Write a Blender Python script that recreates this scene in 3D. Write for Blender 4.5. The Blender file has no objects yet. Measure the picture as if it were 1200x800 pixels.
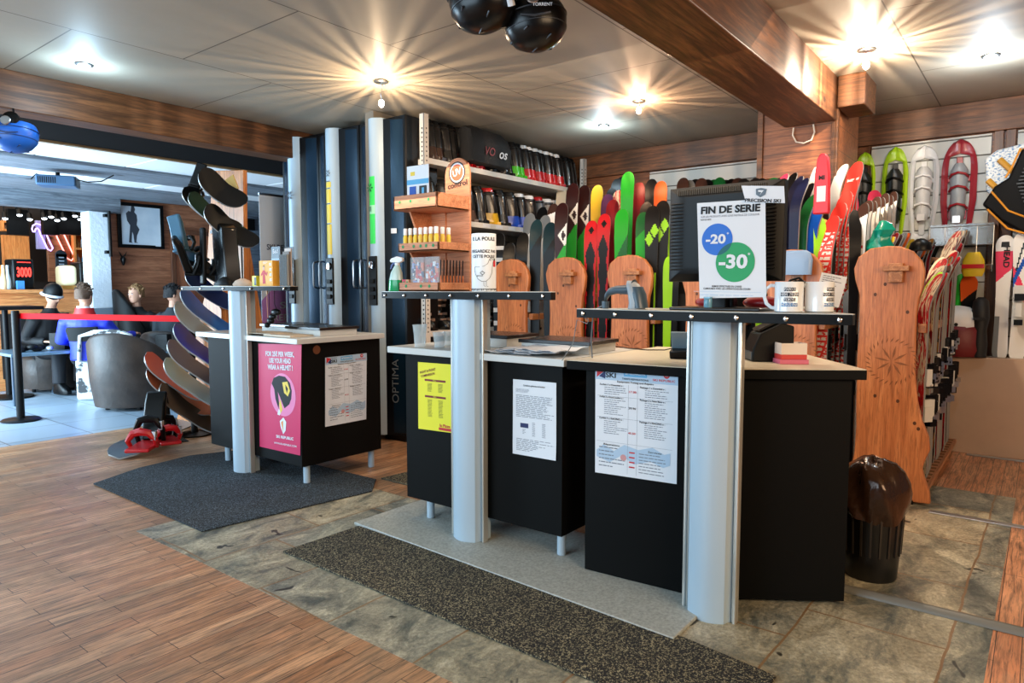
import bpy, math, random
from math import sin, cos, tan, atan, pi, radians, sqrt
from mathutils import Vector, Matrix
random.seed(7)
S = bpy.context.scene
COL = S.collection
# ------------------------------------------------------------------ camera
EYE = 1.25
AZ, TH, FPX = radians(37.8), atan(61 / 800.), 800.
FW = Vector((cos(AZ) * cos(TH), sin(AZ) * cos(TH), -sin(TH)))
RT = Vector((sin(AZ), -cos(AZ), 0))
UP = RT.cross(FW)
cd = bpy.data.cameras.new('camera'); cam = bpy.data.objects.new('camera', cd); COL.objects.link(cam)
cam.matrix_world = Matrix(((RT.x, UP.x, -FW.x, 0), (RT.y, UP.y, -FW.y, 0), (RT.z, UP.z, -FW.z, EYE), (0, 0, 0, 1)))
cd.sensor_width = 36; cd.lens = 24; cd.clip_start = .02; cd.clip_end = 60
S.camera = cam
S.view_settings.view_transform = 'Standard'; S.view_settings.look = 'None'
S.view_settings.gamma = 1; S.view_settings.use_curve_mapping = False
S.view_settings.exposure = -0.06
S.cycles.max_bounces = 7; S.cycles.diffuse_bounces = 3; S.cycles.glossy_bounces = 3
S.cycles.transmission_bounces = 5; S.cycles.transparent_max_bounces = 8
S.cycles.sample_clamp_indirect = 3; S.cycles.caustics_reflective = False; S.cycles.caustics_refractive = False
S.cycles.use_denoising = True
# ------------------------------------------------------------------ world and large lights
w = bpy.data.worlds.new('world'); S.world = w; w.use_nodes = True
w.node_tree.nodes['Background'].inputs[0].default_value = (.75, .85, 1, 1)
w.node_tree.nodes['Background'].inputs[1].default_value = .11
def area(name, loc, target, sx, sy, power, col):
    l = bpy.data.lights.new(name, 'AREA'); l.shape = 'RECTANGLE'; l.size = sx; l.size_y = sy
    l.energy = power; l.color = col
    o = bpy.data.objects.new(name, l); COL.objects.link(o); o.location = loc
    o.rotation_euler = (Vector(target) - Vector(loc)).to_track_quat('-Z', 'Y').to_euler()
    return o
area('assumed_cool_daylight', (-2.2, 3.2, 1.7), (3, 3.0, .9), 4.5, 2.2, 250, (.62, .83, 1))  # assumed daylight from behind the view
area('assumed_warm_light', (1.2, -2.4, 2.4), (3.8, 1.8, 1.0), 2.5, 1.6, 170, (1, .70, .42))  # assumed warm light from the right, its source unseen and not modelled
area('assumed_bar_daylight', (.3, 9.3, 1.7), (4.5, 9.0, 1.2), 3.0, 2.0, 330, (.5, .78, 1))  # assumed daylight from the left side of the bar; no window is built
area('bar_ceiling_fill', (.2, 8.6, .9), (3.6, 8.6, 2.5), 2.6, 1.2, 330, (.6, .82, 1))  # added fill aimed upwards to brighten the bar ceiling tiles
area('added_sale_floor_fill', (3.6, 1.9, 2.6), (5.2, 1.9, .6), 2.2, 3.0, 66, (1, .82, .64))  # added warm fill below the ceiling, with no fixture of its own
# lamp positions used by the ceiling lamps: x, y, drop, power, colour
CEIL = 2.68
LAMPS = [(1.86, 4.89, .11, 13, (.5, .78, 1), 'led'), (3.26, 3.67, .15, 26, (1, .72, .45), 'bulb'),
         (5.30, 3.10, .11, 12, (.6, .85, 1), 'led'), (4.80, 2.50, .07, 20, (1, .62, .38), 'bulb'),
         (4.62, .90, .09, 46, (1, .80, .58), 'bulb'), (5.20, .32, .11, 18, (.72, .88, 1), 'led')]
# ------------------------------------------------------------------ pixel helpers (1200x800 view)
def _ray(x, y): return FW + RT * ((x - 600) / FPX) + UP * ((400 - y) / FPX)
E0 = Vector((0, 0, EYE))
def atZ(x, y, z=0.):
    d = _ray(x, y); return E0 + d * ((z - EYE) / d.z)
def atX(x, y, X):
    d = _ray(x, y); return E0 + d * (X / d.x)
def atY(x, y, Y):
    d = _ray(x, y); return E0 + d * (Y / d.y)
# ------------------------------------------------------------------ materials
def lin(c):
    return tuple((v / 255. / 12.92) if v / 255. <= .04045 else ((v / 255. + .055) / 1.055) ** 2.4 for v in c)
_M = {}
def mat(name, rgb, rough=.5, metal=0., bump=0., bscale=60, var=0., vscale=8, emit=0., spec=.5, coat=0., trans=0., alpha=1.):
    if name in _M: return _M[name]
    m = bpy.data.materials.new(name); m.use_nodes = True; nt = m.node_tree; b = nt.nodes['Principled BSDF']
    c = lin(rgb) + (1,)
    b.inputs['Base Color'].default_value = c; b.inputs['Roughness'].default_value = rough
    b.inputs['Metallic'].default_value = metal; b.inputs['Specular IOR Level'].default_value = spec
    b.inputs['Coat Weight'].default_value = coat; b.inputs['Transmission Weight'].default_value = trans
    b.inputs['Alpha'].default_value = alpha
    if emit:
        b.inputs['Emission Color'].default_value = c; b.inputs['Emission Strength'].default_value = emit
    if bump or var:
        tc = nt.nodes.new('ShaderNodeTexCoord'); n = nt.nodes.new('ShaderNodeTexNoise'); nt.links.new(tc.outputs['Object'], n.inputs['Vector'])
        n.inputs['Scale'].default_value = bscale; n.inputs['Detail'].default_value = 4
        if bump:
            bp = nt.nodes.new('ShaderNodeBump'); bp.inputs['Strength'].default_value = bump; bp.inputs['Distance'].default_value = .01
            nt.links.new(n.outputs['Fac'], bp.inputs['Height']); nt.links.new(bp.outputs[0], b.inputs['Normal'])
        if var:
            n2 = nt.nodes.new('ShaderNodeTexNoise'); n2.inputs['Scale'].default_value = vscale; n2.inputs['Detail'].default_value = 5
            nt.links.new(tc.outputs['Object'], n2.inputs['Vector'])
            mx = nt.nodes.new('ShaderNodeMix'); mx.data_type = 'RGBA'
            mx.inputs['A'].default_value = tuple(v * (1 - var) for v in c[:3]) + (1,)
            mx.inputs['B'].default_value = tuple(min(1, v * (1 + var)) for v in c[:3]) + (1,)
            r = nt.nodes.new('ShaderNodeMapRange'); r.inputs[1].default_value = .3; r.inputs[2].default_value = .7
            nt.links.new(n2.outputs['Fac'], r.inputs[0]); nt.links.new(r.outputs[0], mx.inputs['Factor'])
            nt.links.new(mx.outputs['Result'], b.inputs['Base Color'])
    _M[name] = m; return m
class NT:
    def __init__(s, name):
        s.m = bpy.data.materials.new(name); s.m.use_nodes = True; s.t = s.m.node_tree; s.b = s.t.nodes['Principled BSDF']
    def n(s, kind, **kw):
        nd = s.t.nodes.new('ShaderNode' + kind)
        for k, v in kw.items():
            if hasattr(nd, k): setattr(nd, k, v)
        return nd
    def l(s, a, b): s.t.links.new(a, b)
    def coord(s, which='Object', scale=(1, 1, 1), rot=(0, 0, 0), loc=(0, 0, 0)):
        if which == 'World': o = s.n('NewGeometry').outputs['Position']
        else: o = s.n('TexCoord').outputs[which]
        mp = s.n('Mapping'); mp.inputs['Scale'].default_value = scale; mp.inputs['Rotation'].default_value = rot; mp.inputs['Location'].default_value = loc
        s.l(o, mp.inputs['Vector']); return mp.outputs[0]
    def noise(s, vec, scale, detail=4, rough=.5, dist=0.):
        n = s.n('TexNoise'); n.inputs['Scale'].default_value = scale; n.inputs['Detail'].default_value = detail
        n.inputs['Roughness'].default_value = rough; n.inputs['Distortion'].default_value = dist; s.l(vec, n.inputs['Vector']); return n.outputs['Fac']
    def ramp(s, fac, stops):
        r = s.n('ValToRGB'); e = r.color_ramp.elements
        while len(e) < len(stops): e.new(.5)
        for i, (p, c) in enumerate(stops):
            e[i].position = p; e[i].color = (c, c, c, 1) if isinstance(c, (int, float)) else lin(c) + (1,)
        s.l(fac, r.inputs[0]); return r.outputs[0]
    def mix(s, f, a, b, blend='MIX'):
        m = s.n('Mix'); m.data_type = 'RGBA'; m.blend_type = blend
        for sock, v in ((m.inputs['Factor'], f), (m.inputs['A'], a), (m.inputs['B'], b)):
            if isinstance(v, (int, float)): sock.default_value = v
            elif isinstance(v, tuple): sock.default_value = lin(v) + (1,)
            else: s.l(v, sock)
        return m.outputs['Result']
    def bump(s, h, strength=.3, dist=.01):
        b = s.n('Bump'); b.inputs['Strength'].default_value = strength; b.inputs['Distance'].default_value = dist
        s.l(h, b.inputs['Height']); s.l(b.outputs[0], s.b.inputs['Normal'])
def wood(name, light, dark, axis='Z', coord='Object', plank=0, rough=.45, knots=True, gap=(40, 22, 12), plankax=None, sheen=.5):
    """Procedural timber: grain along axis; plank > 0 draws board joints across plankax every plank metres."""
    if name in _M: return _M[name]
    t = NT(name); sc = {'X': (1.2, 16, 16), 'Y': (16, 1.2, 16), 'Z': (16, 16, 1.2)}[axis]
    v = t.coord(coord, sc)
    n1 = t.noise(v, 1.6, 6, .6, 1.2)
    c = t.ramp(n1, [(.3, tuple(int(v * .8) for v in dark)), (.44, dark), (.54, tuple((a + b) // 2 for a, b in zip(light, dark))), (.68, light)])
    ng = t.noise(t.coord(coord, tuple(v * 5 for v in sc)), 1.6, 3, .6, .3); c = t.mix(t.ramp(ng, [(.36, .45), (.5, .0)]), c, tuple(int(v * .55) for v in dark))
    n0 = t.noise(t.coord(coord, (1, 1, 1)), 2.2, 3)
    c = t.mix(t.ramp(n0, [(.35, .0), (.7, .45)]), c, dark)
    if knots:
        vo = t.n('TexVoronoi'); vo.inputs['Scale'].default_value = 3.2
        k = {'X': (.6, 1.3, 1.3), 'Y': (1.3, .6, 1.3), 'Z': (1.3, 1.3, .6)}[axis]
        t.l(t.coord(coord, k), vo.inputs['Vector'])
        c = t.mix(t.ramp(vo.outputs['Distance'], [(.05, .9), (.1, .0)]), c, tuple(v // 3 for v in dark))
    if plank:
        sx = t.n('SeparateXYZ'); t.l(t.coord(coord), sx.inputs[0]); m1 = t.n('Math', operation='DIVIDE'); m1.inputs[1].default_value = plank
        t.l(sx.outputs['XYZ'.index(plankax)], m1.inputs[0])
        fr = t.n('Math', operation='FRACT'); t.l(m1.outputs[0], fr.inputs[0])
        fl = t.n('Math', operation='FLOOR'); t.l(m1.outputs[0], fl.inputs[0])
        wn = t.n('TexWhiteNoise'); wn.noise_dimensions = '1D'; t.l(fl.outputs[0], wn.inputs['W'])
        c = t.mix(t.ramp(wn.outputs['Value'], [(0, .0), (1, .35)]), c, dark)
        e = .008 / plank
        c = t.mix(t.ramp(fr.outputs[0], [(0, 1.), (e, .0)]), c, gap)
    t.l(c, t.b.inputs['Base Color']); t.b.inputs['Roughness'].default_value = rough; t.b.inputs['Specular IOR Level'].default_value = sheen
    t.bump(n1, .12, .005)
    _M[name] = t.m; return t.m
# ------------------------------------------------------------------ mesh builder
class MB:
    def __init__(s): s.v = []; s.f = []; s.mi = []; s.M = Matrix.Identity(4)
    def add(s, vs, fs, mi=0):
        k = len(s.v); s.v += [tuple(s.M @ Vector(p)) for p in vs]
        for i, f in enumerate(fs):
            s.f.append([k + j for j in f]); s.mi.append(mi[i] if isinstance(mi, list) else mi)
        return s
    def box(s, x0, x1, y0, y1, z0, z1, mi=0):
        v = [(x0, y0, z0), (x1, y0, z0), (x1, y1, z0), (x0, y1, z0), (x0, y0, z1), (x1, y0, z1), (x1, y1, z1), (x0, y1, z1)]
        return s.add(v, [(0, 3, 2, 1), (4, 5, 6, 7), (0, 1, 5, 4), (1, 2, 6, 5), (2, 3, 7, 6), (3, 0, 4, 7)], mi)
    def loft(s, rings, mi=0, cap=True, close=True):
        n = len(rings[0]); vs = [p for r in rings for p in r]; fs = []
        for i in range(len(rings) - 1):
            for j in range(n if close else n - 1):
                a = i * n + j; b = i * n + (j + 1) % n; fs.append((a, b, b + n, a + n))
        if cap: fs.append(tuple(reversed(range(n)))); fs.append(tuple(range((len(rings) - 1) * n, len(rings) * n)))
        return s.add(vs, fs, mi)
    def prism(s, poly, h, mi=0, off=(0, 0, 0), ax='Z', z0=0):
        def q(p, t):
            return {'Z': (p[0], p[1], t), 'X': (t, p[0], p[1]), 'Y': (p[0], t, p[1])}[ax]
        a = [Vector(q(p, z0)) + Vector(off) for p in poly]; b = [Vector(q(p, z0 + h)) + Vector(off) for p in poly]
        return s.loft([a, b], mi)
    def cyl(s, p0, p1, r0, r1=None, n=16, mi=0):
        r1 = r0 if r1 is None else r1; p0, p1 = Vector(p0), Vector(p1); d = (p1 - p0).normalized()
        u = d.orthogonal().normalized(); w_ = d.cross(u)
        R = lambda p, r: [p + u * (r * cos(2 * pi * i / n)) + w_ * (r * sin(2 * pi * i / n)) for i in range(n)]
        return s.loft([R(p0, r0), R(p1, r1)], mi)
    def tube(s, pts, r, n=8, mi=0, closed=False):
        pts = [Vector(p) for p in pts]; rings = []; N = len(pts)
        u = None
        for i, p in enumerate(pts):
            a = pts[(i - 1) % N] if (closed or i) else p; b = pts[(i + 1) % N] if (closed or i < N - 1) else p
            d = (b - a).normalized()
            u = d.orthogonal().normalized() if u is None else (u - d * u.dot(d)).normalized()
            w_ = d.cross(u); rr = r[i] if isinstance(r, (list, tuple)) else r
            rings.append([p + u * (rr * cos(2 * pi * k / n)) + w_ * (rr * sin(2 * pi * k / n)) for k in range(n)])
        if closed: rings.append(rings[0])
        return s.loft(rings, mi, cap=not closed)
    def lathe(s, prof, n=24, mi=0, c=(0, 0, 0), ax='Z', cap=True):
        rings = []
        for r, z in prof:
            rg = []
            for i in range(n):
                a = 2 * pi * i / n; x, y = r * cos(a), r * sin(a)
                p = {'Z': (x, y, z), 'X': (z, x, y), 'Y': (y, z, x)}[ax]; rg.append(Vector(p) + Vector(c))
            rings.append(rg)
        return s.loft(rings, mi, cap)
    def ball(s, c, r, n=16, m=10, mi=0):
        r = (r, r, r) if isinstance(r, (int, float)) else r; rings = []
        for i in range(m + 1):
            t = pi * (i + .02) / (m + .04) - pi / 2
            rings.append([(c[0] + r[0] * cos(t) * cos(2 * pi * j / n), c[1] + r[1] * cos(t) * sin(2 * pi * j / n), c[2] + r[2] * sin(t)) for j in range(n)])
        return s.loft(rings, mi)
    def text(s, body, size, M, mi=0, align='CENTER', bold=.012, shear=0., depth=.0006, sx=1., sp=1., fit=None):
        """Lettering: x right, y up, z out of the surface in M's frame."""
        c = bpy.data.curves.new('t', 'FONT'); c.body = body; c.size = size; c.align_x = align; c.align_y = 'CENTER'
        c.offset = bold * size; c.shear = shear; c.space_line = sp; c.resolution_u = 3
        o = bpy.data.objects.new('t', c); me = o.to_mesh()
        vs = [v.co.copy() for v in me.vertices]; fs = [tuple(p.vertices) for p in me.polygons]
        o.to_mesh_clear(); bpy.data.objects.remove(o); bpy.data.curves.remove(c)
        if not vs: return s
        if fit:
            wd = max(v.x for v in vs) - min(v.x for v in vs); sx = fit / wd
        s.add([M @ Vector((v.x * sx, v.y, depth)) for v in vs], fs, mi); return s
    def build(s, name, mats, parent=None, loc=(0, 0, 0), rot=(0, 0, 0), smooth=35, bevel=0, seg=2, solid=0, sub=0):
        me = bpy.data.meshes.new(name); me.from_pydata(s.v, [], s.f)
        mats = mats if isinstance(mats, (list, tuple)) else [mats]
        for m in mats: me.materials.append(m)
        for p, i in zip(me.polygons, s.mi): p.material_index = i
        me.validate(); 
        if smooth:
            for p in me.polygons: p.use_smooth = True
            me.set_sharp_from_angle(angle=radians(smooth))
        o = bpy.data.objects.new(name, me); COL.objects.link(o); o.location = loc; o.rotation_euler = rot
        if parent: o.parent = parent
        if sub: md = o.modifiers.new('s', 'SUBSURF'); md.levels = md.render_levels = sub
        if solid: md = o.modifiers.new('t', 'SOLIDIFY'); md.thickness = solid; md.offset = 0
        if bevel: md = o.modifiers.new('b', 'BEVEL'); md.width = bevel; md.segments = seg; md.limit_method = 'ANGLE'; md.angle_limit = radians(40)
        return o
def frame(o, ex, ey):
    """Matrix with origin o, x axis ex, y axis ey, z = ex x ey."""
    ex = Vector(ex).normalized(); ey = Vector(ey); ez = ex.cross(ey).normalized(); ey = ez.cross(ex); o = Vector(o)
    return Matrix(((ex.x, ey.x, ez.x, o.x), (ex.y, ey.y, ez.y, o.y), (ex.z, ey.z, ez.z, o.z), (0, 0, 0, 1)))
def tag(o, label=None, cat=None, group=None, kind=None):
    if label: o['label'] = label
    if cat: o['category'] = cat
    if group: o['group'] = group
    if kind: o['kind'] = kind
    return o
def thing(name, label, cat, loc=(0, 0, 0), rz=0, group=None):
    o = bpy.data.objects.new(name, None); COL.objects.link(o); o.location = loc; o.rotation_euler = (0, 0, rz)
    o.empty_display_size = .05
    return tag(o, label, cat, group)
KIDS = {}
def copy_tree(o, parent=None):
    c = o.copy(); COL.objects.link(c)
    if parent: c.parent = parent
    for ch in KIDS.setdefault(o.name, list(o.children)): copy_tree(ch, c)
    return c
def struct(name, mb, mats, **kw):
    o = mb.build(name, mats, **kw); o['kind'] = 'structure'; return o
BLACK = mat('black_plastic', (6, 7, 8), .38, spec=.22); SATIN = mat('satin_black', (8, 9, 10), .5, spec=.2)
STEEL = mat('brushed_steel', (190, 192, 195), .3, 1.); CHROME = mat('chrome', (220, 222, 225), .15, 1.)
WHITE = mat('white_plastic', (232, 234, 236), .4); PAPER = mat('paper', (226, 230, 236), .75)
RED = mat('red_plastic', (190, 22, 28), .35); INK = mat('ink', (20, 20, 24), .7)
# ================================================================== the setting
WX = 6.42            # back wall
BY = 4.32            # boot wall
# ---- wood floor
def floor_wood(name, lightc, darkc, wear):
    t = NT(name); v = t.coord('World', (1, 1, 1))
    br = t.n('TexBrick'); br.offset = .37; br.squash = 1
    br.inputs['Scale'].default_value = 1; br.inputs['Brick Width'].default_value = .55; br.inputs['Row Height'].default_value = .075
    br.inputs['Mortar Size'].default_value = .0016; br.inputs['Mortar Smooth'].default_value = .3; br.inputs['Bias'].default_value = 0
    br.inputs['Color1'].default_value = (0, 0, 0, 1); br.inputs['Color2'].default_value = (1, 1, 1, 1); br.inputs['Mortar'].default_value = (.5, .5, .5, 1)
    t.l(v, br.inputs['Vector'])
    base = t.ramp(br.outputs['Color'], [(0, darkc), (.5, tuple((a + b) // 2 for a, b in zip(lightc, darkc))), (1, lightc)])
    g = t.noise(t.coord('World', (3, 45, 1)), 1.5, 6, .65, .8)
    base = t.mix(t.ramp(g, [(.32, .85), (.56, .0)]), base, tuple(int(c * .40) for c in darkc))
    g2 = t.noise(t.coord('World', (5, 110, 1), loc=(2, 0, 0)), 1.5, 4, .7, .4); base = t.mix(t.ramp(g2, [(.36, .6), (.48, .0)]), base, (70, 62, 50))
    big = t.noise(t.coord('World', (1.0, 2.2, 1)), 1.1, 6, .68, .6)
    base = t.mix(t.ramp(big, [(.40, .0), (.64, wear)]), base, (92, 84, 70))
    pale = t.noise(t.coord('World', (1.5, 5, 1), loc=(3, 7, 0)), 1.6, 5, .7)
    base = t.mix(t.ramp(pale, [(.55, .0), (.75, .5)]), base, (205, 165, 130))
    spot = t.noise(t.coord('World', (1, 1.6, 1), loc=(9, 1, 0)), 9, 3, .7, 1.5)
    base = t.mix(t.ramp(spot, [(.69, .0), (.74, .8)]), base, (34, 24, 18))
    base = t.mix(br.outputs['Fac'], base, (44, 28, 18))
    t.l(base, t.b.inputs['Base Color'])
    t.l(t.ramp(big, [(.3, .32), (.7, .5)]), t.b.inputs['Roughness'])
    t.bump(t.mix(.35, br.outputs['Fac'], g), .25, .004)
    return t.m
WOODFL = floor_wood('worn_strip_wood_floor', (226, 172, 128), (188, 130, 88), .62)
ORANGEFL = floor_wood('orange_strip_wood_floor', (244, 180, 136), (222, 146, 100), .3)
def poly(pts, z0, z1): return MB().prism(pts, z1 - z0, z0=z0)
struct('floor', poly([(-2.5, -3), (1.535, -3), (1.535, 3.66), (2.8, 3.66), (2.8, 2.0), (7.2, 2.0), (7.2, 6.48), (-2.5, 6.48)], -.05, 0), WOODFL, smooth=0)
struct('floor_right_boards', poly([(1.535, -3), (7.2, -3), (7.2, .07), (5.03, .07), (1.535, .1)], -.05, 0), ORANGEFL, smooth=0)
struct('floor_back_boards', poly([(5.03, .07), (7.2, .07), (7.2, 2.0), (5.03, 2.0)], -.05, 0), ORANGEFL, smooth=0)
# ---- slate floor
t = NT('slate_tiles'); v = t.coord('World', rot=(0, 0, .02), loc=(.35, .18, 0))
nz = t.noise(v, 3, 3); vv = t.n('VectorMath', operation='MULTIPLY_ADD')
t.l(t.mix(1., (0, 0, 0), nz), vv.inputs[0]); vv.inputs[1].default_value = (.03, .03, 0); t.l(v, vv.inputs[2])
br = t.n('TexBrick'); br.offset = .42; br.inputs['Scale'].default_value = 1; br.inputs['Brick Width'].default_value = .62; br.inputs['Row Height'].default_value = .46
br.inputs['Mortar Size'].default_value = .005; br.inputs['Mortar Smooth'].default_value = .2; br.inputs['Color1'].default_value = (0, 0, 0, 1); br.inputs['Color2'].default_value = (1, 1, 1, 1)
t.l(vv.outputs[0], br.inputs['Vector'])
c = t.ramp(br.outputs['Color'], [(0, (138, 140, 126)), (.35, (178, 168, 140)), (.7, (150, 152, 140)), (1, (204, 188, 154))])
n2 = t.noise(t.coord('World', (1, 1.7, 1)), 3.4, 9, .72, .7)
c = t.mix(t.ramp(n2, [(.38, .85), (.52, .0)]), c, (66, 78, 76))
c = t.mix(t.ramp(n2, [(.53, .0), (.64, .8)]), c, (222, 214, 186))
n3 = t.noise(v, 60, 4, .7); c = t.mix(t.ramp(n3, [(.4, .4), (.6, .0)]), c, (48, 50, 46))
n4 = t.noise(t.coord('World', (1, 1, 1), loc=(4, 2, 0)), 6, 2, .6, 1.); c = t.mix(t.ramp(n4, [(.68, .0), (.71, .9)]), c, (22, 22, 22))
c = t.mix(br.outputs['Fac'], c, (138, 108, 74)); t.l(c, t.b.inputs['Base Color']); t.b.inputs['Roughness'].default_value = .42
t.bump(t.mix(.5, n2, n3), .6, .012)
SLATE = t.m
struct('floor_slate_strip', poly([(1.535, .1), (5.03, .07), (5.03, 2.0), (2.8, 2.0), (2.8, 3.66), (1.535, 3.66)], -.05, .001), SLATE, smooth=0)
TERR = mat('pale_terrazzo', (168, 172, 166), .5, var=.25, vscale=90, bump=.1)
struct('trim_1', poly([(2.2, .98), (2.62, .98), (2.9, 1.5), (2.9, 2.84), (2.29, 2.84)], .0, .016), TERR, bevel=.004)
# ---- bar tile floor
t = NT('bar_floor_tiles'); v = t.coord('World'); br = t.n('TexBrick'); br.offset = 0; br.inputs['Scale'].default_value = 1
br.inputs['Brick Width'].default_value = .6; br.inputs['Row Height'].default_value = .6; br.inputs['Mortar Size'].default_value = .006
br.inputs['Color1'].default_value = lin((132, 150, 166)) + (1,); br.inputs['Color2'].default_value = lin((156, 172, 186)) + (1,); br.inputs['Mortar'].default_value = lin((80, 86, 92)) + (1,)
t.l(v, br.inputs['Vector']); t.l(br.outputs['Color'], t.b.inputs['Base Color']); t.b.inputs['Roughness'].default_value = .3
struct('floor_bar_tiles', poly([(-2.5, 6.48), (7.2, 6.48), (7.2, 13), (-2.5, 13)], -.05, 0), t.m, smooth=0)
# ---- ceiling
t = NT('ceiling_panels'); v = t.coord('World', loc=(.3 - .02, .5, 0)); br = t.n('TexBrick'); br.offset = .5; br.inputs['Scale'].default_value = 1
br.inputs['Brick Width'].default_value = 1.24; br.inputs['Row Height'].default_value = 1.2; br.inputs['Mortar Size'].default_value = .005; br.inputs['Mortar Smooth'].default_value = .4
br.inputs['Color1'].default_value = lin((178, 166, 148)) + (1,); br.inputs['Color2'].default_value = lin((170, 160, 144)) + (1,); br.inputs['Mortar'].default_value = lin((84, 76, 66)) + (1,)
t.l(v, br.inputs['Vector']); n = t.noise(v, 1.3, 6, .6); c = t.mix(t.ramp(n, [(.35, .25), (.65, .0)]), br.outputs['Color'], (140, 128, 112))
t.l(c, t.b.inputs['Base Color']); t.b.inputs['Roughness'].default_value = .6; t.bump(t.noise(v, 150, 3), .08, .004)
struct('ceiling', poly([(-2.5, -3), (7.2, -3), (7.2, 5.42), (-2.5, 5.42)], CEIL, CEIL + .06), t.m, smooth=0)
# ---- beams
BEAM = wood('dark_beam_timber', (142, 92, 54), (86, 52, 28), 'X', 'World', rough=.5)
BEAM2 = wood('cross_timber', (136, 86, 50), (88, 54, 30), 'Y', 'World', rough=.5)
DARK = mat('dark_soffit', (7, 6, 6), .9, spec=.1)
PLANKW = wood('wall_planks', (160, 102, 62), (112, 66, 38), 'Y', 'World', plank=.14, plankax='Z')
struct('trim_2_beam', MB().box(-2.4, 5.08, 1.16, 1.50, 2.39, CEIL), BEAM, bevel=.006)
struct('trim_3_beam_end', MB().box(5.06, 5.42, .985, 1.155, 2.47, CEIL - .001), BEAM2, bevel=.006)
struct('trim_4_beam', MB().box(-2.4, 5.4, 5.4, 5.62, 2.43, CEIL), BEAM, bevel=.006)
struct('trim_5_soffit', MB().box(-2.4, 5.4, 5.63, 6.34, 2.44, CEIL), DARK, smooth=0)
# pillar clad in boards
PC = wood('pillar_planks', (172, 108, 68), (122, 72, 42), 'Y', 'World', plank=.17, plankax='Z')
m = MB().box(5.1, 5.8, 1.165, 1.66, 0, CEIL - .002, 0)
m.box(5.082, 5.1, 1.65, 1.69, 0, CEIL - .002, 1).box(5.085, 5.13, 1.15, 1.165, 0, CEIL - .002, 1).box(5.085, 5.1, 1.165, 1.19, 0, 2.39, 1)
struct('wall_pillar', m, [PC, BEAM2], bevel=.003)
# ---- back wall: boards, header timber, white slatwall panels
struct('wall_back', MB().box(WX, WX + .12, -3, 5.4, 0, CEIL), PLANKW, smooth=0)
struct('trim_6_header', MB().box(WX - .05, WX, -3, 4.35, 2.44, CEIL - .002), BEAM2, bevel=.004)
SLATW = mat('slatwall_white', (190, 192, 188), .45)
for i, (y0, y1) in enumerate(((.36, 1.18), (-1.2, .2), (2.0, 3.2))):
    m = MB()
    z = .76
    while z < 2.42:
        m.box(WX - .022, WX - .004, y0, y1, z, min(z + .128, 2.43)); z += .138
    m.box(WX - .004, WX - .001, y0, y1, .74, 2.43, 1)
    struct('wall_back_slatwall', m, [SLATW, mat('slat_groove', (110, 108, 104), .6)], bevel=.002)
for y0, y1 in ((.21, .27), (.285, .345), (1.19, 1.2)):
    struct('trim_7_batten', MB().box(WX - .035, WX - .001, y0, y1, .0, 2.44), wood('batten', (120, 76, 44), (84, 50, 28), 'Z', 'World'), bevel=.003)
LOWP = mat('grey_laminate_wood', (188, 160, 138), .5, var=.1, vscale=3)
struct('trim_8_bench', MB().box(6.2, WX - .04, -1.5, 1.0, .0, .74), LOWP, bevel=.004)
# ---- boot wall
struct('wall_boots', MB().box(3.75, WX, BY, BY + .1, 0, CEIL), mat('boot_wall_paint', (120, 112, 100), .7), smooth=0)
# aluminium thresholds and the round cable cover
AL = mat('aluminium_strip', (196, 200, 204), .35, .9)
struct('trim_9_threshold', MB().box(4.39, 4.44, -.6, .45, 0, .008), AL, bevel=.003)
struct('trim_10_threshold', MB().box(6.12, 6.17, -.6, .40, 0, .008), AL, bevel=.003)
m = MB(); m.loft([[(3.03 + .03 * cos(a), y, .002 + .022 * sin(a)) for a in [pi * k / 10 for k in range(11)]] for y in (.62, -.8)])
struct('trim_11_cable_cover', m, mat('grey_rubber', (112, 112, 106), .5, bump=.1))
# ---- bar room shell
BARW = wood('bar_wall_planks', (196, 134, 98), (150, 94, 66), 'X', 'World', plank=.19, plankax='Z')
BARV = wood('bar_door_planks', (196, 122, 84), (150, 88, 60), 'Z', 'World', plank=.12, plankax='X')
GREYB = wood('grey_painted_timber', (150, 158, 166), (110, 118, 128), 'X', 'World', rough=.6)
SHADEC = wood('shaded_wall_timber', (120, 132, 146), (92, 102, 116), 'X', 'World', rough=.6, plank=.2, plankax='Z')  # wood wall standing in shade, the blue-grey shade put into its colour
PANEL = mat('white_ceiling_tile', (240, 244, 248), .6)
m = MB().box(3.97, 5.62, 10, 10.12, 0, 2.56, 0).box(5.62, 7.2, 10, 10.12, 0, 2.56, 1)
struct('wall_bar', m, [BARW, SHADEC], smooth=0)
struct('wall_bar_far', MB().box(-1, 7.2, 12.6, 12.7, 0, 3.2), mat('bar_backdrop_dark', (40, 30, 24), .8), smooth=0)
struct('trim_12_header', MB().box(-2, 4.14, 9.9, 10.12, 2.27, 2.56), GREYB, bevel=.004)
struct('wall_bar_post', MB().box(3.72, 3.97, 9.86, 10.12, 1.0, 2.27), mat('rough_white_render', (222, 232, 240), .8, bump=.6, bscale=25), bevel=.01)
struct('wall_bar_post_base', MB().box(3.715, 3.975, 9.85, 10.12, 0, 1.0), mat('grey_post_base', (120, 136, 150), .7), bevel=.004)
for y0, y1 in ((6.4, 6.5), (7.5, 8.2), (8.9, 9.9)):
    struct('trim_13_bar_beam', MB().box(-2.4, 7.2, y0, y1, 2.465, 2.56), GREYB, bevel=.004)
struct('trim_14_bar_beam', MB().box(-2.4, 7.2, 6.345, 6.40, 2.425, 2.5), wood('pale_edge_timber', (176, 150, 110), (140, 112, 78), 'X', 'World'), smooth=0)
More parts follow.
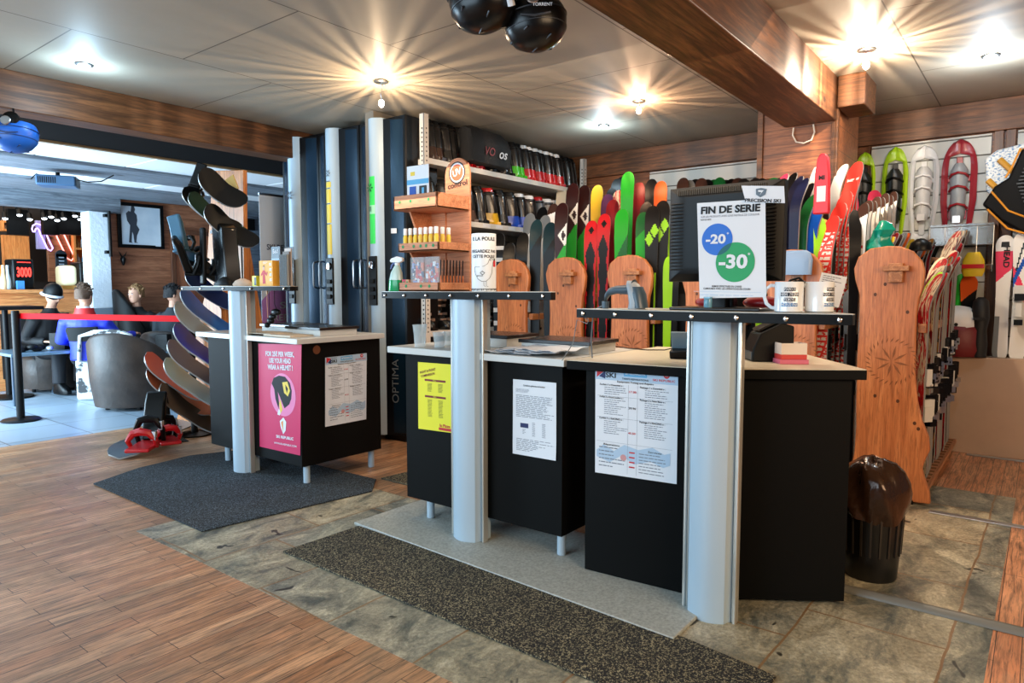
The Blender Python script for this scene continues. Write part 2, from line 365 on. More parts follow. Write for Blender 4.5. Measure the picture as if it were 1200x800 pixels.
for y0, y1 in ((6.5, 7.5), (8.2, 8.9)):
    m = MB(); x = -2.4
    while x < 7.0: m.box(x, x + .78, y0, y1, 2.5, 2.52); x += .8
    struct('ceiling_bar_tiles', m, [PANEL], smooth=0)
    m = MB().box(-2.4, 7.2, y0, y1, 2.54, 2.56)
    struct('ceiling_bar_backing', m, [mat('joint_grey', (90, 100, 110), .8)], smooth=0)
m = MB().box(4.88, 5.55, 9.955, 10.0, 0, 2.05, 0)
for a in ((4.82, 4.88), (5.55, 5.61)): m.box(a[0], a[1], 9.94, 10.0, 0, 2.11, 1)
m.box(4.82, 5.61, 9.94, 10.0, 2.05, 2.11, 1)
struct('door_1', m, [BARV, wood('door_frame_timber', (128, 80, 54), (92, 54, 36), 'Z', 'World')], bevel=.003)
# ================================================================== ceiling lamps
for i, (x, y, drop, pw, colr, kind) in enumerate(LAMPS):
    names = ['recessed spotlight glowing blue-white above the opening to the bar', 'hanging warm halogen bulb on a short wire in front of the tall dark lockers',
             'recessed blue-white spotlight above the ski rows near the boot shelves', 'warm halogen spotlight above the green skis',
             'brightest warm halogen spotlight between the big beam and the snowshoe wall', 'cool white recessed spotlight nearest the ceiling corner above the snowshoes']
    t0 = thing('ceiling_spotlight', names[i], 'lamp', (x, y, CEIL), group='ceiling spotlights')
    z = -.001
    MB().lathe([(.05, z), (.052, z - .006), (.04, z - .012), (.034, z - .008)], 24).build('trim_ring', STEEL, t0)
    em = mat('lamp_glow_' + str(i), tuple(int(255 * c ** .5) for c in colr), .5, emit=42 if kind == 'led' else 60)
    if kind == 'led': MB().lathe([(.001, z - .0095), (.033, z - .0095), (.033, z - .007), (.001, z - .007)], 20).build('lens', em, t0)
    else:
        MB().tube([(.0, .0, -.008), (.012, .004, -drop * .35), (-.006, 0, -drop * .6), (.004, 0, -drop + .03)], .003, 6).build('wire', STEEL, t0)
        MB().ball((0, 0, -drop), (.02, .02, .026), 14, 10).build('bulb', em, t0)
    l = bpy.data.lights.new('spot_glow', 'POINT'); l.energy = pw; l.color = colr; l.shadow_soft_size = .022
    lo = bpy.data.objects.new('spot_glow', l); COL.objects.link(lo); lo.location = (x, y, CEIL - max(drop + .035, .06))
    if kind == 'bulb':
        l.use_nodes = True; nt = l.node_tree; em_ = nt.nodes['Emission']
        tc = nt.nodes.new('ShaderNodeTexCoord'); sp = nt.nodes.new('ShaderNodeSeparateXYZ'); nt.links.new(tc.outputs['Normal'], sp.inputs[0])
        at = nt.nodes.new('ShaderNodeMath'); at.operation = 'ARCTAN2'; nt.links.new(sp.outputs[1], at.inputs[0]); nt.links.new(sp.outputs[0], at.inputs[1])
        nn = nt.nodes.new('ShaderNodeTexNoise'); nn.noise_dimensions = '1D'; nn.inputs['Scale'].default_value = 7.; nn.inputs['Detail'].default_value = 1.5
        ad = nt.nodes.new('ShaderNodeMath'); ad.operation = 'ADD'; ad.inputs[1].default_value = 3.7 * i; nt.links.new(at.outputs[0], ad.inputs[0]); nt.links.new(ad.outputs[0], nn.inputs['W'])
        mr = nt.nodes.new('ShaderNodeMapRange'); mr.inputs[1].default_value = .42; mr.inputs[2].default_value = .62; mr.inputs[3].default_value = .25; mr.inputs[4].default_value = 2.2
        nt.links.new(nn.outputs['Fac'], mr.inputs[0]); nt.links.new(mr.outputs[0], em_.inputs['Strength'])
# ================================================================== service counters
CB = mat('counter_black_laminate', (8, 9, 9), .6, bump=.05, bscale=300, spec=.12)
WT = mat('worktop_pale_laminate', (206, 206, 202), .35); WTC = mat('worktop_cream_laminate', (212, 200, 176), .4)
ALU = mat('anodised_aluminium', (176, 196, 210), .45, .1); ALE = mat('anodised_edge', (206, 206, 200), .3, .6)
def leg(p, x, y, z0, z1): MB().lathe([(.018, z0), (.021, z0 + .004), (.021, z1)], 18, c=(x, y, 0)).build('leg', ALU, p)
def counter(label, x0, x1, y0, y1, zb, over=.045, ztop=.945):
    t = thing('service_counter', label, 'counter', ((x0 + x1) / 2, (y0 + y1) / 2, 0), group=None)
    X, Y = (x1 - x0) / 2, (y1 - y0) / 2
    MB().box(-X, X, -Y, Y, zb, ztop - .034).build('cabinet_body', CB, t, bevel=.002)
    MB().box(-X - over, X + .01, -Y - .04, Y + over + .04, ztop - .034, ztop).build('worktop', WT, t, bevel=.003)
    for a in (-X + .06, X - .06):
        for b in (-Y + .04, Y - .12): leg(t, a, b, .0 if label.startswith('low') else .0, zb)
    return t
c1 = counter('black counter with pink helmet poster and white price list on its corner', 2.545, 3.2, 3.655, 4.76, .125)
MB().lathe([(.028, 0), (.03, .004), (.03, .008), (.022, .008)], 20, ax='Y', c=(-.2, -.553, .865)).build('cable_hole_cover', mat('copper_ring', (130, 84, 58), .4, .5), c1)
c2 = counter('black middle counter with yellow flyer and white notice taped on front', 2.535, 3.15, 1.68, 2.69, .125, over=.05)
for ch in c2.children:
    if ch.name.startswith('leg'): ch.location.z += .016; ch.scale.z = .87
# right-hand angled counter
P5 = [(2.515, 1.545), (2.555, 1.03), (2.875, .565), (3.42, .95), (3.3, 1.56)]
t = thing('service_counter', 'angled black counter carrying the blue-white repair price list', 'counter', (2.85, 1.1, 0))
MB().prism([(x - 2.85, y - 1.1) for x, y in P5], .885, z0=.018).build('cabinet_body', CB, t, bevel=.002)
P6 = [(2.475, 1.62), (2.525, 1.015), (2.875, .515), (3.5, .95), (3.36, 1.62)]
m = MB().prism([(x - 2.85, y - 1.1) for x, y in P6], .037, z0=.905)
top = MB().prism([(x - 2.85, y - 1.1) for x, y in [(2.477, 1.618), (2.527, 1.017), (2.876, .518), (3.498, .95), (3.358, 1.618)]], .003, z0=.942)
m.build('worktop_edge', CB, t, bevel=.002); top.build('worktop', WTC, t)
c3 = t
# posts carrying the high shelves
def post_shelf(label, px, py, z0, zt, th, ya, yb, xf, xb, wid, nb):
    """px,py: front middle of the post; shelf from ya to yb with a bowed front."""
    t = thing('shelf_post', label, 'shelf post', (px, py, z0))
    hw = wid / 2; m = MB(); zs = zt - th - z0
    arc = [(.055 - .055 * cos(a) - 0, hw * .72 * s) for s, a in [(k / 5., abs(k / 5.) * 1.05) for k in range(-5, 6)]]
    ring = [(x, y) for x, y in arc] + [(.05, hw * .78), (.06, hw * .86), (.13, hw * .86), (.13, -hw * .86), (.06, -hw * .86), (.05, -hw * .78)]
    m.prism(ring, zs, z0=.0).build('post', ALU, t, bevel=.002)
    for s in (-1, 1): MB().box(.05, .085, s * hw - .006, s * hw + .006, 0, zs).box(.06, .07, min(s * hw * .86, s * hw), max(s * hw * .86, s * hw), 0, zs).build('side_rail', ALE, t, bevel=.003)
    n = 16; fr = []
    for k in range(n + 1):
        u = k / n; y = ya + (yb - ya) * u; fr.append((xf + .05 - .05 * sin(pi * u) ** .8 if 0 < u < 1 else xf + .05, y))
    L_ = yb - ya; bk = [(xf + .085, yb), (xf + .13, yb - .03), (xb, yb - .17 * L_), (xb, ya + .17 * L_), (xf + .13, ya + .03), (xf + .085, ya)]
    pts = [(x - px, y - py) for x, y in fr] + [(x - px, y - py) for x, y in bk]
    MB().prism(pts, th, z0=zs).build('shelf_fascia', SATIN, t, bevel=.001)
    pt = [(x - px + .003, y - py) for x, y in fr] + [(x - px - .003, y - py) for x, y in bk]
    MB().prism(pt, .0025, z0=zs + th).build('shelf_top', mat('shelf_top_grey', (186, 186, 180), .35), t)
    for k in range(nb):
        u = .035 + .93 * k / (nb - 1); y = ya + (yb - ya) * u; x = xf + .05 - .05 * sin(pi * u) ** .8
        MB().lathe([(.0085, 0), (.0085, -.004), (.005, -.008), (.0005, -.009)], 12, ax='X', c=(x - px, y - py, zs + th * .5)).build('stud', CHROME, t)
    return t
s1 = post_shelf('aluminium post with black shelf in front of the snowboard rack', 2.455, 4.285, 0, 1.268, .026, 3.66, 5.02, 2.44, 2.7, .2, 5)
s2 = post_shelf('aluminium post with black shelf carrying the wooden sunglasses display', 2.43, 2.205, .016, 1.237, .034, 1.70, 2.80, 2.42, 2.78, .2, 7)
s3 = post_shelf('widest aluminium post whose shelf carries the monitor and two mugs', 2.405, .957, 0, 1.168, .034, .48, 1.53, 2.36, 2.7, .2, 7)
# mats
def matcol(name, base, speck, d):
    t = NT(name); v = t.coord('World'); n = t.noise(v, 140, 2, .9); n1 = t.noise(v, 1.6, 5, .7)
    c = t.mix(t.ramp(n, [(.53, .0), (.60, d)]), base, speck); c = t.mix(t.ramp(n1, [(.4, .0), (.7, .4)]), c, tuple(int(a * .5) for a in base))
    t.l(c, t.b.inputs['Base Color']); t.b.inputs['Roughness'].default_value = .9; t.bump(n, .8, .01); return t.m
MC = matcol('speckled_black_mat', (30, 30, 29), (190, 178, 140), .95)
MD = matcol('blue_black_mat', (24, 31, 37), (110, 128, 140), .85)
tag(MB().prism([(1.735, 3.37), (2.74, 3.22), (2.93, 3.4), (2.9, 4.85), (2.5, 5.0), (2.1, 4.93), (1.75, 4.76)], .008, z0=.002).build('floor_mat', MD, bevel=.003), 'blue-black floor mat under the counter with the pink poster', 'mat')
m = MB().prism([(1.80, .62), (2.19, .62), (2.24, .96), (2.28, 2.79), (1.83, 2.80)], .009, z0=.002)
tag(m.build('floor_mat', MC, bevel=.004), 'long speckled black mat in front of the middle counter', 'mat')
tag(MB().prism([(2.97, 2.88), (3.27, 2.88), (3.3, 3.36), (2.97, 3.4)], .008, z0=.002).build('floor_mat', MC, bevel=.003), 'dark mat on the wood floor between the two left-hand counters', 'mat')
tag(MB().prism([(2.35, 5.7), (2.75, 5.5), (2.8, 5.75), (2.4, 5.95)], .008, z0=.002).build('floor_mat', MD, bevel=.003), 'small dark mat behind the snowboard lying on the floor', 'mat')
# ================================================================== tall drying lockers
LK = mat('locker_blue_black', (20, 46, 66), .26, .4, bump=.06, bscale=220); LKD = mat('locker_dark', (8, 9, 12), .4, spec=.25)
LIME = mat('lime_sticker', (60, 226, 96), .5); YEL = mat('yellow_sticker', (232, 200, 60), .5); GINK = mat('green_ink', (14, 86, 40), .6)
def fan(mb, M, r, mi):
    for k in range(6):
        a = k * pi / 3; c_, s_ = cos(a), sin(a)
        pts = [(.12 * r, -.05 * r), (.6 * r, -.2 * r), (r, .0), (.6 * r, .16 * r)]
        mb.add([M @ Vector((x * c_ - y * s_, x * s_ + y * c_, .0008)) for x, y in pts], [(0, 1, 2, 3)], mi)
def bent(m, ya, yb, za, zb, mi, off):
    ys = [ya + (yb - ya) * k / 8 for k in range(9)]; X_ = lambda y: -.055 + .055 * (y / .085) ** 2 - off
    m.add([(X_(y), y, z) for z in (za, zb) for y in ys], [(k + 1, k, k + 9, k + 10) for k in range(8)], mi)
for i, (yc, lab) in enumerate(((5.44, 'blue-black drying locker with plain silver post beside the white banner'),
                               (4.885, 'middle tall drying locker with the yellow sticker on its silver post'),
                               (4.325, 'tall drying locker with bright green sticker and OPTIMA on its door'))):
    t = thing('drying_locker', lab, 'locker', (3.78, yc, 0)); X0 = 0.
    m = MB(); m.prism([(.07, .262), (.07, -.262), (.0, -.1), (-.0, .1)], 2.56, z0=.05); m.box(.06, .42 if i == 2 else .5, -.275, .275, .05, 2.63)
    m.build('locker_body', LKD, t, bevel=.003)
    arc = [(-.055 + .055 * (k / 5.) ** 2, .085 * k / 5.) for k in range(-5, 6)]
    MB().prism([(x, y) for x, y in arc] + [(.03, .085), (.03, -.085)], 2.57, z0=.05).build('silver_post', ALU, t, bevel=.001)
    for s in (-1, 1):
        d = MB(); d.prism([(.002, s * .094), (.002, s * .1), (.065, s * .262), (.075, s * .262), (.03, s * .09)][::-s], 2.53, z0=.07)
        door = d.build('locker_door', LK, t, bevel=.002)
        for zc in (1.38,):
            y = s * .235; x = .053 - .0
            MB().tube([(x, y, zc - .12), (x - .035, y, zc - .11), (x - .042, y, zc - .09), (x - .042, y, zc + .09), (x - .035, y, zc + .11), (x, y, zc + .12)], .0085, 8).build('handle', STEEL, door)
    MB().box(.05, .4, -.25, .25, 0, .05).build('plinth', BLACK, t)
    F = frame((-.056, 0, 0), (0, -1, 0), (0, 0, 1))
    cp = MB().box(-.062, -.045, -.045, .045, 1.12, 1.52); cpo = cp.build('control_panel', LKD, t, bevel=.004)
    MB().lathe([(.024, -.0), (.03, -.004), (.03, -.012), (.02, -.014)], 20, ax='X', c=(-.062, 0, 1.45)).build('dial', CHROME, cpo)
    for k in range(3): MB().box(-.074, -.062, -.026, .026, 1.17 + k * .065, 1.205 + k * .065).build('rocker_switch', SATIN, cpo, bevel=.003)
    m = MB(); tx = {0: None, 1: YEL, 2: LIME}[i]
    if i == 2:
        bent(m, -.03, .076, 1.62, 1.86, 0, .0012); bent(m, -.03, .076, 1.93, 2.16, 0, .0012); bent(m, -.03, .076, 1.86, 1.93, 2, .0010)
        fan(m, frame((-.0575, .02, 2.07), (0, -1, 0), (0, 0, 1)), .04, 1)
        for k in (-1, 0, 1): m.box(-.058, -.0573, .02 + k * .012 - .002, .02 + k * .012 + .002, 1.88, 1.92, 1)
        m.build('green_sticker', [LIME, GINK, mat('pale_lime', (170, 236, 190), .5)], t)
    elif i == 1:
        z = 1.55
        for h in (.27, .17, .13, .06): bent(m, -.03, .07, z, z + h - .012, 0, .0012); bent(m, -.02, .06, z + h - .01, z + h - .004, 1, .0014); z += h
        m.build('yellow_sticker', [YEL, INK], t)
        m = MB(); fan(m, frame((-.0568, 0, 2.24), (0, -1, 0), (0, 0, 1)), .035, 0); m.build('fan_emblem', [mat('grey_ink', (70, 84, 96), .6)], t)
    else:
        fan(m, frame((-.0568, 0, 2.1), (0, -1, 0), (0, 0, 1)), .045, 0); m.build('fan_emblem', [mat('grey_ink', (70, 84, 96), .6)], t)
    if i == 2:
        ex = Vector((.065, -.168, 0)).normalized(); nrm = Vector((-.168, -.065, 0)).normalized()
        M = frame(Vector((.03, -.17, .5)) + nrm * .012, (0, 0, 1), ex * -1)
        MB().text('OPTIMA', .085, M, 0, bold=.0, fit=.36).build('printed_name', [mat('pale_print', (110, 116, 120), .5)], t)
        m = MB(); M = frame(Vector((.03, -.17, 1.72)) + nrm * .012, ex, (0, 0, 1)); m.add([M @ Vector(p) for p in ((-.025, -.02, 0), (.025, -.02, 0), (.025, .02, 0), (-.025, .02, 0))], [(0, 1, 2, 3)]); m.build('white_sticker', PAPER, t)
# ================================================================== boot shelves
BX0, BX1, BYF = 3.93, WX - .06, 3.93
SH = mat('cream_shelf_steel', (220, 218, 212), .4)
t = thing('boot_shelving', 'cream steel shelving full of ski boots beside the tall lockers', 'shelving', (BX0, BYF, 0))
for x in (0, BX1 - BX0 - .04):
    u = MB().box(x, x + .012, 0, .05, 0, 2.64).box(x, x + .05, -.002, .008, 0, 2.64)
    m = u
    for k in range(46): m.box(x - .001, x + .0005, .018, .03, .9 + k * .036, .912 + k * .036, 1).box(x + .02, x + .03, -.003, -.0015, .9 + k * .036, .912 + k * .036, 1)
    m.build('upright', [SH, BLACK], t)
for z in (2.30, 1.835, 1.37, .91, .45):
    MB().box(.05, BX1 - BX0 - .04, .0, .36, z - .045, z).build('shelf_board', SH, t, bevel=.002)
for k, x in enumerate((.72, .9, 1.08, 1.26)): MB().box(x, x + .1, -.002, -.0005, 1.797, 1.827).build('price_label', PAPER, t)
# ------------------------------------------------------------------ ski boot
def sring(cx, cy, rx, ry, z, n=16, p=2.6):
    r = []
    for k in range(n):
        a = 2 * pi * k / n; c_, s_ = cos(a), sin(a)
        r.append((cx + rx * abs(c_) ** (2 / p) * (1 if c_ > 0 else -1), cy + ry * abs(s_) ** (2 / p) * (1 if s_ > 0 else -1), z))
    return r
def make_boot(shellc, cuffc, linc, bucklec, label):
    """Toe towards -y."""
    t = thing('ski_boot', label, 'ski boot', (0, 0, 0))
    m = MB().loft([sring(0, 0, .042, .145, 0), sring(0, 0, .047, .152, .012), sring(0, -.002, .05, .152, .03), sring(0, .002, .05, .146, .055), sring(0, .02, .047, .12, .085), sring(0, .042, .046, .095, .115), sring(0, .055, .045, .078, .14), sring(0, .058, .044, .07, .17)])
    m.box(-.03, .03, -.165, -.12, .0, .022).box(-.03, .03, .13, .165, 0, .03)
    sh = m.build('shell', shellc, t, smooth=50)
    m = MB().loft([sring(0, .066, .05, .072, .11), sring(0, .06, .053, .076, .15), sring(0, .05, .056, .078, .2), sring(0, .04, .058, .08, .25), sring(0, .034, .057, .078, .29), sring(0, .036, .054, .072, .3)])
    m.build('cuff', cuffc, t, smooth=50)
    MB().loft([sring(0, .034, .046, .062, .29), sring(0, .03, .048, .062, .325), sring(0, .03, .044, .056, .335), sring(0, .03, .034, .044, .33), sring(0, .03, .03, .04, .3)]).build('liner', linc, t)
    for k, (y, z) in enumerate(((-.09, .085), (-.045, .13), (-.026, .2), (-.038, .25))):
        MB().loft([[(x, y + .0 - .012 + .25 * abs(x), z + dz) for x in (-.05, -.03, 0, .03, .05)] + [(x, y + .02 + .2 * abs(x), z + dz) for x in (.05, .03, 0, -.03, -.05)] for dz in (-.008, .008)]).box(.03, .058, y - .005, y + .02, z - .011, z + .012).build('buckle', bucklec, t)
    MB().loft([sring(0, .034, .0595, .081, .272), sring(0, .033, .0595, .081, .288)]).build('power_strap', BLACK, t)
    return t
BC = {'red': (196, 26, 32), 'green': (74, 196, 40), 'blue': (26, 78, 190), 'yellow': (214, 168, 30), 'black': (20, 20, 22), 'silver': (170, 174, 178), 'brown': (66, 44, 34), 'grey': (84, 88, 94)}
bm_ = {k: mat('boot_' + k, v, .25, coat=.3) for k, v in BC.items()}
proto = {}
def place_boot(kind, x, y, z, rz, label, group):
    if kind not in proto:
        a, b, c_, d = kind
        proto[kind] = o = make_boot(bm_[a], bm_[b], {'w': WHITE, 'k': SATIN, 'r': bm_['red']}[c_], {'s': STEEL, 'k': SATIN}[d], label)
        list(KIDS.setdefault(o.name, list(o.children)))
    else: o = copy_tree(proto[kind])
    o.location = (x, y, z); o.rotation_euler = (0, 0, rz); tag(o, label, None, group); return o
place = ['beside the cream upright', 'in front of the black bag', 'right of the black bag', 'in the middle of the shelf', 'towards the board wall']
top = [('brown', 'black', 'k', 's')] * 2 + [('black', 'black', 'k', 's')] * 2 + [('red', 'black', 'k', 's')] * 3 + [('black', 'black', 'k', 'k')] * 5 + [('green', 'black', 'k', 's')] * 2 + [('red', 'black', 'w', 's')] * 7 + [('black', 'black', 'k', 'k')] * 3
x = 4.07; N = len(top)
for k, kd in enumerate(top):
    cn = kd[0]; x = 4.06 + (WX - .2 - 4.06) * k / (N - 1)
    place_boot(kd, x, 4.1 + .01 * (k % 2), 2.3005, pi + .28 + .12 * (-1) ** k, f'{cn} and black ski boot on the top shelf, number {k + 1} from the cream upright', 'ski boots on the top shelf')
mid = [('black', 'black', 'k', 's'), ('black', 'black', 'k', 's'), ('brown', 'black', 'k', 's'), ('brown', 'black', 'k', 's'), ('black', 'black', 'k', 's'), ('yellow', 'black', 'r', 's'), ('black', 'black', 'k', 'k'), ('blue', 'black', 'k', 's'), ('blue', 'black', 'w', 's'), ('silver', 'black', 'w', 's'), ('black', 'grey', 'r', 's'), ('black', 'grey', 'w', 's'), ('silver', 'grey', 'w', 's'), ('red', 'black', 'k', 's')]
for k, kd in enumerate(mid):
    place_boot(kd, 4.06 + .158 * k, 4.1, 1.8355, pi + (.7 if k % 2 else .25), f'{kd[0]} ski boot with {kd[1]} cuff on the second boot shelf, number {k + 1} along', 'ski boots on the second shelf')
for k in range(12):
    kd = [('black', 'black', 'k', 's'), ('red', 'black', 'k', 's'), ('silver', 'black', 'k', 's'), ('black', 'black', 'k', 'k')][k % 4]
    place_boot(kd, 4.06 + .19 * k, 4.1, 1.372, .1, f'{kd[0]} ski boot in shade on the third boot shelf, number {k + 1} along', 'ski boots on the third shelf')
    place_boot(('black', 'black', 'k', 's'), 4.06 + .19 * k, 4.1, .912, -.1, 'black ski boot in shade on the low boot shelf behind the middle counter', 'ski boots on the low shelf')
# black boot bag on the top shelf
BAG = mat('black_nylon', (10, 10, 12), .75, bump=.4, bscale=30)
b = atY(570, 172, 3.9); bx = b.x
m = MB(); m.loft([[(bx - .24 + s * .02, 3.845 + .0 + d, 2.30 + z) for (d, z) in ((0, .04), (.0, .2), (.03, .3), (.12, .335), (.19, .3), (.2, .04))] for s, in ((0,), )] + [[(bx + u, 3.83 + d, 2.3 + z * f) for (d, z) in ((0, .03), (-.01, .2), (.03, .31), (.12, .345), (.19, .3), (.2, .03))] for u, f in ((-.15, 1.03), (0, 1.0), (.15, 1.0), (.25, .86))])
# bag stands in front of the boots, resting on the shelf lip
bo = m.build('boot_bag', BAG, None, smooth=60); tag(bo, 'black nylon boot bag with white letters sitting among boots on the top shelf', 'bag')
M = frame((bx - .06, 3.815, 2.43), (1, 0, 0), (0, 0, 1))
MB().text('VO', .1, M, 0, shear=.3).build('bag_lettering', [mat('dull_red', (110, 30, 34), .6)], bo)
MB().text('os', .12, frame((bx + .12, 3.812, 2.43), (1, 0, 0), (0, 0, 1)), 0, shear=.3).build('bag_lettering', [PAPER], bo)
# ================================================================== ski racks with carved end boards
PINE = wood('carved_pine', (216, 142, 92), (186, 112, 68), 'Z', 'Object', rough=.42)
PINEY = wood('pine_rail', (204, 144, 96), (164, 104, 62), 'X', 'Object', rough=.45)
RX = 4.5
outl = [(1040, 288), (1020, 291), (1006, 301), (1000.5, 315), (1002, 328), (1007, 345), (1007, 380), (1004, 420), (1003, 470), (1003, 500), (1001, 530), (996, 552), (996, 572), (999, 585), (1090, 591), (1089, 577), (1083, 560), (1080.5, 549), (1084, 539), (1089.5, 528), (1088, 512), (1080, 492), (1075, 470), (1072.5, 440), (1073, 400), (1074, 370), (1077, 350), (1082, 335), (1084, 318), (1081, 306), (1070, 294), (1055, 288.5)]
prof = [atX(x, y, RX) for x, y in outl]
yc0 = .68; prof = [(p.y - yc0, max(p.z, 0)) for p in prof]
zb = min(p[1] for p in prof); prof = [(a, b - zb if b < .3 else b) for a, b in prof]
def make_rack(label, L=1.72):
    t = thing('ski_rack', label, 'ski rack', (RX, yc0, 0), group='ski racks with pine end boards')
    MB().box(.0, .5, -.14, .2, -.0, .03).build('plinth', BLACK, t)
    for nm, x in (('end_board', 0), ('far_end_board', L)):
        m = MB().prism(prof, .042, ax='X', z0=x)
        if x == 0:
            for (y, z) in ((.1, 1.22), (-.07, 1.12), (-.13, .48), (-.15, .45), (.05, 1.28), (-.04, .6), (.08, .62)):
                m.add([Vector((-.0012, y + .009 * cos(a), z + .011 * sin(a))) for a in [2 * pi * q / 10 for q in range(10)]], [tuple(range(10))], 1)
        e = m.build(nm, [PINE, mat('knot_brown', (84, 48, 28), .6)], t, bevel=.008, seg=3)
        if x == 0:
            MB().box(-.035, 0, -.012 - .03, .012 + .02, 1.29, 1.40).box(-.052, -.0, -.075, .06, 1.355, 1.385).build('peg', PINEY, e, bevel=.003)
            m = MB(); zc = .83
            for k in range(30):
                a = 2 * pi * k / 30; d = Vector((0, cos(a), sin(a))); tt = Vector((0, -sin(a), cos(a)))
                P = Vector((-.0015, 0, zc)); q = [P + d * .112, P + d * .128 + tt * .008, P + d * .14 + tt * .022, P + d * .122 + tt * .014]
                m.add(q, [(0, 1, 2, 3)])
            for k in range(8):
                a = 2 * pi * k / 8 + .2; d = Vector((0, cos(a), sin(a))); tt = Vector((0, -sin(a), cos(a))); P = Vector((-.0015, 0, zc))
                m.add([P + d * .012, P + d * .05 + tt * .007, P + d * .095, P + d * .05 - tt * .007], [(0, 1, 2, 3)])
            m.build('carved_rosette', mat('carved_groove', (138, 84, 50), .7), e)
    for z in (.25, 1.15): MB().box(.042, L, -.03, .03, z, z + .07).build('rail', PINEY, t, bevel=.004)
    for s in (-1, 1):
        r = MB().box(.042, L, min(s * .09, s * .205), max(s * .09, s * .205), .07, .1); m = r
        for k in range(int((L - .1) / .095)): x = .09 + k * .095; m.box(x, x + .05, min(s * .1, s * .19), max(s * .1, s * .19), .1, .1015, 1)
        m.build('foot_rail', [PINEY, mat('slot_shade', (120, 78, 48), .8)], t, bevel=.003)
        MB().box(.042, L, min(s * .12, s * .16), max(s * .12, s * .16), 1.0, 1.05).build('rail', PINEY, t, bevel=.004)
    return t
RY = [.68, 1.22, 1.78, 2.37, 2.93, 3.47]
rlab = ['largest and nearest pine ski rack with a carved rosette, beside the black bin', 'pine ski rack behind the two white mugs', 'pine ski rack hidden behind the monitor poster', 'pine ski rack end behind the grey barcode scanner', 'pine ski rack end between the black skis and the red skis', 'pine ski rack end just right of the white chicken tin']
rack0 = make_rack(rlab[0])
rack1 = make_rack(rlab[1], .5); rack1.location = (RX, RY[1], 0)
for k in range(2, 6):
    r = copy_tree(rack0 if k > 2 else rack1); r.location = (RX, RY[k], 0); r['label'] = rlab[k]
# ------------------------------------------------------------------ skis
SK = {'black': (10, 10, 12), 'teal': (16, 46, 54), 'green': (30, 158, 40), 'lime': (150, 214, 40), 'red': (190, 24, 34), 'darkred': (120, 16, 26), 'white': (236, 234, 230), 'orange': (228, 96, 34), 'yellow': (218, 178, 46), 'blue': (20, 82, 178), 'navy': (24, 28, 58), 'brown': (66, 42, 34), 'grey': (120, 124, 126), 'coral': (232, 60, 52), 'pink': (226, 60, 92), 'cream': (214, 196, 168), 'gold': (176, 120, 50), 'purple': (70, 36, 74), 'dkgreen': (22, 96, 44), 'maroon': (44, 16, 18)}
sm = {k: mat('ski_' + k, v, .38, spec=.22) for k, v in SK.items()}
NOSHORT = 1
EDGE = mat('ski_edge', (150, 150, 148), .4, .3)
def pat_plain(a): return [sm[a]], lambda u, d: 0
def pat_top(a, b, h, k=0.): return [sm[a], sm[b]], lambda u, d: 0 if d < h + k * u else 1
def pat_fischer(): return [sm['maroon'], sm['green'], sm['white']], lambda u, d: (1 if d > .40 + .07 * u else (2 if abs(d - .27) / .1 + (u + 1) / 1.5 < 1 and not abs(d - .27) / .045 + abs(u + .45) / .4 < 1 else 0))
def pat_squares(): return [sm['black'], sm['lime']], lambda u, d: 1 if (abs(d - .19) / .055 + abs(u + .4) / .62 < 1 or abs(d - .255) / .055 + abs(u - .35) / .62 < 1 or abs(u + .75) < .12 and d > .5) else 0
def pat_flame(): return [sm['red'], sm['black']], lambda u, d: 1 if (d > .16 + .14 * abs(u) and abs(u) < .72 + .1 * sin(d * 30)) or abs(d - .08) / .035 + abs(u) / .42 < 1 else 0
def pat_letters(): return [sm['coral'], sm['white']], lambda u, d: 1 if (d > .2 and d < 1.0 and (d * 17 + u * .9) % 1 < .55 and ((d * 61 + u * 3.3) % 1 < .72) and abs(u) < .8) else 0
def pat_wht(): return [sm['brown'], sm['white'], sm['red']], lambda u, d: 0 if d < .09 + .02 * u else (2 if .26 < d < .285 and abs(u) < .6 else 1)
def pat_bars(a, b): return [sm[a], sm[b]], lambda u, d: 1 if (d * 9) % 1 < .35 and d > .12 else 0
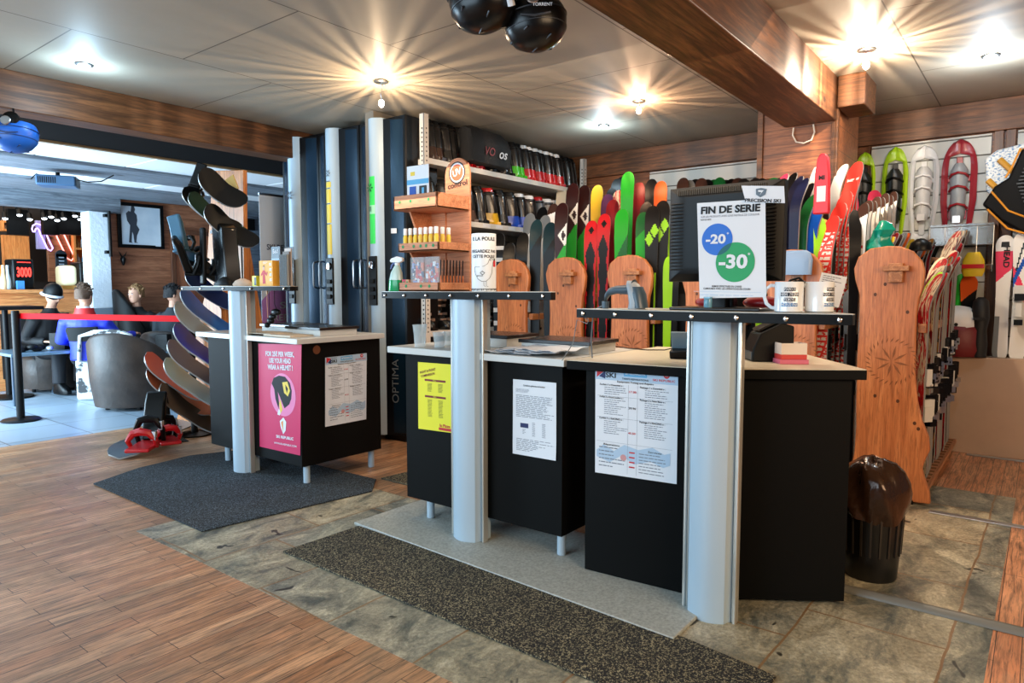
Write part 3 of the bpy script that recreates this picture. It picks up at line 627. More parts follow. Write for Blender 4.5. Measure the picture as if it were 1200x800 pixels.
def ski_mesh(L, pat, w=.105, curl=.075, cl=.24, twin=0, fine=60):
    """Stands on its tail; shown face looks to -x, the tip curls to +x."""
    mats, f = pat; m = MB(); nz, nu = (150, 14) if len(mats) > 1 else (fine, 3); hs = [L * (1 - (1 - i / nz) ** 1.6) for i in range(nz + 1)]
    def hw(z):
        t = z / L; b = (w / 2) * (.86 - .2 * sin(pi * min(1, t / .92)) + .16 * t ** 2)
        d = L - z
        if d < .1: b *= sqrt(max(.0, 1 - ((.1 - d) / .1) ** 2.4)) * .96 + .04
        if z < .04: b *= .75 + .25 * z / .04
        return b
    def xo(z):
        d = L - z; return curl * max(0, 1 - d / cl) ** 1.8
    fr, bk = [], []
    for z in hs:
        b = hw(z); x = xo(z)
        fr.append([(x, -b + 2 * b * k / nu, z) for k in range(nu + 1)]); bk.append([(x + .012, -b + 2 * b * k / nu, z) for k in range(nu + 1)])
    for i in range(nz):
        for k in range(nu):
            u = -1 + 2 * (k + .5) / nu; d = L - (hs[i] + hs[i + 1]) / 2
            m.add([fr[i][k], fr[i][k + 1], fr[i + 1][k + 1], fr[i + 1][k]], [(3, 2, 1, 0)], f(u, d))
    vs = []; fs = []
    for i in range(nz + 1): vs += [fr[i][0], bk[i][0], bk[i][-1], fr[i][-1]]
    E = len(mats)
    for i in range(nz):
        a = i * 4; b = a + 4; fs += [(a, b, b + 1, a + 1), (a + 2, b + 2, b + 3, a + 3), (a + 1, b + 1, b + 2, a + 2)]
    m.add(vs, fs, [E, E, E + 1] * nz)
    n = nz * 4; m.add([vs[0], vs[1], vs[2], vs[3], vs[n], vs[n + 1], vs[n + 2], vs[n + 3]], [(0, 1, 2, 3), (7, 6, 5, 4)], E)
    return m, mats + [EDGE, sm['black']]
def binding(m, z, x0, s, heel):
    if heel: m.box(min(x0, x0 + s * .06), max(x0, x0 + s * .06), -.03, .03, z, z + .09, 0).box(min(x0, x0 + s * .085), max(x0, x0 + s * .085), -.018, .018, z + .03, z + .13, 0).box(min(x0 + s * .05, x0 + s * .1), max(x0 + s * .05, x0 + s * .1), -.026, .026, z - .03, z + .01, 1)
    else: m.box(min(x0, x0 + s * .04), max(x0, x0 + s * .04), -.034, .034, z, z + .1, 0).box(min(x0 + s * .02, x0 + s * .065), max(x0 + s * .02, x0 + s * .065), -.03, .03, z - .01, z + .04, 1).cyl((x0 + s * .03, -.045, z + .01), (x0 + s * .03, .045, z + .01), .008, n=8, mi=0)
    return m
skip = {}
BIND = {'k': [BLACK, STEEL], 'w': [mat('binding_white', (214, 214, 210), .4), BLACK]}
def ski(kind, L, x, y, yaw, label, group, z=.102, front_binding=False, lean=0., col='k', w=.105, curl=.075, cl=.24):
    key = (kind, L, front_binding, col, w, curl, cl)
    if key not in skip:
        mb, mats = ski_mesh(L, PATS[kind], w, curl, cl)
        o = mb.build('ski', mats, smooth=40); s = -1 if front_binding else 1; x0 = -.001 if front_binding else .013
        for nm, zz, h in (('toe_binding', L * .47, False), ('heel_binding', L * .30, True)): binding(MB(), zz, x0, s, h).build(nm, BIND[col], o)
        skip[key] = o; KIDS[o.name] = list(o.children); o['category'] = 'ski'
    else: o = copy_tree(skip[key])
    o.location = (x, y, z); o.rotation_euler = (0, lean, yaw); tag(o, label, None, group); return o
PATS = {k: pat_plain(k) for k in SK}
def gfx(a, b, k):
    t = NT('ski_print_' + a + b); v = t.coord('Object', (1, 6, 1.)); w1 = t.noise(v, k, 3, .6, 1.5); w2 = t.noise(t.coord('Object', (1, 22, 5)), 5, 2)
    c_ = t.mix(t.ramp(w1, [(.5, 0.), (.52, 1.)]), SK[a], SK[b]); c_ = t.mix(t.ramp(w2, [(.62, 0.), (.64, .8)]), c_, SK['black'])
    t.l(c_, t.b.inputs['Base Color']); t.b.inputs['Roughness'].default_value = .4; return [t.m], lambda u, d: 0
def letters():
    t = NT('ski_white_lettering'); v = t.coord('Object', (1, 1, 1)); sx = t.n('SeparateXYZ'); t.l(v, sx.inputs[0])
    br = t.n('TexBrick'); br.offset = .3; br.inputs['Scale'].default_value = 1; br.inputs['Brick Width'].default_value = .034; br.inputs['Row Height'].default_value = .085; br.inputs['Mortar Size'].default_value = .007; br.inputs['Mortar Smooth'].default_value = 0
    mp = t.coord('Object', (1, 1, 1)); cb = t.n('CombineXYZ'); t.l(sx.outputs[2], cb.inputs[0]); ma = t.n('Math', operation='MULTIPLY_ADD'); ma.inputs[1].default_value = 1.; t.l(sx.outputs[1], ma.inputs[0]); m3 = t.n('Math', operation='MULTIPLY'); m3.inputs[1].default_value = .35; t.l(sx.outputs[2], m3.inputs[0]); t.l(m3.outputs[0], ma.inputs[2]); t.l(ma.outputs[0], cb.inputs[1]); t.l(cb.outputs[0], br.inputs['Vector'])
    nn = t.noise(t.coord('Object', (1, 1, 1)), 48, 1); br.inputs['Color1'].default_value = (1, 1, 1, 1); br.inputs['Color2'].default_value = (1, 1, 1, 1); br.inputs['Mortar'].default_value = (0, 0, 0, 1)
    f = t.mix(1., br.outputs['Color'], t.ramp(nn, [(.4, 0.), (.42, 1.)]), 'MULTIPLY')
    ab = t.n('Math', operation='ABSOLUTE'); t.l(sx.outputs[1], ab.inputs[0]); f = t.mix(t.ramp(ab.outputs[0], [(.037, 0.), (.038, 1.)]), f, (0, 0, 0))
    c_ = t.mix(f, SK['coral'], (236, 230, 224)); t.l(c_, t.b.inputs['Base Color']); t.b.inputs['Roughness'].default_value = .35
    return [sm['coral'], t.m], lambda u, d: 1 if d > .11 else 0
PATS.update(fischer=pat_fischer(), squares=pat_squares(), flame=pat_flame(), letters=letters(), whitered=pat_wht(), blackwhite=pat_bars('black', 'white'),
            tealtip=pat_top('teal', 'black', .2, .08), greenblack=pat_top('green', 'dkgreen', .3, .1), redwhite=gfx('red', 'cream', 5), redblack=gfx('darkred', 'red', 6), goldblack=gfx('gold', 'black', 7), silver=pat_top('grey', 'white', .2, .05), greenred=pat_top('dkgreen', 'green', .15, .05), creamred=gfx('cream', 'darkred', 5), orangeblack=pat_top('orange', 'black', .16, .05))
words_ = {'fischer': 'green and brown ski with white triangle', 'squares': 'black ski with lime squares', 'flame': 'red ski with black flame', 'letters': 'red ski covered in white lettering', 'whitered': 'white ski with brown tip', 'blackwhite': 'black and white banded ski', 'tealtip': 'black ski with dark teal tip', 'greenblack': 'green ski', 'redwhite': 'red and cream ski', 'redblack': 'dark red ski', 'goldblack': 'gold and black ski', 'silver': 'grey-tipped white ski', 'greenred': 'green ski with dark tip', 'creamred': 'cream and red ski', 'orangeblack': 'orange-tipped black ski'}
def wd(k): return words_.get(k, k + ' ski').replace('dkgreen', 'dark green').replace('darkred', 'dark red')
def ski_px(kind, px, py, X, where, yaw=.35, g='skis standing in the racks', front=False, lean=0., w=.105, curl=.075, cl=.24, col='k'):
    p = atX(px, py, X); low = X > 5.02 and p.y < 2.1; L = round(max(1.1, p.z - (.0 if low else .1)), 2)
    return ski(kind, L, X, p.y, yaw, wd(kind) + ' ' + where, g, z=.002 if low else .102, front_binding=front, lean=lean, w=w, curl=curl, cl=cl, col=col)
# --- rows read off from the boot shelves to the pillar
A = 'between the first and second pine rack ends'
for kind, px, py, X, wh in [
    ('blackwhite', 583, 273, 4.72, 'standing beside the chicken tin'),
    ('black', 595, 284, 4.62, 'first from the chicken tin, ' + A), ('black', 611, 272, 4.62, 'second from the chicken tin, ' + A),
    ('tealtip', 627, 256, 4.62, 'with a round logo next to the plain black pair'), ('tealtip', 643, 259, 4.62, 'nearest to the green skis'),
    ('silver', 619, 249, 5.0, 'with pale tip behind the teal ski'), ('silver', 637, 252, 5.0, 'with pale tip behind the black teal pair'),
    ('whitered', 647, 238, 5.3, 'with cream tip below the boot shelf'), ('black', 634, 242, 5.3, 'leaning low under the silver boots'),
    ('fischer', 657, 236, 4.62, 'shorter one standing left of its pair'), ('fischer', 670, 213, 4.8, 'taller one above the second pine rack end'), ('fischer', 683, 216, 4.95, 'further back beside the taller green one'),
    ('cream', 657, 217, 5.9, 'rounded beige tip under the top boot shelf'), ('yellow', 699, 216, 5.3, 'with bright yellow tip in front of the board wall'), ('brown', 689, 219, 5.6, 'with orange-brown tip behind the yellow one'),
    ('flame', 692, 257, 4.62, 'standing right above the second pine rack end'), ('flame', 707, 249, 4.66, 'next to the shorter flame ski'),
    ('purple', 711, 226, 5.1, 'behind the red flame pair'), ('black', 716, 219, 5.3, 'with dark tip behind the red flame pair'), ('darkred', 717, 232, 4.9, 'between the flame pair and the green skis'),
    ('redwhite', 724, 221, 5.2, 'with bright red tip left of the tallest green ski'), ('green', 735, 200, 4.9, 'tallest of all with bright green face'), ('greenblack', 728, 244, 4.62, 'shorter, above the scanner rack end'), ('greenred', 753, 248, 4.66, 'darker, right above the scanner rack end'),
    ('black', 722, 208, 5.6, 'thin dark tip left of the tallest green ski'), ('black', 727, 206, 5.7, 'thin dark tip touching the tallest green ski'),
    ('darkred', 748, 212, 5.1, 'with red tip right of the tallest green ski'), ('orange', 774, 210, 5.2, 'with orange tip beside the monitor'), ('black', 763, 208, 5.4, 'with pointed black tip left of the orange one'), ('squares', 764, 240, 4.64, 'left one of the pair beside the monitor'), ('squares', 776, 233, 4.70, 'right one of the pair beside the monitor'),
    ('black', 757, 235, 5.0, 'behind the lime square pair'), ('lime', 790, 262, 4.8, 'low behind the left edge of the monitor'), ('black', 800, 250, 4.8, 'hidden behind the monitor'), ('lime', 812, 262, 4.9, 'behind the poster')]:
    ski_px(kind, px, py, X, wh)
rnd = random.Random(5)
# ends seen above the monitor
for k in range(17):
    px = 800 + k * 7.2; cn = rnd.choice(['black', 'dkgreen', 'grey', 'black', 'brown', 'black'])
    ski_px(cn, px, 207 + 3 * rnd.random() - 1.5, (5.75 if px < 868 else 4.85) + .04 * (k % 3), f'tip showing above the monitor, number {k + 1} along', curl=.13, cl=.2)
for kind, px, py, X, wh in [(a_, b_, c_, min(d_, 4.62 + (5 if a_ == 'white' else (1 if a_ == 'blue' else b_ % 4)) * .08) if b_ > 900 else d_, e_) for a_, b_, c_, d_, e_ in [('black', 905, 204, 5.3, 'with curved tip right of the white card'), ('pink', 908, 201, 5.7, 'pale pink pointed tip right of the monitor'), ('black', 919, 201, 5.2, 'tall black, right of the monitor'), ('navy', 926, 205, 4.9, 'dark navy blue pair beside the monitor'), ('navy', 932, 207, 4.9, 'second navy one beside the monitor'), ('black', 939, 212, 5.2, 'with hooked tip left of the blue ski'),
    ('dkgreen', 941, 226, 4.9, 'between navy and bright blue skis'), ('blue', 951, 233, 4.75, 'bright blue, left of the red case'), ('white', 953, 184, 5.6, 'pointed white tip left of the red ski bag'), ('white', 979, 190, 5.6, 'pointed white tip right of the red ski bag'), ('black', 946, 246, 4.8, 'dark edge beside the bright blue one')]]:
    ski_px(kind, px, py, X, wh, yaw=-.35, w=.078 if kind != 'blue' else .1, curl=.12)
# narrow skis with lime edges below the poster and by the mugs
for k, (px, cn) in enumerate([(783, 'lime'), (790, 'black'), (893, 'lime'), (962, 'lime'), (968, 'yellow'), (974, 'black')]):
    ski_px(cn, px, 300 if px < 950 else 240 + k * 4, 4.62 + .02 * k, f'narrow and low beside a pine rack end, number {k + 1}', w=.075)
# red case hanging over ski tips
for px, py, X, wh in ((968, 251, 4.66, 'front'), (977, 237, 4.85, 'second'), (984, 222, 4.92, 'third'), (991, 208, 4.98, 'fourth'), (997, 187, 5.04, 'fifth and tallest')):
    ski_px('letters', px, py, X, wh + ' in the fan of red racing skis', yaw=-.25, w=.1, curl=.11, cl=.3)
for k in range(8):
    ski_px('whitered', 1009 + k * 5.0, 238 - (k % 2) * 3 - k * 1.7, 4.66 + .13 * k, f'in the row left above the largest rack, number {k + 1} back', yaw=-.25, w=.075, curl=.05, cl=.16)
ski_px('black', 1004, 244, 4.62, 'thin and dark beside the white row', w=.07); ski_px('pink', 999, 225, 6.0, 'pale pink tip at the start of the white row'); ski_px('pink', 1027, 222, 6.0, 'pale pink tip above the white row')
# bushy mass of tips above the largest rack
for k in range(20):
    px = 1000 + k * 4.7; py = 279 - 7 * rnd.random() - (4 if k < 5 else 0) + (0 if k < 12 else 3)
    kd = ['goldblack', 'yellow', 'black', 'brown', 'orangeblack', 'cream', 'redblack', 'creamred', 'grey'][(k * 5 + k // 3) % 9]
    p = ski_px(kd, px, py, 4.9 + .07 * k, f'with curled tip above the largest rack, number {k + 1}', yaw=-.5, curl=.12, cl=.2, w=.08)
# --- row on the near side of the largest rack, bindings turned outwards
rowk = ['redwhite', 'cream', 'redblack', 'red', 'goldblack', 'creamred', 'redblack', 'lime', 'brown', 'cream', 'redwhite', 'black', 'redblack', 'goldblack', 'creamred', 'red']
for k in range(28):
    x = 4.60 + .108 * (k // 2) + .034 * (k % 2) + rnd.uniform(-.01, .01); kd = rowk[(k * 7) % 16]; y = .548 + rnd.uniform(-.012, .012)
    L = round(1.24 + .008 * k + [0, .03, -.03, .05][k // 2 % 4] + (.1 if k > 17 else 0), 2)
    ski(kd, L, x, y, -.55 + rnd.uniform(-.16, .16), wd(kd) + f', number {k + 1} in the near row of the largest rack', 'skis in the near row of the largest rack', col='w' if k % 5 == 0 else 'k', w=.08, curl=.12, cl=.22)
    if k % 2: o_ = skip[(kd, L, False, 'w' if k % 5 == 0 else 'k', .08, .12, .22)]
# dense low rows in the gaps so bindings show between racks
for r in range(1, 6):
    for k in range(4):
        kd = ['black', 'grey', 'redblack', 'black'][(k + r) % 4]
        y = RY[r] - .27 + .0; ski(kd, 1.15, 4.75 + .22 * k, y, .35, wd(kd) + f' low beside {["", "the rack behind the mugs", "the rack behind the poster", "the scanner rack", "the second rack end", "the rack end by the tin"][r]}, number {k + 1} back', 'skis low in the racks', front_binding=True, col='kw'[k % 2])
# red soft case over a ski tip with white patch
p = atX(965, 180, 4.58); m = MB()
m.loft([[(p.x + dx, p.y + dy * wv, z) for dx, dy in ((-.022, -1), (-.022, 1), (.022, 1), (.022, -1))] for z, wv in ((p.z, .014), (p.z - .03, .032), (p.z - .12, .042), (p.z - .3, .046), (p.z - .37, .048))])
o = m.build('ski_tip_cover', mat('red_cover', (214, 30, 52), .45), bevel=.008); tag(o, 'bright red cover with a white patch pulled over a ski tip', 'ski cover')
m = MB(); M = frame((p.x - .0225, p.y, p.z - .25), (0, -1, 0), (0, 0, 1)); m.add([M @ Vector(v) for v in ((-.026, -.045, .001), (.026, -.045, .001), (.026, .05, .001), (-.026, .05, .001))], [(0, 1, 2, 3)]); m.build('white_patch', PAPER, o)
MB().text('MI', .035, frame((p.x - .0225, p.y, p.z - .15), (0, -1, 0), (0, 0, 1)), 0, bold=.04).build('cover_lettering', [INK], o)
# ================================================================== posters and notices
def sheet(name, pts, mats, draw, label, cat, bend=.0, thick=.0012, parent=None):
    """A sheet of paper on four corner points (top left, top right, bottom right, bottom left). draw(mb, w, h, M) adds print."""
    tl, tr, br_, bl = [Vector(p) for p in pts]; ex = (tr - tl); ey = (tl - bl); w_, h_ = ex.length, ey.length
    n = ex.cross(ey).normalized(); nx, ny = 6, 8; m = MB(); rows = []
    for j in range(ny + 1):
        rows.append([bl + (br_ - bl) * (i / nx) * (1 - j / ny) + (tr - tl) * (i / nx) * (j / ny) + ey * (j / ny) + n * (.0015 + bend * max(0, 1 - j / ny * 3.5) ** 2 * (i / nx)) for i in range(nx + 1)])
    for off, flip in ((0, 0), (-thick, 1)):
        vs = [p + n * off for r in rows for p in r]; fs = []
        for j in range(ny):
            for i in range(nx):
                a = j * (nx + 1) + i; q = (a, a + 1, a + nx + 2, a + nx + 1); fs.append(q[::-1] if flip else q)
        m.add(vs, fs, 0)
    M = frame(tl + n * .0022, ex, ey)   # origin top left, y up
    draw(m, w_, h_, M); o = m.build(name, mats, parent, smooth=20)
    return tag(o, label, cat) if label else o
def rect(m, M, x0, x1, y0, y1, mi, z=.0003): m.add([M @ Vector(p) for p in ((x0, y0, z), (x1, y0, z), (x1, y1, z), (x0, y1, z))], [(0, 1, 2, 3)], mi)
def disc(m, M, x, y, r, mi, z=.0003, n=40): m.add([M @ Vector((x + r * cos(2 * pi * k / n), y + r * sin(2 * pi * k / n), z)) for k in range(n)], [tuple(range(n))], mi)
def T(m, M, body, x, y, size, mi, fit=None, align='CENTER', bold=.015, rot=0., z=.0004, shear=0.):
    m.text(body, size, M @ Matrix.Translation((x, y, z)) @ Matrix.Rotation(rot, 4, 'Z'), mi, align=align, bold=bold, fit=fit, shear=shear)
def lines(m, M, x0, x1, y0, y1, n, mi, r=.5, th=.35, seed=1):
    q = random.Random(seed); s = (y1 - y0) / n
    for k in range(n):
        xe = x0 + (x1 - x0) * (1 - r * q.random())
        x = x0
        while x < xe:
            ln = (x1 - x0) * (.05 + .14 * q.random()); rect(m, M, x, min(x + ln, xe), y1 - s * k - s * th, y1 - s * k, mi); x += ln + (x1 - x0) * .025
GREYI = mat('grey_print', (110, 116, 130), .7); BLUEI = mat('blue_print', (30, 80, 170), .6); REDI = mat('red_print', (200, 36, 44), .6)
SKYI = mat('sky_print', (88, 168, 214), .6); NAVYI = mat('navy_print', (28, 40, 90), .6); PALEI = mat('pale_blue_print', (176, 200, 222), .7); GREENI = mat('green_print', (24, 150, 88), .6)
# -- price list on the counters
def pricelist(m, w, h, M):
    rect(m, M, .0, w, -.11 * h, 0, 6, .0001)
    m.add([M @ Vector(p) for p in ((.02 * w, -.0 * h, .0006), (.02 * w, -.09 * h, .0006), (.13 * w, -.02 * h, .0006))], [(0, 1, 2)], 2)
    m.add([M @ Vector(p) for p in ((.13 * w, -.02 * h, .0006), (.05 * w, -.08 * h, .0006), (.13 * w, -.1 * h, .0006))], [(0, 1, 2)], 3)
    T(m, M, 'SKI', .2 * w, -.066 * h, .062 * h, 1, fit=.13 * w, bold=.03); T(m, M, 'PRECISION', .2 * w, -.02 * h, .02 * h, 1, fit=.13 * w)
    rect(m, M, .36 * w, .64 * w, -.065 * h, -.01 * h, 4); T(m, M, 'SETBOARD.FR', .5 * w, -.038 * h, .035 * h, 0, fit=.25 * w, z=.0008)
    disc(m, M, .87 * w, -.03 * h, .028 * h, 2); T(m, M, 'M', .87 * w, -.03 * h, .03 * h, 0, z=.0008); T(m, M, 'SKI REPUBLIC', .84 * w, -.078 * h, .028 * h, 2, fit=.26 * w)
    T(m, M, 'TARIFS REPARATIONS', .5 * w, -.088 * h, .024 * h, 1, fit=.32 * w); T(m, M, 'Equipment Tuning and Repairs', .5 * w, -.118 * h, .024 * h, 1, fit=.44 * w)
    for x0, xs in ((.06, 'Forfait 1 « Essentiel » :|Forfait 2 « Grand confort » :|Forfait 3 « RACING » :'), (.56, 'Package 1 « Essentiel » :|Package 2 « New Base » :|Package 3 « RACING » :')):
        for k, (s, y, n) in enumerate(zip(xs.split('|'), (.155, .27, .47), (4, 8, 7))):
            T(m, M, s, x0 * w, -y * h, .024 * h, 1, align='LEFT', fit=.3 * w); lines(m, M, (x0 + .06) * w, (x0 + .36) * w, -(y + .025 + n * .0185) * h, -(y + .022) * h, n, 5, .5, .3, k + int(x0 * 50))
    for y, s in ((.205, '17.00'), (.355, '29.90'), (.585, '45.50')): T(m, M, s, .47 * w, -y * h, .026 * h, 1 if y == .355 else 2, fit=.09 * w)
    for x in (.42, .53): rect(m, M, x * w, x * w + .0008, -.97 * h, -.14 * h, 5)
    for y in (.26, .46, .69): rect(m, M, .03 * w, .95 * w, -y * h, -y * h + .0008, 5)
    q = random.Random(3); cx = [(-0.02, -.78), (.12, -.72), (.25, -.77), (.38, -.7), (.55, -.73), (.72, -.69), (.86, -.74), (1.0, -.72), (1.0, -.83), (.85, -.86), (.7, -.82), (.5, -.87), (.35, -.8), (.2, -.88), (0.0, -.84)]
    m.add([M @ Vector((max(.03, min(.93, x)) * w, y * h, .00025)) for x, y in cx], [tuple(range(len(cx)))], 6)
    disc(m, M, .37 * w, -.82 * h, .03 * h, 7, .0004)
    T(m, M, 'Réparations', .22 * w, -.715 * h, .024 * h, 1, fit=.2 * w); T(m, M, 'Services', .75 * w, -.735 * h, .024 * h, 1, fit=.16 * w)
    lines(m, M, .06 * w, .4 * w, -.95 * h, -.74 * h, 6, 5, .5, .25, 5); lines(m, M, .56 * w, .94 * w, -.96 * h, -.76 * h, 7, 5, .4, .25, 6)
    for k in range(4): rect(m, M, .44 * w, .51 * w, -(.77 + k * .045) * h, -(.757 + k * .045) * h, 2)
PLM = [PAPER, INK, REDI, NAVYI, SKYI, GREYI, PALEI, mat('rose_print', (206, 150, 150), .7)]
def onX(x0, pts, fn=atX): return [fn(px, py, x0) for px, py in pts]
SX = 2.533
sheet('notice_poster', onX(SX, [(490, 424), (529.5, 427), (529.5, 507), (490.5, 502)]),
      [mat('yellow_paper', (236, 226, 50), .7), mat('dark_red_ink', (120, 20, 24), .6), INK, REDI], lambda m, w, h, M: (
      T(m, M, 'RIGHT & FRONT', .3 * w, -.12 * h, .05 * h, 1, fit=.48 * w, rot=.22), T(m, M, 'COMPARISON', .3 * w, -.18 * h, .05 * h, 1, fit=.42 * w, rot=.22),
      rect(m, M, .2 * w, .82 * w, -.27 * h, -.24 * h, 1), rect(m, M, .2 * w, .82 * w, -.51 * h, -.48 * h, 1), T(m, M, 'MENU', .5 * w, -.255 * h, .022 * h, 0, z=.0008), T(m, M, 'MENU', .5 * w, -.495 * h, .022 * h, 0, z=.0008),
      lines(m, M, .28 * w, .42 * w, -.43 * h, -.3 * h, 8, 2, .3), lines(m, M, .6 * w, .74 * w, -.43 * h, -.3 * h, 8, 2, .3), lines(m, M, .28 * w, .42 * w, -.8 * h, -.54 * h, 16, 2, .3), lines(m, M, .6 * w, .74 * w, -.8 * h, -.54 * h, 16, 2, .3),
      rect(m, M, .6 * w, .97 * w, -.97 * h, -.93 * h, 3), T(m, M, 'la Pizza', .78 * w, -.9 * h, .06 * h, 3, fit=.3 * w, bold=.03)), 'bright yellow flyer with dark red headings taped to the middle counter', 'poster')
sheet('notice_poster', onX(SX, [(601.5, 444), (652, 448.5), (652, 539.5), (601, 531)]), [PAPER, INK, GREYI, NAVYI], lambda m, w, h, M: (
      T(m, M, 'Conditions générales de location', .5 * w, -.07 * h, .03 * h, 1, fit=.5 * w), lines(m, M, .07 * w, .4 * w, -.17 * h, -.12 * h, 4, 2, .4), lines(m, M, .07 * w, .95 * w, -.5 * h, -.2 * h, 16, 2, .3),
      rect(m, M, .17 * w, .36 * w, -.63 * h, -.57 * h, 3), lines(m, M, .22 * w, .3 * w, -.72 * h, -.65 * h, 4, 2), lines(m, M, .45 * w, .52 * w, -.74 * h, -.55 * h, 10, 2, .2), lines(m, M, .68 * w, .76 * w, -.74 * h, -.55 * h, 10, 2, .2),
      lines(m, M, .07 * w, .95 * w, -.95 * h, -.78 * h, 9, 2, .5)), 'white printed notice full of small text taped on the middle counter', 'poster', bend=.004)
# left face of the angled counter
pA, pB = Vector((2.515, 1.545, 0)), Vector((2.555, 1.03, 0)); nrm = Vector((pB.y - pA.y, -(pB.x - pA.x), 0)).normalized()
if nrm.x > 0: nrm = -nrm
def onP(px, py, p0, n):
    d = _ray(px, py); return E0 + d * ((p0 - E0).dot(n) / d.dot(n))
sheet('price_list', [onP(px, py, pA + nrm * .004, nrm) for px, py in [(698, 430), (795, 437), (793, 567), (697.5, 553)]], PLM, pricelist, 'largest blue-white repair price list, in a clear sleeve on the angled counter', 'poster')
sheet('price_list', [atY(px, py, 3.651) for px, py in [(381, 419), (429.5, 413.5), (429, 491), (381, 500)]], PLM, pricelist, 'smaller price list on the side of the counter with the pink poster', 'poster')
# pink helmet poster
def pinkp(m, w, h, M):
    for k, s in enumerate(('FOR 25€ PER WEEK,', 'USE YOUR HEAD', 'WEAR A HELMET !')): T(m, M, s, .5 * w, -(.095 + .062 * k) * h, .062 * h, 1, fit=(.66, .5, .58)[k] * w, bold=.035)
    disc(m, M, .53 * w, -.47 * h, .2 * h, 5, .0002)
    def blob(pts, mi, z=.0005): m.add([M @ Vector(((.28 + x * .46) * w, -(.3 + y * .36) * h, z)) for x, y in pts], [tuple(range(len(pts)))], mi)
    blob([(.0, .2), (.12, .05), (.4, -.02), (.7, .0), (.93, .15), (1.0, .35), (.96, .55), (.85, .7), (.6, .82), (.48, .66), (.3, .4), (.12, .34)][::-1], 2)
    blob([(.12, .34), (.3, .4), (.34, .7), (.3, .85), (.16, .6)][::-1], 2)
    blob([(.55, .15), (.8, .12), (.92, .35), (.8, .5), (.62, .42)][::-1], 3, .0007); blob([(.7, .2), (.82, .3), (.76, .42), (.7, .3)][::-1], 2, .0009)
    blob([(.3, .85), (.22, 1.0), (.34, 1.02), (.42, .92)][::-1], 1); blob([(.34, .7), (.42, .6), (.5, .85), (.38, .98)][::-1], 3, .0006)
    m.add([M @ Vector((x * w, -y * h, .0006)) for x, y in ((.43, .72), (.52, .68), (.58, .72), (.56, .8), (.5, .84), (.45, .78))][::-1], [(0, 1, 2, 3, 4, 5)], 1)
    m.add([M @ Vector((x * w, -y * h, .0008)) for x, y in ((.46, .73), (.51, .71), (.5, .82))][::-1], [(0, 1, 2)], 4)
    T(m, M, 'SKI REPUBLIC', .53 * w, -.87 * h, .036 * h, 1, fit=.4 * w, bold=.03); T(m, M, 'WWW.SKI-REPUBLIC.COM', .53 * w, -.935 * h, .024 * h, 1, fit=.52 * w)
sheet('helmet_poster', onX(2.543, [(303, 402.5), (353.5, 403.5), (352, 533.5), (304.5, 523)]), [mat('pink_paper', (206, 34, 92), .55), PAPER, INK, YEL, mat('orange_ink', (232, 140, 60), .6), mat('pale_pink', (232, 130, 176), .6)], pinkp, 'pink poster of a black and yellow helmet on the left counter', 'poster')
# ================================================================== on the right-hand shelf
ST3 = 1.1705
# monitor seen from behind
MONB = mat('monitor_black', (8, 9, 11), .42, spec=.2); TEALB = mat('monitor_side_sheen', (26, 32, 38), .35)
tl, tr, bl = atX(783, 221, 2.56), atX(918, 222, 2.56), atX(783, 330, 2.56)
yc = (tl.y + tr.y) / 2; hw = (tl.y - tr.y) / 2; z0, z1 = bl.z, tl.z
mon = thing('computer_monitor', 'black computer monitor seen from behind with two white papers taped on', 'monitor', (2.56, yc, ST3)); zz = ST3
Z0, Z1 = z0 - zz, z1 - zz
m = MB(); m.box(.02, .06, -hw, hw, Z0, Z1)
m.loft([[(x, sy * (hw - iy), (Z0 + iz) if sz < 0 else (Z1 - iz2)) for sy, sz in ((1, -1), (-1, -1), (-1, 1), (1, 1))] for x, iy, iz, iz2 in ((.02, .0, .0, .0), (-.012, .05, .03, .035), (-.018, .09, .06, .04))])
MB().box(.06, .064, -hw + .015, hw - .015, Z0 + .015, Z1 - .015).build('screen', mat('dark_screen', (10, 12, 16), .1), mon)
for k in range(20): z = Z0 + .045 + k * (Z1 - Z0 - .1) / 20; m.box(-.0165, .0, hw - .075, hw - .02, z, z + .005, 1); m.box(-.0165, .0, -hw + .02, -hw + .075, z, z + .005, 1)
hous = m.build('rear_housing', [MONB, BLACK], mon, bevel=.003)
m = MB()
for k in range(46): y = hw - .05 - k * (2 * hw - .1) / 46; m.box(-.019, -.005, y - .0025, y, Z1 - .036, Z1 - .014)
m.build('top_vents', mat('vent_brown', (62, 56, 46), .6), hous)
MB().box(.0, .05, -.05, .05, .01, Z0 + .12).box(-.03, .02, -.035, .035, .005, Z0 + .08).build('neck', MONB, mon, bevel=.006)
MB().box(-.09, .10, -.18, .17, .0, .012).build('base', mat('monitor_base', (26, 28, 30), .3), mon, bevel=.005)
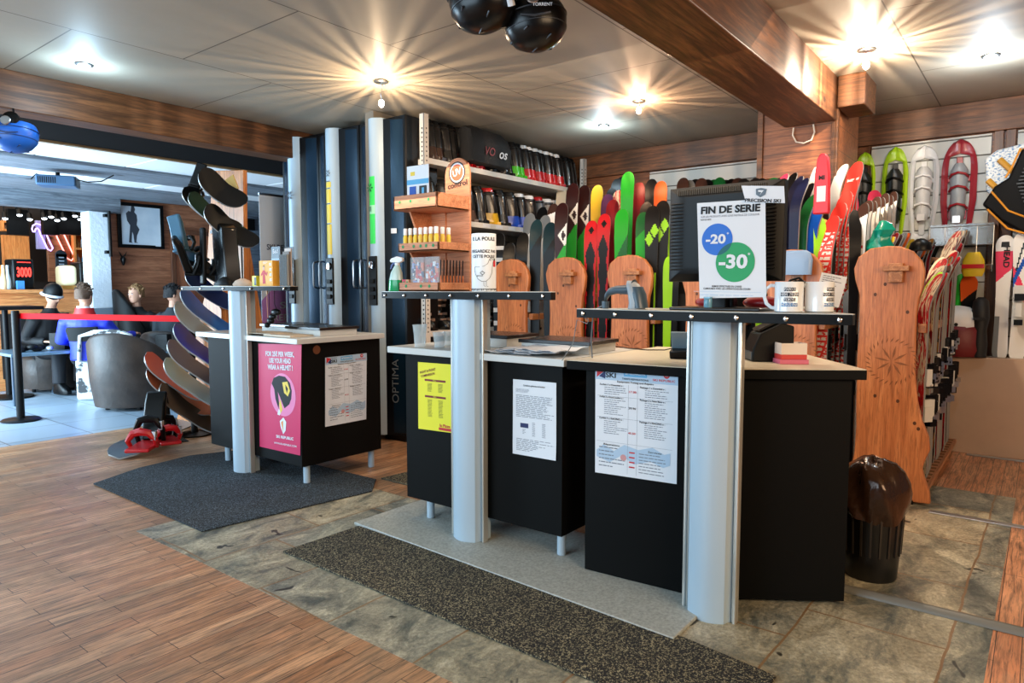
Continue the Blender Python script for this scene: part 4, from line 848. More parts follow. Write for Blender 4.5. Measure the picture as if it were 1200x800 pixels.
def fin(m, w, h, M):
    T(m, M, 'FIN DE SERIE', .5 * w, -.085 * h, .1 * h, 1, fit=.87 * w, bold=.04); T(m, M, 'SUR LES PRODUITS AVEC UNE PASTILLE DE COULEUR', .5 * w, -.148 * h, .028 * h, 2, fit=.86 * w, bold=0)
    T(m, M, 'BLEUE OU VERTE', .15 * w, -.178 * h, .022 * h, 1, fit=.16 * w)
    disc(m, M, .33 * w, -.385 * h, .163 * h, 3, .0003, 60); disc(m, M, .61 * w, -.62 * h, .202 * h, 4, .0005, 60)
    # overlap lens
    c1, r1, c2, r2 = Vector((.33 * w, -.385 * h)), .163 * h, Vector((.61 * w, -.62 * h)), .202 * h
    d = (c2 - c1).length; a = (r1 * r1 - r2 * r2 + d * d) / (2 * d); e = (c2 - c1) / d; ang1 = math.acos(max(-1, min(1, a / r1))); ang2 = math.acos(max(-1, min(1, (d - a) / r2))); b1 = math.atan2(e.y, e.x)
    pts = [c1 + Vector((cos(b1 + t), sin(b1 + t))) * r1 for t in [(-1 + 2 * k / 12) * ang1 for k in range(13)]] + [c2 + Vector((cos(b1 + pi + t), sin(b1 + pi + t))) * r2 for t in [(-1 + 2 * k / 12) * ang2 for k in range(1, 12)]]
    m.add([M @ Vector((p.x, p.y, .0008)) for p in pts], [tuple(range(len(pts)))], 5)
    T(m, M, '-20', .31 * w, -.385 * h, .13 * h, 0, fit=.3 * w, bold=.035, z=.0011); T(m, M, '-30', .58 * w, -.62 * h, .19 * h, 0, fit=.42 * w, bold=.035, z=.0011)
    T(m, M, '%', .405 * w, -.37 * h, .035 * h, 3, z=.0014); T(m, M, '%', .715 * w, -.61 * h, .045 * h, 4, z=.0014); T(m, M, '*', .49 * w, -.335 * h, .05 * h, 0, z=.0014); T(m, M, '*', .81 * w, -.55 * h, .06 * h, 0, z=.0014)
    T(m, M, 'REMISE EFFECTUEE EN CAISSE', .5 * w, -.868 * h, .026 * h, 1, fit=.44 * w); T(m, M, 'CUMULABLE AVEC LES OPERATIONS EN COURS', .5 * w, -.893 * h, .026 * h, 1, fit=.7 * w)
    rect(m, M, .0, w, -.925 * h, -.922 * h, 6); lines(m, M, .1 * w, .9 * w, -.97 * h, -.955 * h, 1, 6, .1, .4)
sheet('sale_poster', onX(2.455, [(817, 238), (897, 233), (898, 348), (820, 349.5)]), [PAPER, INK, GREYI, mat('blue_disc', (36, 108, 206), .6), mat('green_disc', (30, 156, 92), .6), mat('deep_teal_lens', (10, 96, 100), .6), PALEI], fin, 'white FIN DE SERIE sale poster hanging on the back of the monitor', 'poster')
sheet('name_card', onX(2.45, [(869, 217.5), (919, 218), (920, 238), (874, 236.5)]), [PAPER, INK, mat('slate_ink', (96, 112, 126), .6)], lambda m, w, h, M: (
      m.add([M @ Vector((x * w, -y * h, .0005)) for x, y in ((.36, .18), (.48, .12), (.62, .18), (.6, .5), (.49, .66), (.38, .5))][::-1], [(0, 1, 2, 3, 4, 5)], 2),
      m.add([M @ Vector((x * w, -y * h, .0008)) for x, y in ((.42, .25), (.55, .25), (.47, .52), (.5, .36), (.42, .33))][::-1], [(0, 1, 2, 3, 4)], 0),
      T(m, M, 'PRECISION SKI', .555 * w, -.84 * h, .26 * h, 1, fit=.84 * w, bold=.03)), 'small white name card with grey shield on the monitor corner', 'card')
# barcode scanner in its cradle
p = atZ(753, 361, ST3); s = thing('barcode_scanner', 'grey-blue handheld barcode scanner resting beside the monitor', 'scanner', (2.5, p.y + .0, ST3)); SG = mat('scanner_grey', (60, 80, 94), .35); SL = mat('scanner_light_grey', (150, 158, 164), .4)
m = MB(); rg = []
for y, z, rx, rz in ((.105, .02, .012, .012), (.1, .05, .017, .016), (.085, .07, .02, .016), (.05, .078, .024, .017), (.0, .078, .026, .02), (-.02, .083, .03, .026), (-.03, .1, .028, .02)):
    rg.append([(rx * cos(a), y, z + rz * sin(a)) for a in [2 * pi * k / 14 for k in range(14)]])
m.loft(rg); m.cyl((0, .104, .0), (0, .104, .03), .014, .016, n=14); m.build('grip', SG, s, smooth=60)
rg = []
for t, c, rx, ry in ((0, (-.04, .0), .04, .034), (.25, (-.045, .025), .042, .034), (.55, (-.035, .07), .04, .03), (.8, (-.022, .1), .034, .024), (1, (-.012, .115), .02, .012)):
    rg.append([(rx * cos(a), c[0] + ry * sin(a) * 1., c[1] + .0) for a in [2 * pi * k / 16 for k in range(16)]])
MB().loft(rg).build('scan_head', SL, s, smooth=60)
MB().loft([[(r_ * cos(a) * 1.02 - .002, -.05 + .026 * sin(a) + dy, z) for a in [2 * pi * k / 16 for k in range(16)]] for z, r_, dy in ((.005, .038, -.012), (.06, .04, -.002), (.09, .03, .01))]).build('window_bezel', SG, s, smooth=60)
MB().tube([(0, .104, .012), (.02, .13, .01), (.03, .16, .0), (.06, .2, -.04), (.08, .22, -.14), (.09, .22, -.222)], .003, 8).build('cable', mat('grey_cable', (110, 116, 120), .5), s)
MB().tube([(-.02, .228, -.04), (-.045, .19, -.03), (-.04, .16, -.05), (-.02, .18, -.065), (-.03, .225, -.05), (-.035, .24, -.15), (-.09, .26, -.222)], .0022, 6).build('hanging_cable', mat('grey_cable2', (120, 126, 128), .5), s)
# mugs
WM = mat('white_ceramic', (232, 236, 240), .15, coat=.5); BT = mat('black_tile_print', (26, 32, 44), .4); BB = mat('blue_tile_print', (50, 122, 184), .4)
def mug(px, py, label, a0, rows, hang):
    p = atZ(px, py, ST3); t = thing('mug', label, 'mug', (p.x + .03, p.y, ST3)); r, h = .0475, .106
    MB().lathe([(.001, .001), (r - .004, .001), (r, .004), (r, h - .002), (r - .0015, h), (r - .004, h - .002), (r - .004, .006), (.001, .006)], 36).build('cup', WM, t, smooth=40)
    d = Vector((cos(hang), sin(hang), 0)); MB().tube([d * (r - .003) + Vector((0, 0, .092)), d * (r + .012) + Vector((0, 0, .094)), d * (r + .028) + Vector((0, 0, .082)), d * (r + .034) + Vector((0, 0, .056)), d * (r + .026) + Vector((0, 0, .03)), d * (r + .01) + Vector((0, 0, .016)), d * (r - .003) + Vector((0, 0, .014))], .0065, 10).build('handle', WM, t, smooth=60)
    m = MB()
    for i, row in enumerate(rows):
        z = .08 - i * .0175; n = len(row)
        for k, ch in enumerate(row):
            a = a0 + (k - (n - 1) / 2) * .165; e = Vector((-sin(a), cos(a), 0)) * -1; c = Vector((cos(a), sin(a), 0)) * (r + .0004); c.z = z; M = frame(c, -e if e.cross(Vector((0, 0, 1))).dot(c) < 0 else e, (0, 0, 1))
            if M.col[2].to_3d().dot(c) < 0: M = frame(c, e * -1, (0, 0, 1))
            rect(m, M, -.0034, .0034, -.0062, .0062, 1 if i == len(rows) - 1 else 0, .0)
            if ch != ' ': m.text(ch, .011, M, 2, depth=.0004)
    m.build('tile_lettering', [BT, BB, PAPER], t); return t
va = math.atan2(-1.0, -2.5)
mug(921, 366, 'white mug with tile lettering and a black pouch behind it', va - .05, ['PARIS', 'NEW YORK', 'TOKYO', 'MORZINE'], va - 1.75)
mug(957, 366, 'white mug nearest the shelf end with a paper card behind it', va + .75, ['PARIS', 'NEW YORK', 'TOKYO', 'MORZINE'], va - 1.45)
p = atZ(925, 361, ST3); m = MB()
m.loft([[(x, .045 * cos(a) * s_, .058 + .062 * sin(a) * s_ + .002) for a in [2 * pi * k / 18 for k in range(18)]] for x, s_ in ((-.018, .75), (-.01, 1), (.012, 1), (.02, .75))]).box(-.018, .018, -.05, .05, .001, .05)
m.tube([(-.02, -.03, .1), (-.022, .0, .13), (-.018, .035, .12), (-.02, .06, .09), (-.018, .075, .06)], .006, 8).tube([(-.025, -.02, .09), (-.03, .01, .118), (-.02, .045, .1)], .005, 8)
o = m.build('cable_pouch', BLACK, None, loc=(p.x + .115, p.y - .01, ST3), bevel=.003); tag(o, 'black pouch with coiled cable standing behind the two mugs', 'pouch')
p = atZ(950, 361, ST3); M0 = Vector((p.x + .12, p.y - .03, ST3)); m = MB()
m.box(-.0006, .0006, -.055, .05, .001, .135); lines(m, frame((-.001, .04, .08), (0, -1, 0), (0, 0, 1)), .0, .08, 0, .045, 5, 1)
o = m.build('paper_card', [PAPER, GREYI], None, loc=M0, rot=(.22, 0, 0)); o.location.z += .012; tag(o, 'tilted white card with faint lines behind the right mug', 'card')
# red cushions / helmets behind monitor base
for px, lab in ((832, 'dark red rounded case behind the left side of the monitor base'), (890, 'dark red rounded case behind the right side of the monitor base')):
    p = atX(px, 352, 2.66); m = MB().ball((0, 0, .028), (.03, .075, .027), 20, 10); o = m.build('rounded_case', mat('dark_red_case', (150, 20, 26), .35), None, loc=(2.69, p.y, ST3), smooth=60); tag(o, lab, 'case')
p = atX(837, 347, 2.5); o = MB().lathe([(.013, 0), (.015, .004), (.015, .03), (.013, .034)], 16).box(-.012, .012, -.012, .012, .034, .04).build('small_bottle', mat('blue_glass', (110, 170, 196), .15, trans=.3), None, loc=(2.46, p.y, ST3 + .012)); o.location = (2.44, p.y, ST3 + .0125); tag(o, 'tiny pale blue bottle standing on the monitor base', 'bottle')
# ================================================================== on the right-hand worktop
WZ = .9455
p = atZ(893, 424, WZ); t = thing('receipt_printer', 'black receipt printer under the shelf next to the card box', 'printer', (p.x + .09, p.y, WZ), -.95)
MB().prism([(-.09, 0), (.08, 0), (.08, .15), (.03, .165), (-.06, .12), (-.09, .05)], .14, ax='Y', z0=-.07).build('housing', SATIN, t, bevel=.006)
MB().box(-.094, -.088, -.062, .062, .006, .042).build('front_tray', mat('tray_slate', (36, 52, 62), .4), t, bevel=.002)
MB().prism([(-.055, .128), (.026, .168), (.02, .176), (-.06, .136)], .1, ax='Y', z0=-.05).build('paper_cover', BLACK, t, bevel=.002)
p = atZ(930, 427, WZ); RZ = math.atan2(.46, -.32)
for k, (lab, c_, h0, h1, w_) in enumerate((('pink and white card box at the bottom of its stack by the printer', (214, 110, 140), 0, .018, .058), ('open white card box with a red band, top of its stack', (232, 224, 218), .0185, .085, .052))):
    m = MB()
    if k == 0: m.box(-w_, w_, -.05, .05, 0, h1)
    else:
        m.box(-w_, w_, -.045, .045, 0, .02, 1)
        for a in ((-w_, w_, -.045, -.042), (-w_, w_, .042, .045), (-w_, -w_ + .003, -.042, .042), (w_ - .003, w_, -.042, .042)): m.box(*a, .02, h1 - h0, 0)
    o = m.build('card_box', [mat('box_' + str(k), c_, .6), mat('box_red', (206, 66, 66), .6)], None, loc=(p.x + .055, p.y + .03, WZ + h0), rot=(0, 0, -.95), bevel=.001); tag(o, lab, 'box')
p = atZ(795, 420, WZ); t = thing('card_terminal', 'black payment terminal with a propped screen half hidden by the wide post', 'payment terminal', (p.x + .03, p.y - .0, WZ), .3)
MB().prism([(-.05, 0), (.05, 0), (.045, .05), (-.065, .035)], .09, ax='Y', z0=-.045).build('body', BLACK, t, bevel=.006)
MB().prism([(.0, .04), (.012, .035), (-.03, .12), (-.04, .115)], .085, ax='Y', z0=-.0425).build('screen', mat('screen_glint', (110, 130, 142), .15), t, bevel=.001)
a_ = atZ(790, 412, WZ); b_ = atZ(690, 408, WZ); m = MB().tube([(a_.x, a_.y, WZ + .02), (a_.x + .0, a_.y + .05, WZ + .006), (a_.x - .03, a_.y + .13, WZ + .004), (a_.x - .0, a_.y + .25, WZ + .004), (b_.x, b_.y, WZ + .03), (b_.x - .05, b_.y + .06, WZ + .0042)], .0028, 8)
tag(m.build('black_cable', BLACK, None), 'black cable trailing across the cream worktop from the payment terminal', 'cable')
# ================================================================== on the middle worktop
TR = mat('tray_top_black', (22, 22, 24), .25); BXW = mat('white_card_box', (206, 204, 198), .55)
def padbox(px, py, X, w_, d_, h, label, rz=0, z=WZ, y=None):
    p = atX(px, py, X); t = thing('display_case', label, 'display case', (X + d_ / 2, p.y if y is None else y, z), rz)
    MB().box(-d_ / 2, d_ / 2, -w_ / 2, w_ / 2, 0, h - .018).build('white_base', BXW, t, bevel=.002)
    MB().box(-d_ / 2 - .012, d_ / 2 + .012, -w_ / 2 - .012, w_ / 2 + .012, h - .018, h).build('black_lid', TR, t, bevel=.002)
padbox(640, 400, 2.72, .38, .28, .06, 'black-lidded white case at the joint between the two worktops', rz=.05, y=1.86)
padbox(590, 400, 2.78, .34, .26, .066, 'black-lidded white case behind the middle post', rz=.0, y=2.36)
padbox(390, 388, 2.72, .36, .3, .058, 'front black-lidded white case on the left counter', y=3.86)
padbox(330, 388, 2.8, .34, .3, .058, 'rear black-lidded white case on the left counter', y=4.3)
q = random.Random(2)
for k in range(7):
    m = MB(); w_, h_ = .3, .21; n = 6; r0 = []; lift = lambda u: .006 * sin(u * 5 + k) + .007
    m.loft([[(-h_ / 2 + h_ * j / n, y, WZ + .002 + k * .0035 + lift(y * 9 + j * .3) * .8 + (.03 * max(0, j / n - .7) if k == 6 else 0)) for j in range(n + 1)] + [(-h_ / 2 + h_ * j / n, y, WZ + .0013 + k * .0035 + lift(y * 9 + j * .3) * .8 + (.03 * max(0, j / n - .7) if k == 6 else 0)) for j in range(n, -1, -1)] for y in [-w_ / 2 + w_ * i / 8 for i in range(9)]])
    o = m.build('paper_sheet', PAPER, None, loc=(2.60 + .03 * q.random(), 1.93 + .05 * q.random() - .02 * k, 0), rot=(0, 0, .3 * (q.random() - .5)))
    tag(o, 'loose white sheet in the untidy paper pile on the middle worktop', 'paper', 'loose sheets on the middle worktop')
CL = mat('clear_plastic', (226, 236, 238), .08, spec=.8, alpha=.3)
for px, py, h, r, lab in ((489, 407, .12, .038, 'taller clear plastic cup, leftmost on the middle worktop'), (512, 407.5, .082, .036, 'shorter clear plastic cup next to the tall one'), (524, 405, .078, .034, 'clear plastic cup beside the middle post')):
    p = atZ(px, py, WZ); o = MB().lathe([(.001, .0005), (r * .74, .0005), (r * .76, .003), (r * .86, h * .62), (r * .9, h * .64), (r, h - .004), (r + .003, h - .002), (r + .003, h), (r, h), (r - .001, h - .004), (r * .89, h * .64), (r * .85, h * .62), (r * .74, .005), (.001, .005)], 28).build('plastic_cup', CL, None, loc=(p.x + .02, p.y, WZ), smooth=50)
    tag(o, lab, 'cup')
p = atZ(531, 407, WZ); m = MB().lathe([(.02, 0), (.022, .02), (.012, .03), (.006, .06), (.012, .065), (.02, .075), (.012, .085)], 16)
tag(m.build('hand_stamp', BLACK, None, loc=(p.x + .05, p.y, WZ)), 'black hand stamp behind the clear cups', 'stamp')
# papers on the left counter
for k, (x, y) in enumerate(((2.62, 3.92), (2.6, 4.02))):
    m = MB().box(-.105, .105, -.15, .15, 0, .012 if k == 0 else .004); o = m.build('brochure_pile', [mat('brochure_tan', (206, 190, 168), .6)], None, loc=(x + .03, y - .02 + k * .12, WZ + (.0 if k == 0 else .0125)), rot=(0, 0, .1 * k), bevel=.001)
    tag(o, ['lower thick flat folder in front of the left display cases', 'thin upper brochure lying on the flat folder'][k], 'brochure')
# ================================================================== middle shelf: wooden sunglasses display
ST2 = 1.2405; DW = wood('display_plywood', (216, 152, 112), (196, 126, 86), 'Y', 'Object', knots=False, rough=.4)
xa, xb = 2.50, 2.745; ya, yb = 2.405, 2.70
d = thing('sunglasses_display', 'wooden countertop display with three trays and a round UV control headboard', 'display stand', ((xa + xb) / 2, (ya + yb) / 2, ST2)); HX, HY = (xb - xa) / 2, (yb - ya) / 2
top = atX(540, 185, xb).z - ST2
m = MB(); R_ = .088; cyb = -HY + R_ - .005; arch = [(cyb + R_ * cos(a), top - R_ + R_ * sin(a)) for a in [pi * k / 16 for k in range(17)]]
m.prism([(cyb - R_, 0), (cyb - R_, .3)][:1] + [(cyb + R_, 0)] + arch, .014, ax='X', z0=HX - .014); hb = m.build('headboard', DW, d, bevel=.003)
M = frame((HX - .0145, cyb, top - .077), (0, -1, 0), (0, 0, 1)); m = MB()
disc(m, M, .0, 0, .058, 1, .0003, 40); disc(m, M, 0, 0, .051, 0, .0006, 40); disc(m, M, 0, 0, .043, 2, .0009, 40)
m2 = Matrix.Translation((0, 0, 0)); m.text('UV', .048, M @ Matrix.Rotation(.25, 4, 'Z'), 0, bold=.03, depth=.0013, fit=.062)
m.text('control', .04, M @ Matrix.Translation((.004, -.063, 0)) @ Matrix.Rotation(.1, 4, 'Z'), 1, bold=.02, depth=.0016, fit=.14)
m.build('round_emblem', [PAPER, INK, mat('orange_emblem', (226, 100, 60), .6)], hb)
zt = [(.0, .045), (.205, .25), (.42, .495)]
for k, (a, b) in enumerate(zt):
    e = .0 if k < 2 else .0; X0_, X1_, Y0_, Y1_ = -HX - .01 * (k == 2), HX - .014, -HY - .0, HY + .02 * (k == 2)
    tr_ = MB().box(X0_, X1_, Y0_, Y1_, a, a + .01).box(X0_, X0_ + .01, Y0_, Y1_, a, b).box(X0_, X1_, Y0_, Y0_ + .01, a, b).box(X0_, X1_, Y1_ - .01, Y1_, a, b).build('tray', DW, d, bevel=.002)
    m = MB()
    for y in ((-.08, -.02, .09), (-.11, -.06, -.02, .03, .11), (-.09, .04, .12))[k]:
        m.lathe([(.0085, 0), (.0085, -.001), (.001, -.0012)], 14, ax='X', c=(X0_ - .0002, y, (a + b) / 2 + .004))
    m.build('green_dot_stickers', mat('green_dot', (20, 130, 70), .6), tr_)
MB().prism([(HX - .02, .42), (-.06, .42), (.02, .25), (-.06, .205), (.04, .045), (HX - .02, .045)], .012, ax='Y', z0=HY - .03).build('side_panel', DW, d, bevel=.002)
MB().box(HX - .024, HX - .014, cyb + R_ - .01, HY, 0, .42).build('back_panel', DW, d, bevel=.001)
B0 = Vector(((xa + xb) / 2, (ya + yb) / 2, ST2))
# sprays with white caps
for k in range(9):
    y = HY - .026 - min(k, 6) * .0375; x = -HX + .03 + (.0 if k < 7 else .045 * (k - 6)) + (0 if k < 7 else .0); cn = [(226, 196, 60), (222, 186, 70)][k % 2]
    t = thing('sunscreen_spray', 'slim golden sunscreen spray with white cap on the display middle tray', 'spray bottle', tuple(B0 + Vector((x, y, .2155))), group='sunscreen sprays on the middle tray'); t.scale = (1, 1, 1.3)
    MB().lathe([(.0125, 0), (.0125, .05), (.009, .06)], 14).build('bottle', mat('spray_gold_%d' % (k % 2), cn, .3), t); MB().lathe([(.0128, .004), (.0128, .028)], 14, cap=False).build('paper_band', [mat('band_pink', (206, 70, 120), .5), mat('band_dark', (40, 34, 40), .5), mat('band_blue', (50, 110, 190), .5)][k % 3], t)
    MB().lathe([(.010, .06), (.011, .062), (.011, .084), (.009, .087)], 14).build('cap', WHITE, t)
# white card with blue band and two hanging pouches on the top tray
m = MB(); m.box(-.001, .001, -.075, .075, .001, .215, 0).box(-.0016, -.001, -.075, .075, .12, .145, 1).box(-.0016, -.001, .02, .05, .165, .185, 2); m.box(-.0045, -.001, .012, .055, .004, .11, 3).box(-.0045, -.001, -.06, -.012, .004, .11, 4).box(-.005, -.0045, -.045, -.03, .05, .1, 1)
o = m.build('hanging_card', [PAPER, SKYI, YEL, BLUEI, mat('card_black', (24, 26, 30), .4)], None, loc=tuple(B0 + Vector((-HX + .025, .02, .4305))), rot=(0, 0, .06)); tag(o, 'white and blue card holding two small pouches on the top display tray', 'card')
# neck cords in clear bags
for k, (y, lab) in enumerate(((.03, 'clear bag of pale patterned cords, left one on the lowest display tray'), (-.075, 'clear bag of pale patterned cords, right one on the lowest display tray'))):
    t = thing('cord_bag', lab, 'packet', tuple(B0 + Vector((-HX + .03, y, .0115))))
    q = random.Random(k + 3); cols = [PAPER, mat('cord_lilac', (150, 160, 206), .6), REDI, mat('cord_salmon', (226, 130, 96), .6), mat('cord_navy', (56, 70, 110), .6)]
    m = MB()
    for j in range(44): a, b = q.uniform(-.045, .03), q.uniform(.01, .12); m.box(-.002 - q.random() * .002, .001, a, a + q.uniform(.008, .02), b, b + q.uniform(.008, .03), q.randrange(5))
    m.build('cords', cols, t); MB().box(-.007, -.006, -.05, .05, .001, .165).box(.003, .004, -.05, .05, .001, .165).build('clear_bag', mat('thin_clear_film', (225, 232, 236), .1, alpha=.16), t)
for k in range(8):
    x = -HX + .028 + k * .024; t = MB(); t.tube([(x, -HY + .016, .012), (x + .006, -HY + .022, .07), (x + .018, -HY + .03, .16)], .0035, 6, 0).tube([(x + .001, -HY + .0145, .03), (x + .0075, -HY + .0205, .08)], .0037, 6, 1)
    o = t.build('glasses_cord', [BLACK, mat('cord_orange', (206, 110, 50), .5)], None, loc=B0); tag(o, 'thin black and orange glasses cord in the row at the display corner', 'cord', 'glasses cords standing on the lowest tray')
for k, (y, c_, lab) in enumerate(((.125, (196, 30, 70), 'small crimson box standing on the lowest display tray'), (.098, (190, 140, 96), 'small tan box with a green dot on the lowest display tray'))):
    m = MB().box(-.02, .02, -.012, .012, 0, .05, 0); m.lathe([(.006, 0), (.006, -.001)], 14, 1, c=(-.0201, 0, .035), ax='X')
    tag(m.build('small_box', [mat('smallbox%d' % k, c_, .5), mat('green_dot', (20, 130, 70), .6)], None, loc=tuple(B0 + Vector((-HX + .035, y, .0115)))), lab, 'box')
# spray cleaner
p = atX(461, 340, 2.52); t = thing('cleaning_spray', 'clear trigger spray bottle half full of green liquid on the middle shelf', 'spray bottle', (2.54, p.y, ST2), .2)
def rr(rx, ry, z, dy=0): return [(rx * cos(a), dy + ry * sin(a), z) for a in [2 * pi * k / 18 for k in range(18)]]
MB().loft([rr(.026, .046, .0), rr(.028, .048, .006), rr(.027, .042, .06)]).build('green_liquid', mat('green_liquid', (10, 150, 84), .2), t, smooth=60)
MB().loft([rr(.027, .042, .0605), rr(.024, .034, .1, -.004), rr(.016, .02, .128, -.008), rr(.011, .012, .14, -.01)]).build('clear_bottle_shoulder', mat('frosted_bottle', (190, 214, 206), .2), t, smooth=60)
m = MB().cyl((0, -.01, .138), (0, -.01, .152), .014, n=14).prism([(.03, .155), (-.03, .152), (-.05, .162), (-.048, .178), (-.01, .186), (.024, .176), (.034, .165)], .02, ax='X', z0=-.01)
m.build('trigger_head', WHITE, t, bevel=.003); MB().prism([(.014, .155), (.03, .14), (.034, .118), (.028, .12), (.02, .138), (.004, .152)], .01, ax='X', z0=-.005).build('trigger', mat('trigger_blue', (70, 90, 150), .4), t, bevel=.001)
# white tin with chicken drawing
p = atX(564, 342, 2.58); TR_ = .061; tb = thing('chicken_tin', 'white cylindrical tin with a hen drawing and black French writing', 'tin', (2.6, p.y, ST2)); th_ = atX(564, 273, 2.55).z - ST2
MB().lathe([(TR_ - .001, 0), (TR_, .002), (TR_, th_ - .002), (TR_ - .001, th_), (TR_ - .004, th_), (TR_ - .004, th_ - .01), (.001, th_ - .01)], 48).build('can', [mat('tin_white', (228, 234, 240), .35)], tb, smooth=30)
m = MB(); a0 = math.atan2(-p.y, -2.6)
def wrap(mb, rad):
    out = []
    for (x, y, z) in mb.v: a = a0 + x / rad; out.append(((rad + z) * cos(a), (rad + z) * sin(a), y))
    mb.v = out; return mb
I4 = Matrix.Identity(4); w_ = MB()
for s, y, sz, dx in (('E LA POULE', th_ - .028, .024, .0), ('REGARDEZ PAS', th_ - .088, .02, .0), ('CETTE POULE', th_ - .113, .02, .0)): w_.text(s, sz, I4 @ Matrix.Translation((dx, y, 0)), 0, bold=.03)
w_.text('BZOUH', .009, I4 @ Matrix.Translation((-.02, .075, 0)), 0)
for y in (th_ - .045, th_ - .007): w_.box(-.085, .085, y, y + .002, .0, .0005)
for k in range(22): x = -.085 + k * .008; w_.box(x, x + .005, .004 + .002 * (k % 3), .014, 0, .0005)
hen = [(-.045, .12), (-.03, .118), (.0, .122), (.02, .135), (.028, .155), (.038, .162), (.048, .155), (.058, .15), (.05, .142), (.046, .12), (.042, .09), (.03, .065), (.012, .05), (-.01, .048), (-.03, .06), (-.045, .085), (-.052, .11)]
w_.tube([(x, y, .0003) for x, y in hen], .0011, 4, 0, closed=True)
for x in (.0, .012): w_.tube([(x, .05, .0003), (x, .028, .0003), (x + .01, .022, .0003)], .001, 4)
w_.tube([(.03, .152, .0003), (.034, .156, .0003), (.038, .152, .0003), (.034, .148, .0003)], .0009, 4, closed=True); w_.tube([(-.018, .09, .0003), (-.008, .098, .0003), (.004, .09, .0003), (-.006, .08, .0003)], .0018, 4, closed=True)
wrap(w_, TR_ + .0004); w_.build('hen_drawing_and_writing', [mat('grey_black_ink', (40, 44, 54), .6)], tb)
w_ = MB().box(.052, .07, .12, .15, 0, .0006, 0).box(.056, .066, .15, .16, 0, .0006, 1); wrap(w_, TR_ + .0006); w_.build('red_mark', [REDI, INK], tb)
# ================================================================== left shelf
ST1 = 1.2705
def box_at(name, px, X, w_, d_, h, mats, label, cat, draw=None, rz=0.):
    p = atX(px, 333, X); m = MB().box(-d_ / 2, d_ / 2, -w_ / 2, w_ / 2, 0, h)
    if draw: draw(m, frame((-d_ / 2 - .0005, w_ / 2, h), (0, -1, 0), (0, 0, 1)), w_, h)
    o = m.build(name, mats, None, loc=(X + d_ / 2, p.y, ST1), rot=(0, 0, rz), bevel=.001); return tag(o, label, cat)
SKN = mat('print_skin', (226, 176, 140), .6)
box_at('ticket_box', 312, 2.53, .15, .05, .165, [mat('orange_card', (240, 170, 50), .55), REDI, INK, SKN, PAPER], 'orange box with a red-dressed figure standing on the left shelf', 'box',
       lambda m, M, w_, h: (m.add([M @ Vector((x * w_, -y * h, .0006)) for x, y in ((.24, .9), (.26, .55), (.12, .6), (.14, .52), (.28, .38), (.42, .38), (.55, .5), (.6, .42), (.64, .46), (.56, .6), (.42, .52), (.46, .9))][::-1], [tuple(range(12))], 1), disc(m, M, .35 * w_, -.3 * h, .013, 3, .0008), disc(m, M, .35 * w_, -.26 * h, .012, 2, .0006),
                            [rect(m, M, .78 * w_, .92 * w_, -(.2 + .2 * k) * h, -(.1 + .2 * k) * h, 4) for k in range(4)], lines(m, M, .3 * w_, .66 * w_, -.16 * h, -.05 * h, 2, 4)))
box_at('tape_roll_box', 298, 2.56, .05, .05, .07, [mat('yellow_black_card', (226, 216, 40), .5), BLACK], 'small yellow and black block left of the orange box', 'box', lambda m, M, w_, h: rect(m, M, .5 * w_, w_, -.9 * h, -.15 * h, 1))
box_at('photo_card', 324, 2.62, .1, .012, .26, [mat('dark_card', (36, 46, 60), .4), PAPER, PALEI], 'dark printed card with white lettering standing behind the orange box', 'card', lambda m, M, w_, h: (T(m, M, 'Beuf', .5 * w_, -.12 * h, .04, 1, fit=.6 * w_), rect(m, M, 0, w_, -h, -.3 * h, 2), lines(m, M, .1 * w_, .9 * w_, -.8 * h, -.35 * h, 8, 0, .4)))
p = atX(333, 333, 2.55); t = thing('leaflet_holder', 'clear upright leaflet holder at the end of the left shelf', 'holder', (2.58, p.y + .01, ST1), .1)
MB().box(-.03, .03, -.035, .035, 0, .004).box(.026, .03, -.035, .035, .004, .25).box(-.03, -.027, -.035, .035, .004, .2).box(-.03, .03, .032, .035, .004, .2).build('clear_holder', mat('clear_acrylic', (220, 228, 232), .1, trans=.8), t)
for k in range(3): MB().box(-.02 + k * .014, -.012 + k * .014, -.03, .03, .005, .2 + k * .02).build('leaflets', [mat('leaf%d' % k, ((190, 200, 206), (120, 110, 104), (206, 190, 180))[k], .5)], t)
for px, lab, c_ in ((255, 'flat white card lying on the left shelf', (210, 214, 214)), (240, 'second pale ticket lying further along the left shelf', (190, 200, 206))):
    p = atX(px, 336, 2.5); o = MB().box(-.05, .05, -.04, .04, 0, .005).build('ticket_stack', mat('tk' + str(px), c_, .5), None, loc=(2.54, p.y, ST1), bevel=.001); tag(o, lab, 'card')
p = atX(283, 333, 2.6); o = MB().loft([rr(.05, .09, 0), rr(.055, .095, .015), rr(.04, .07, .04), rr(.01, .02, .055)]).build('wool_hat', mat('hat_pale', (196, 170, 150), .8), None, loc=(2.61, p.y, ST1), smooth=60); tag(o, 'small pale crumpled cloth lying on the left shelf', 'cloth')
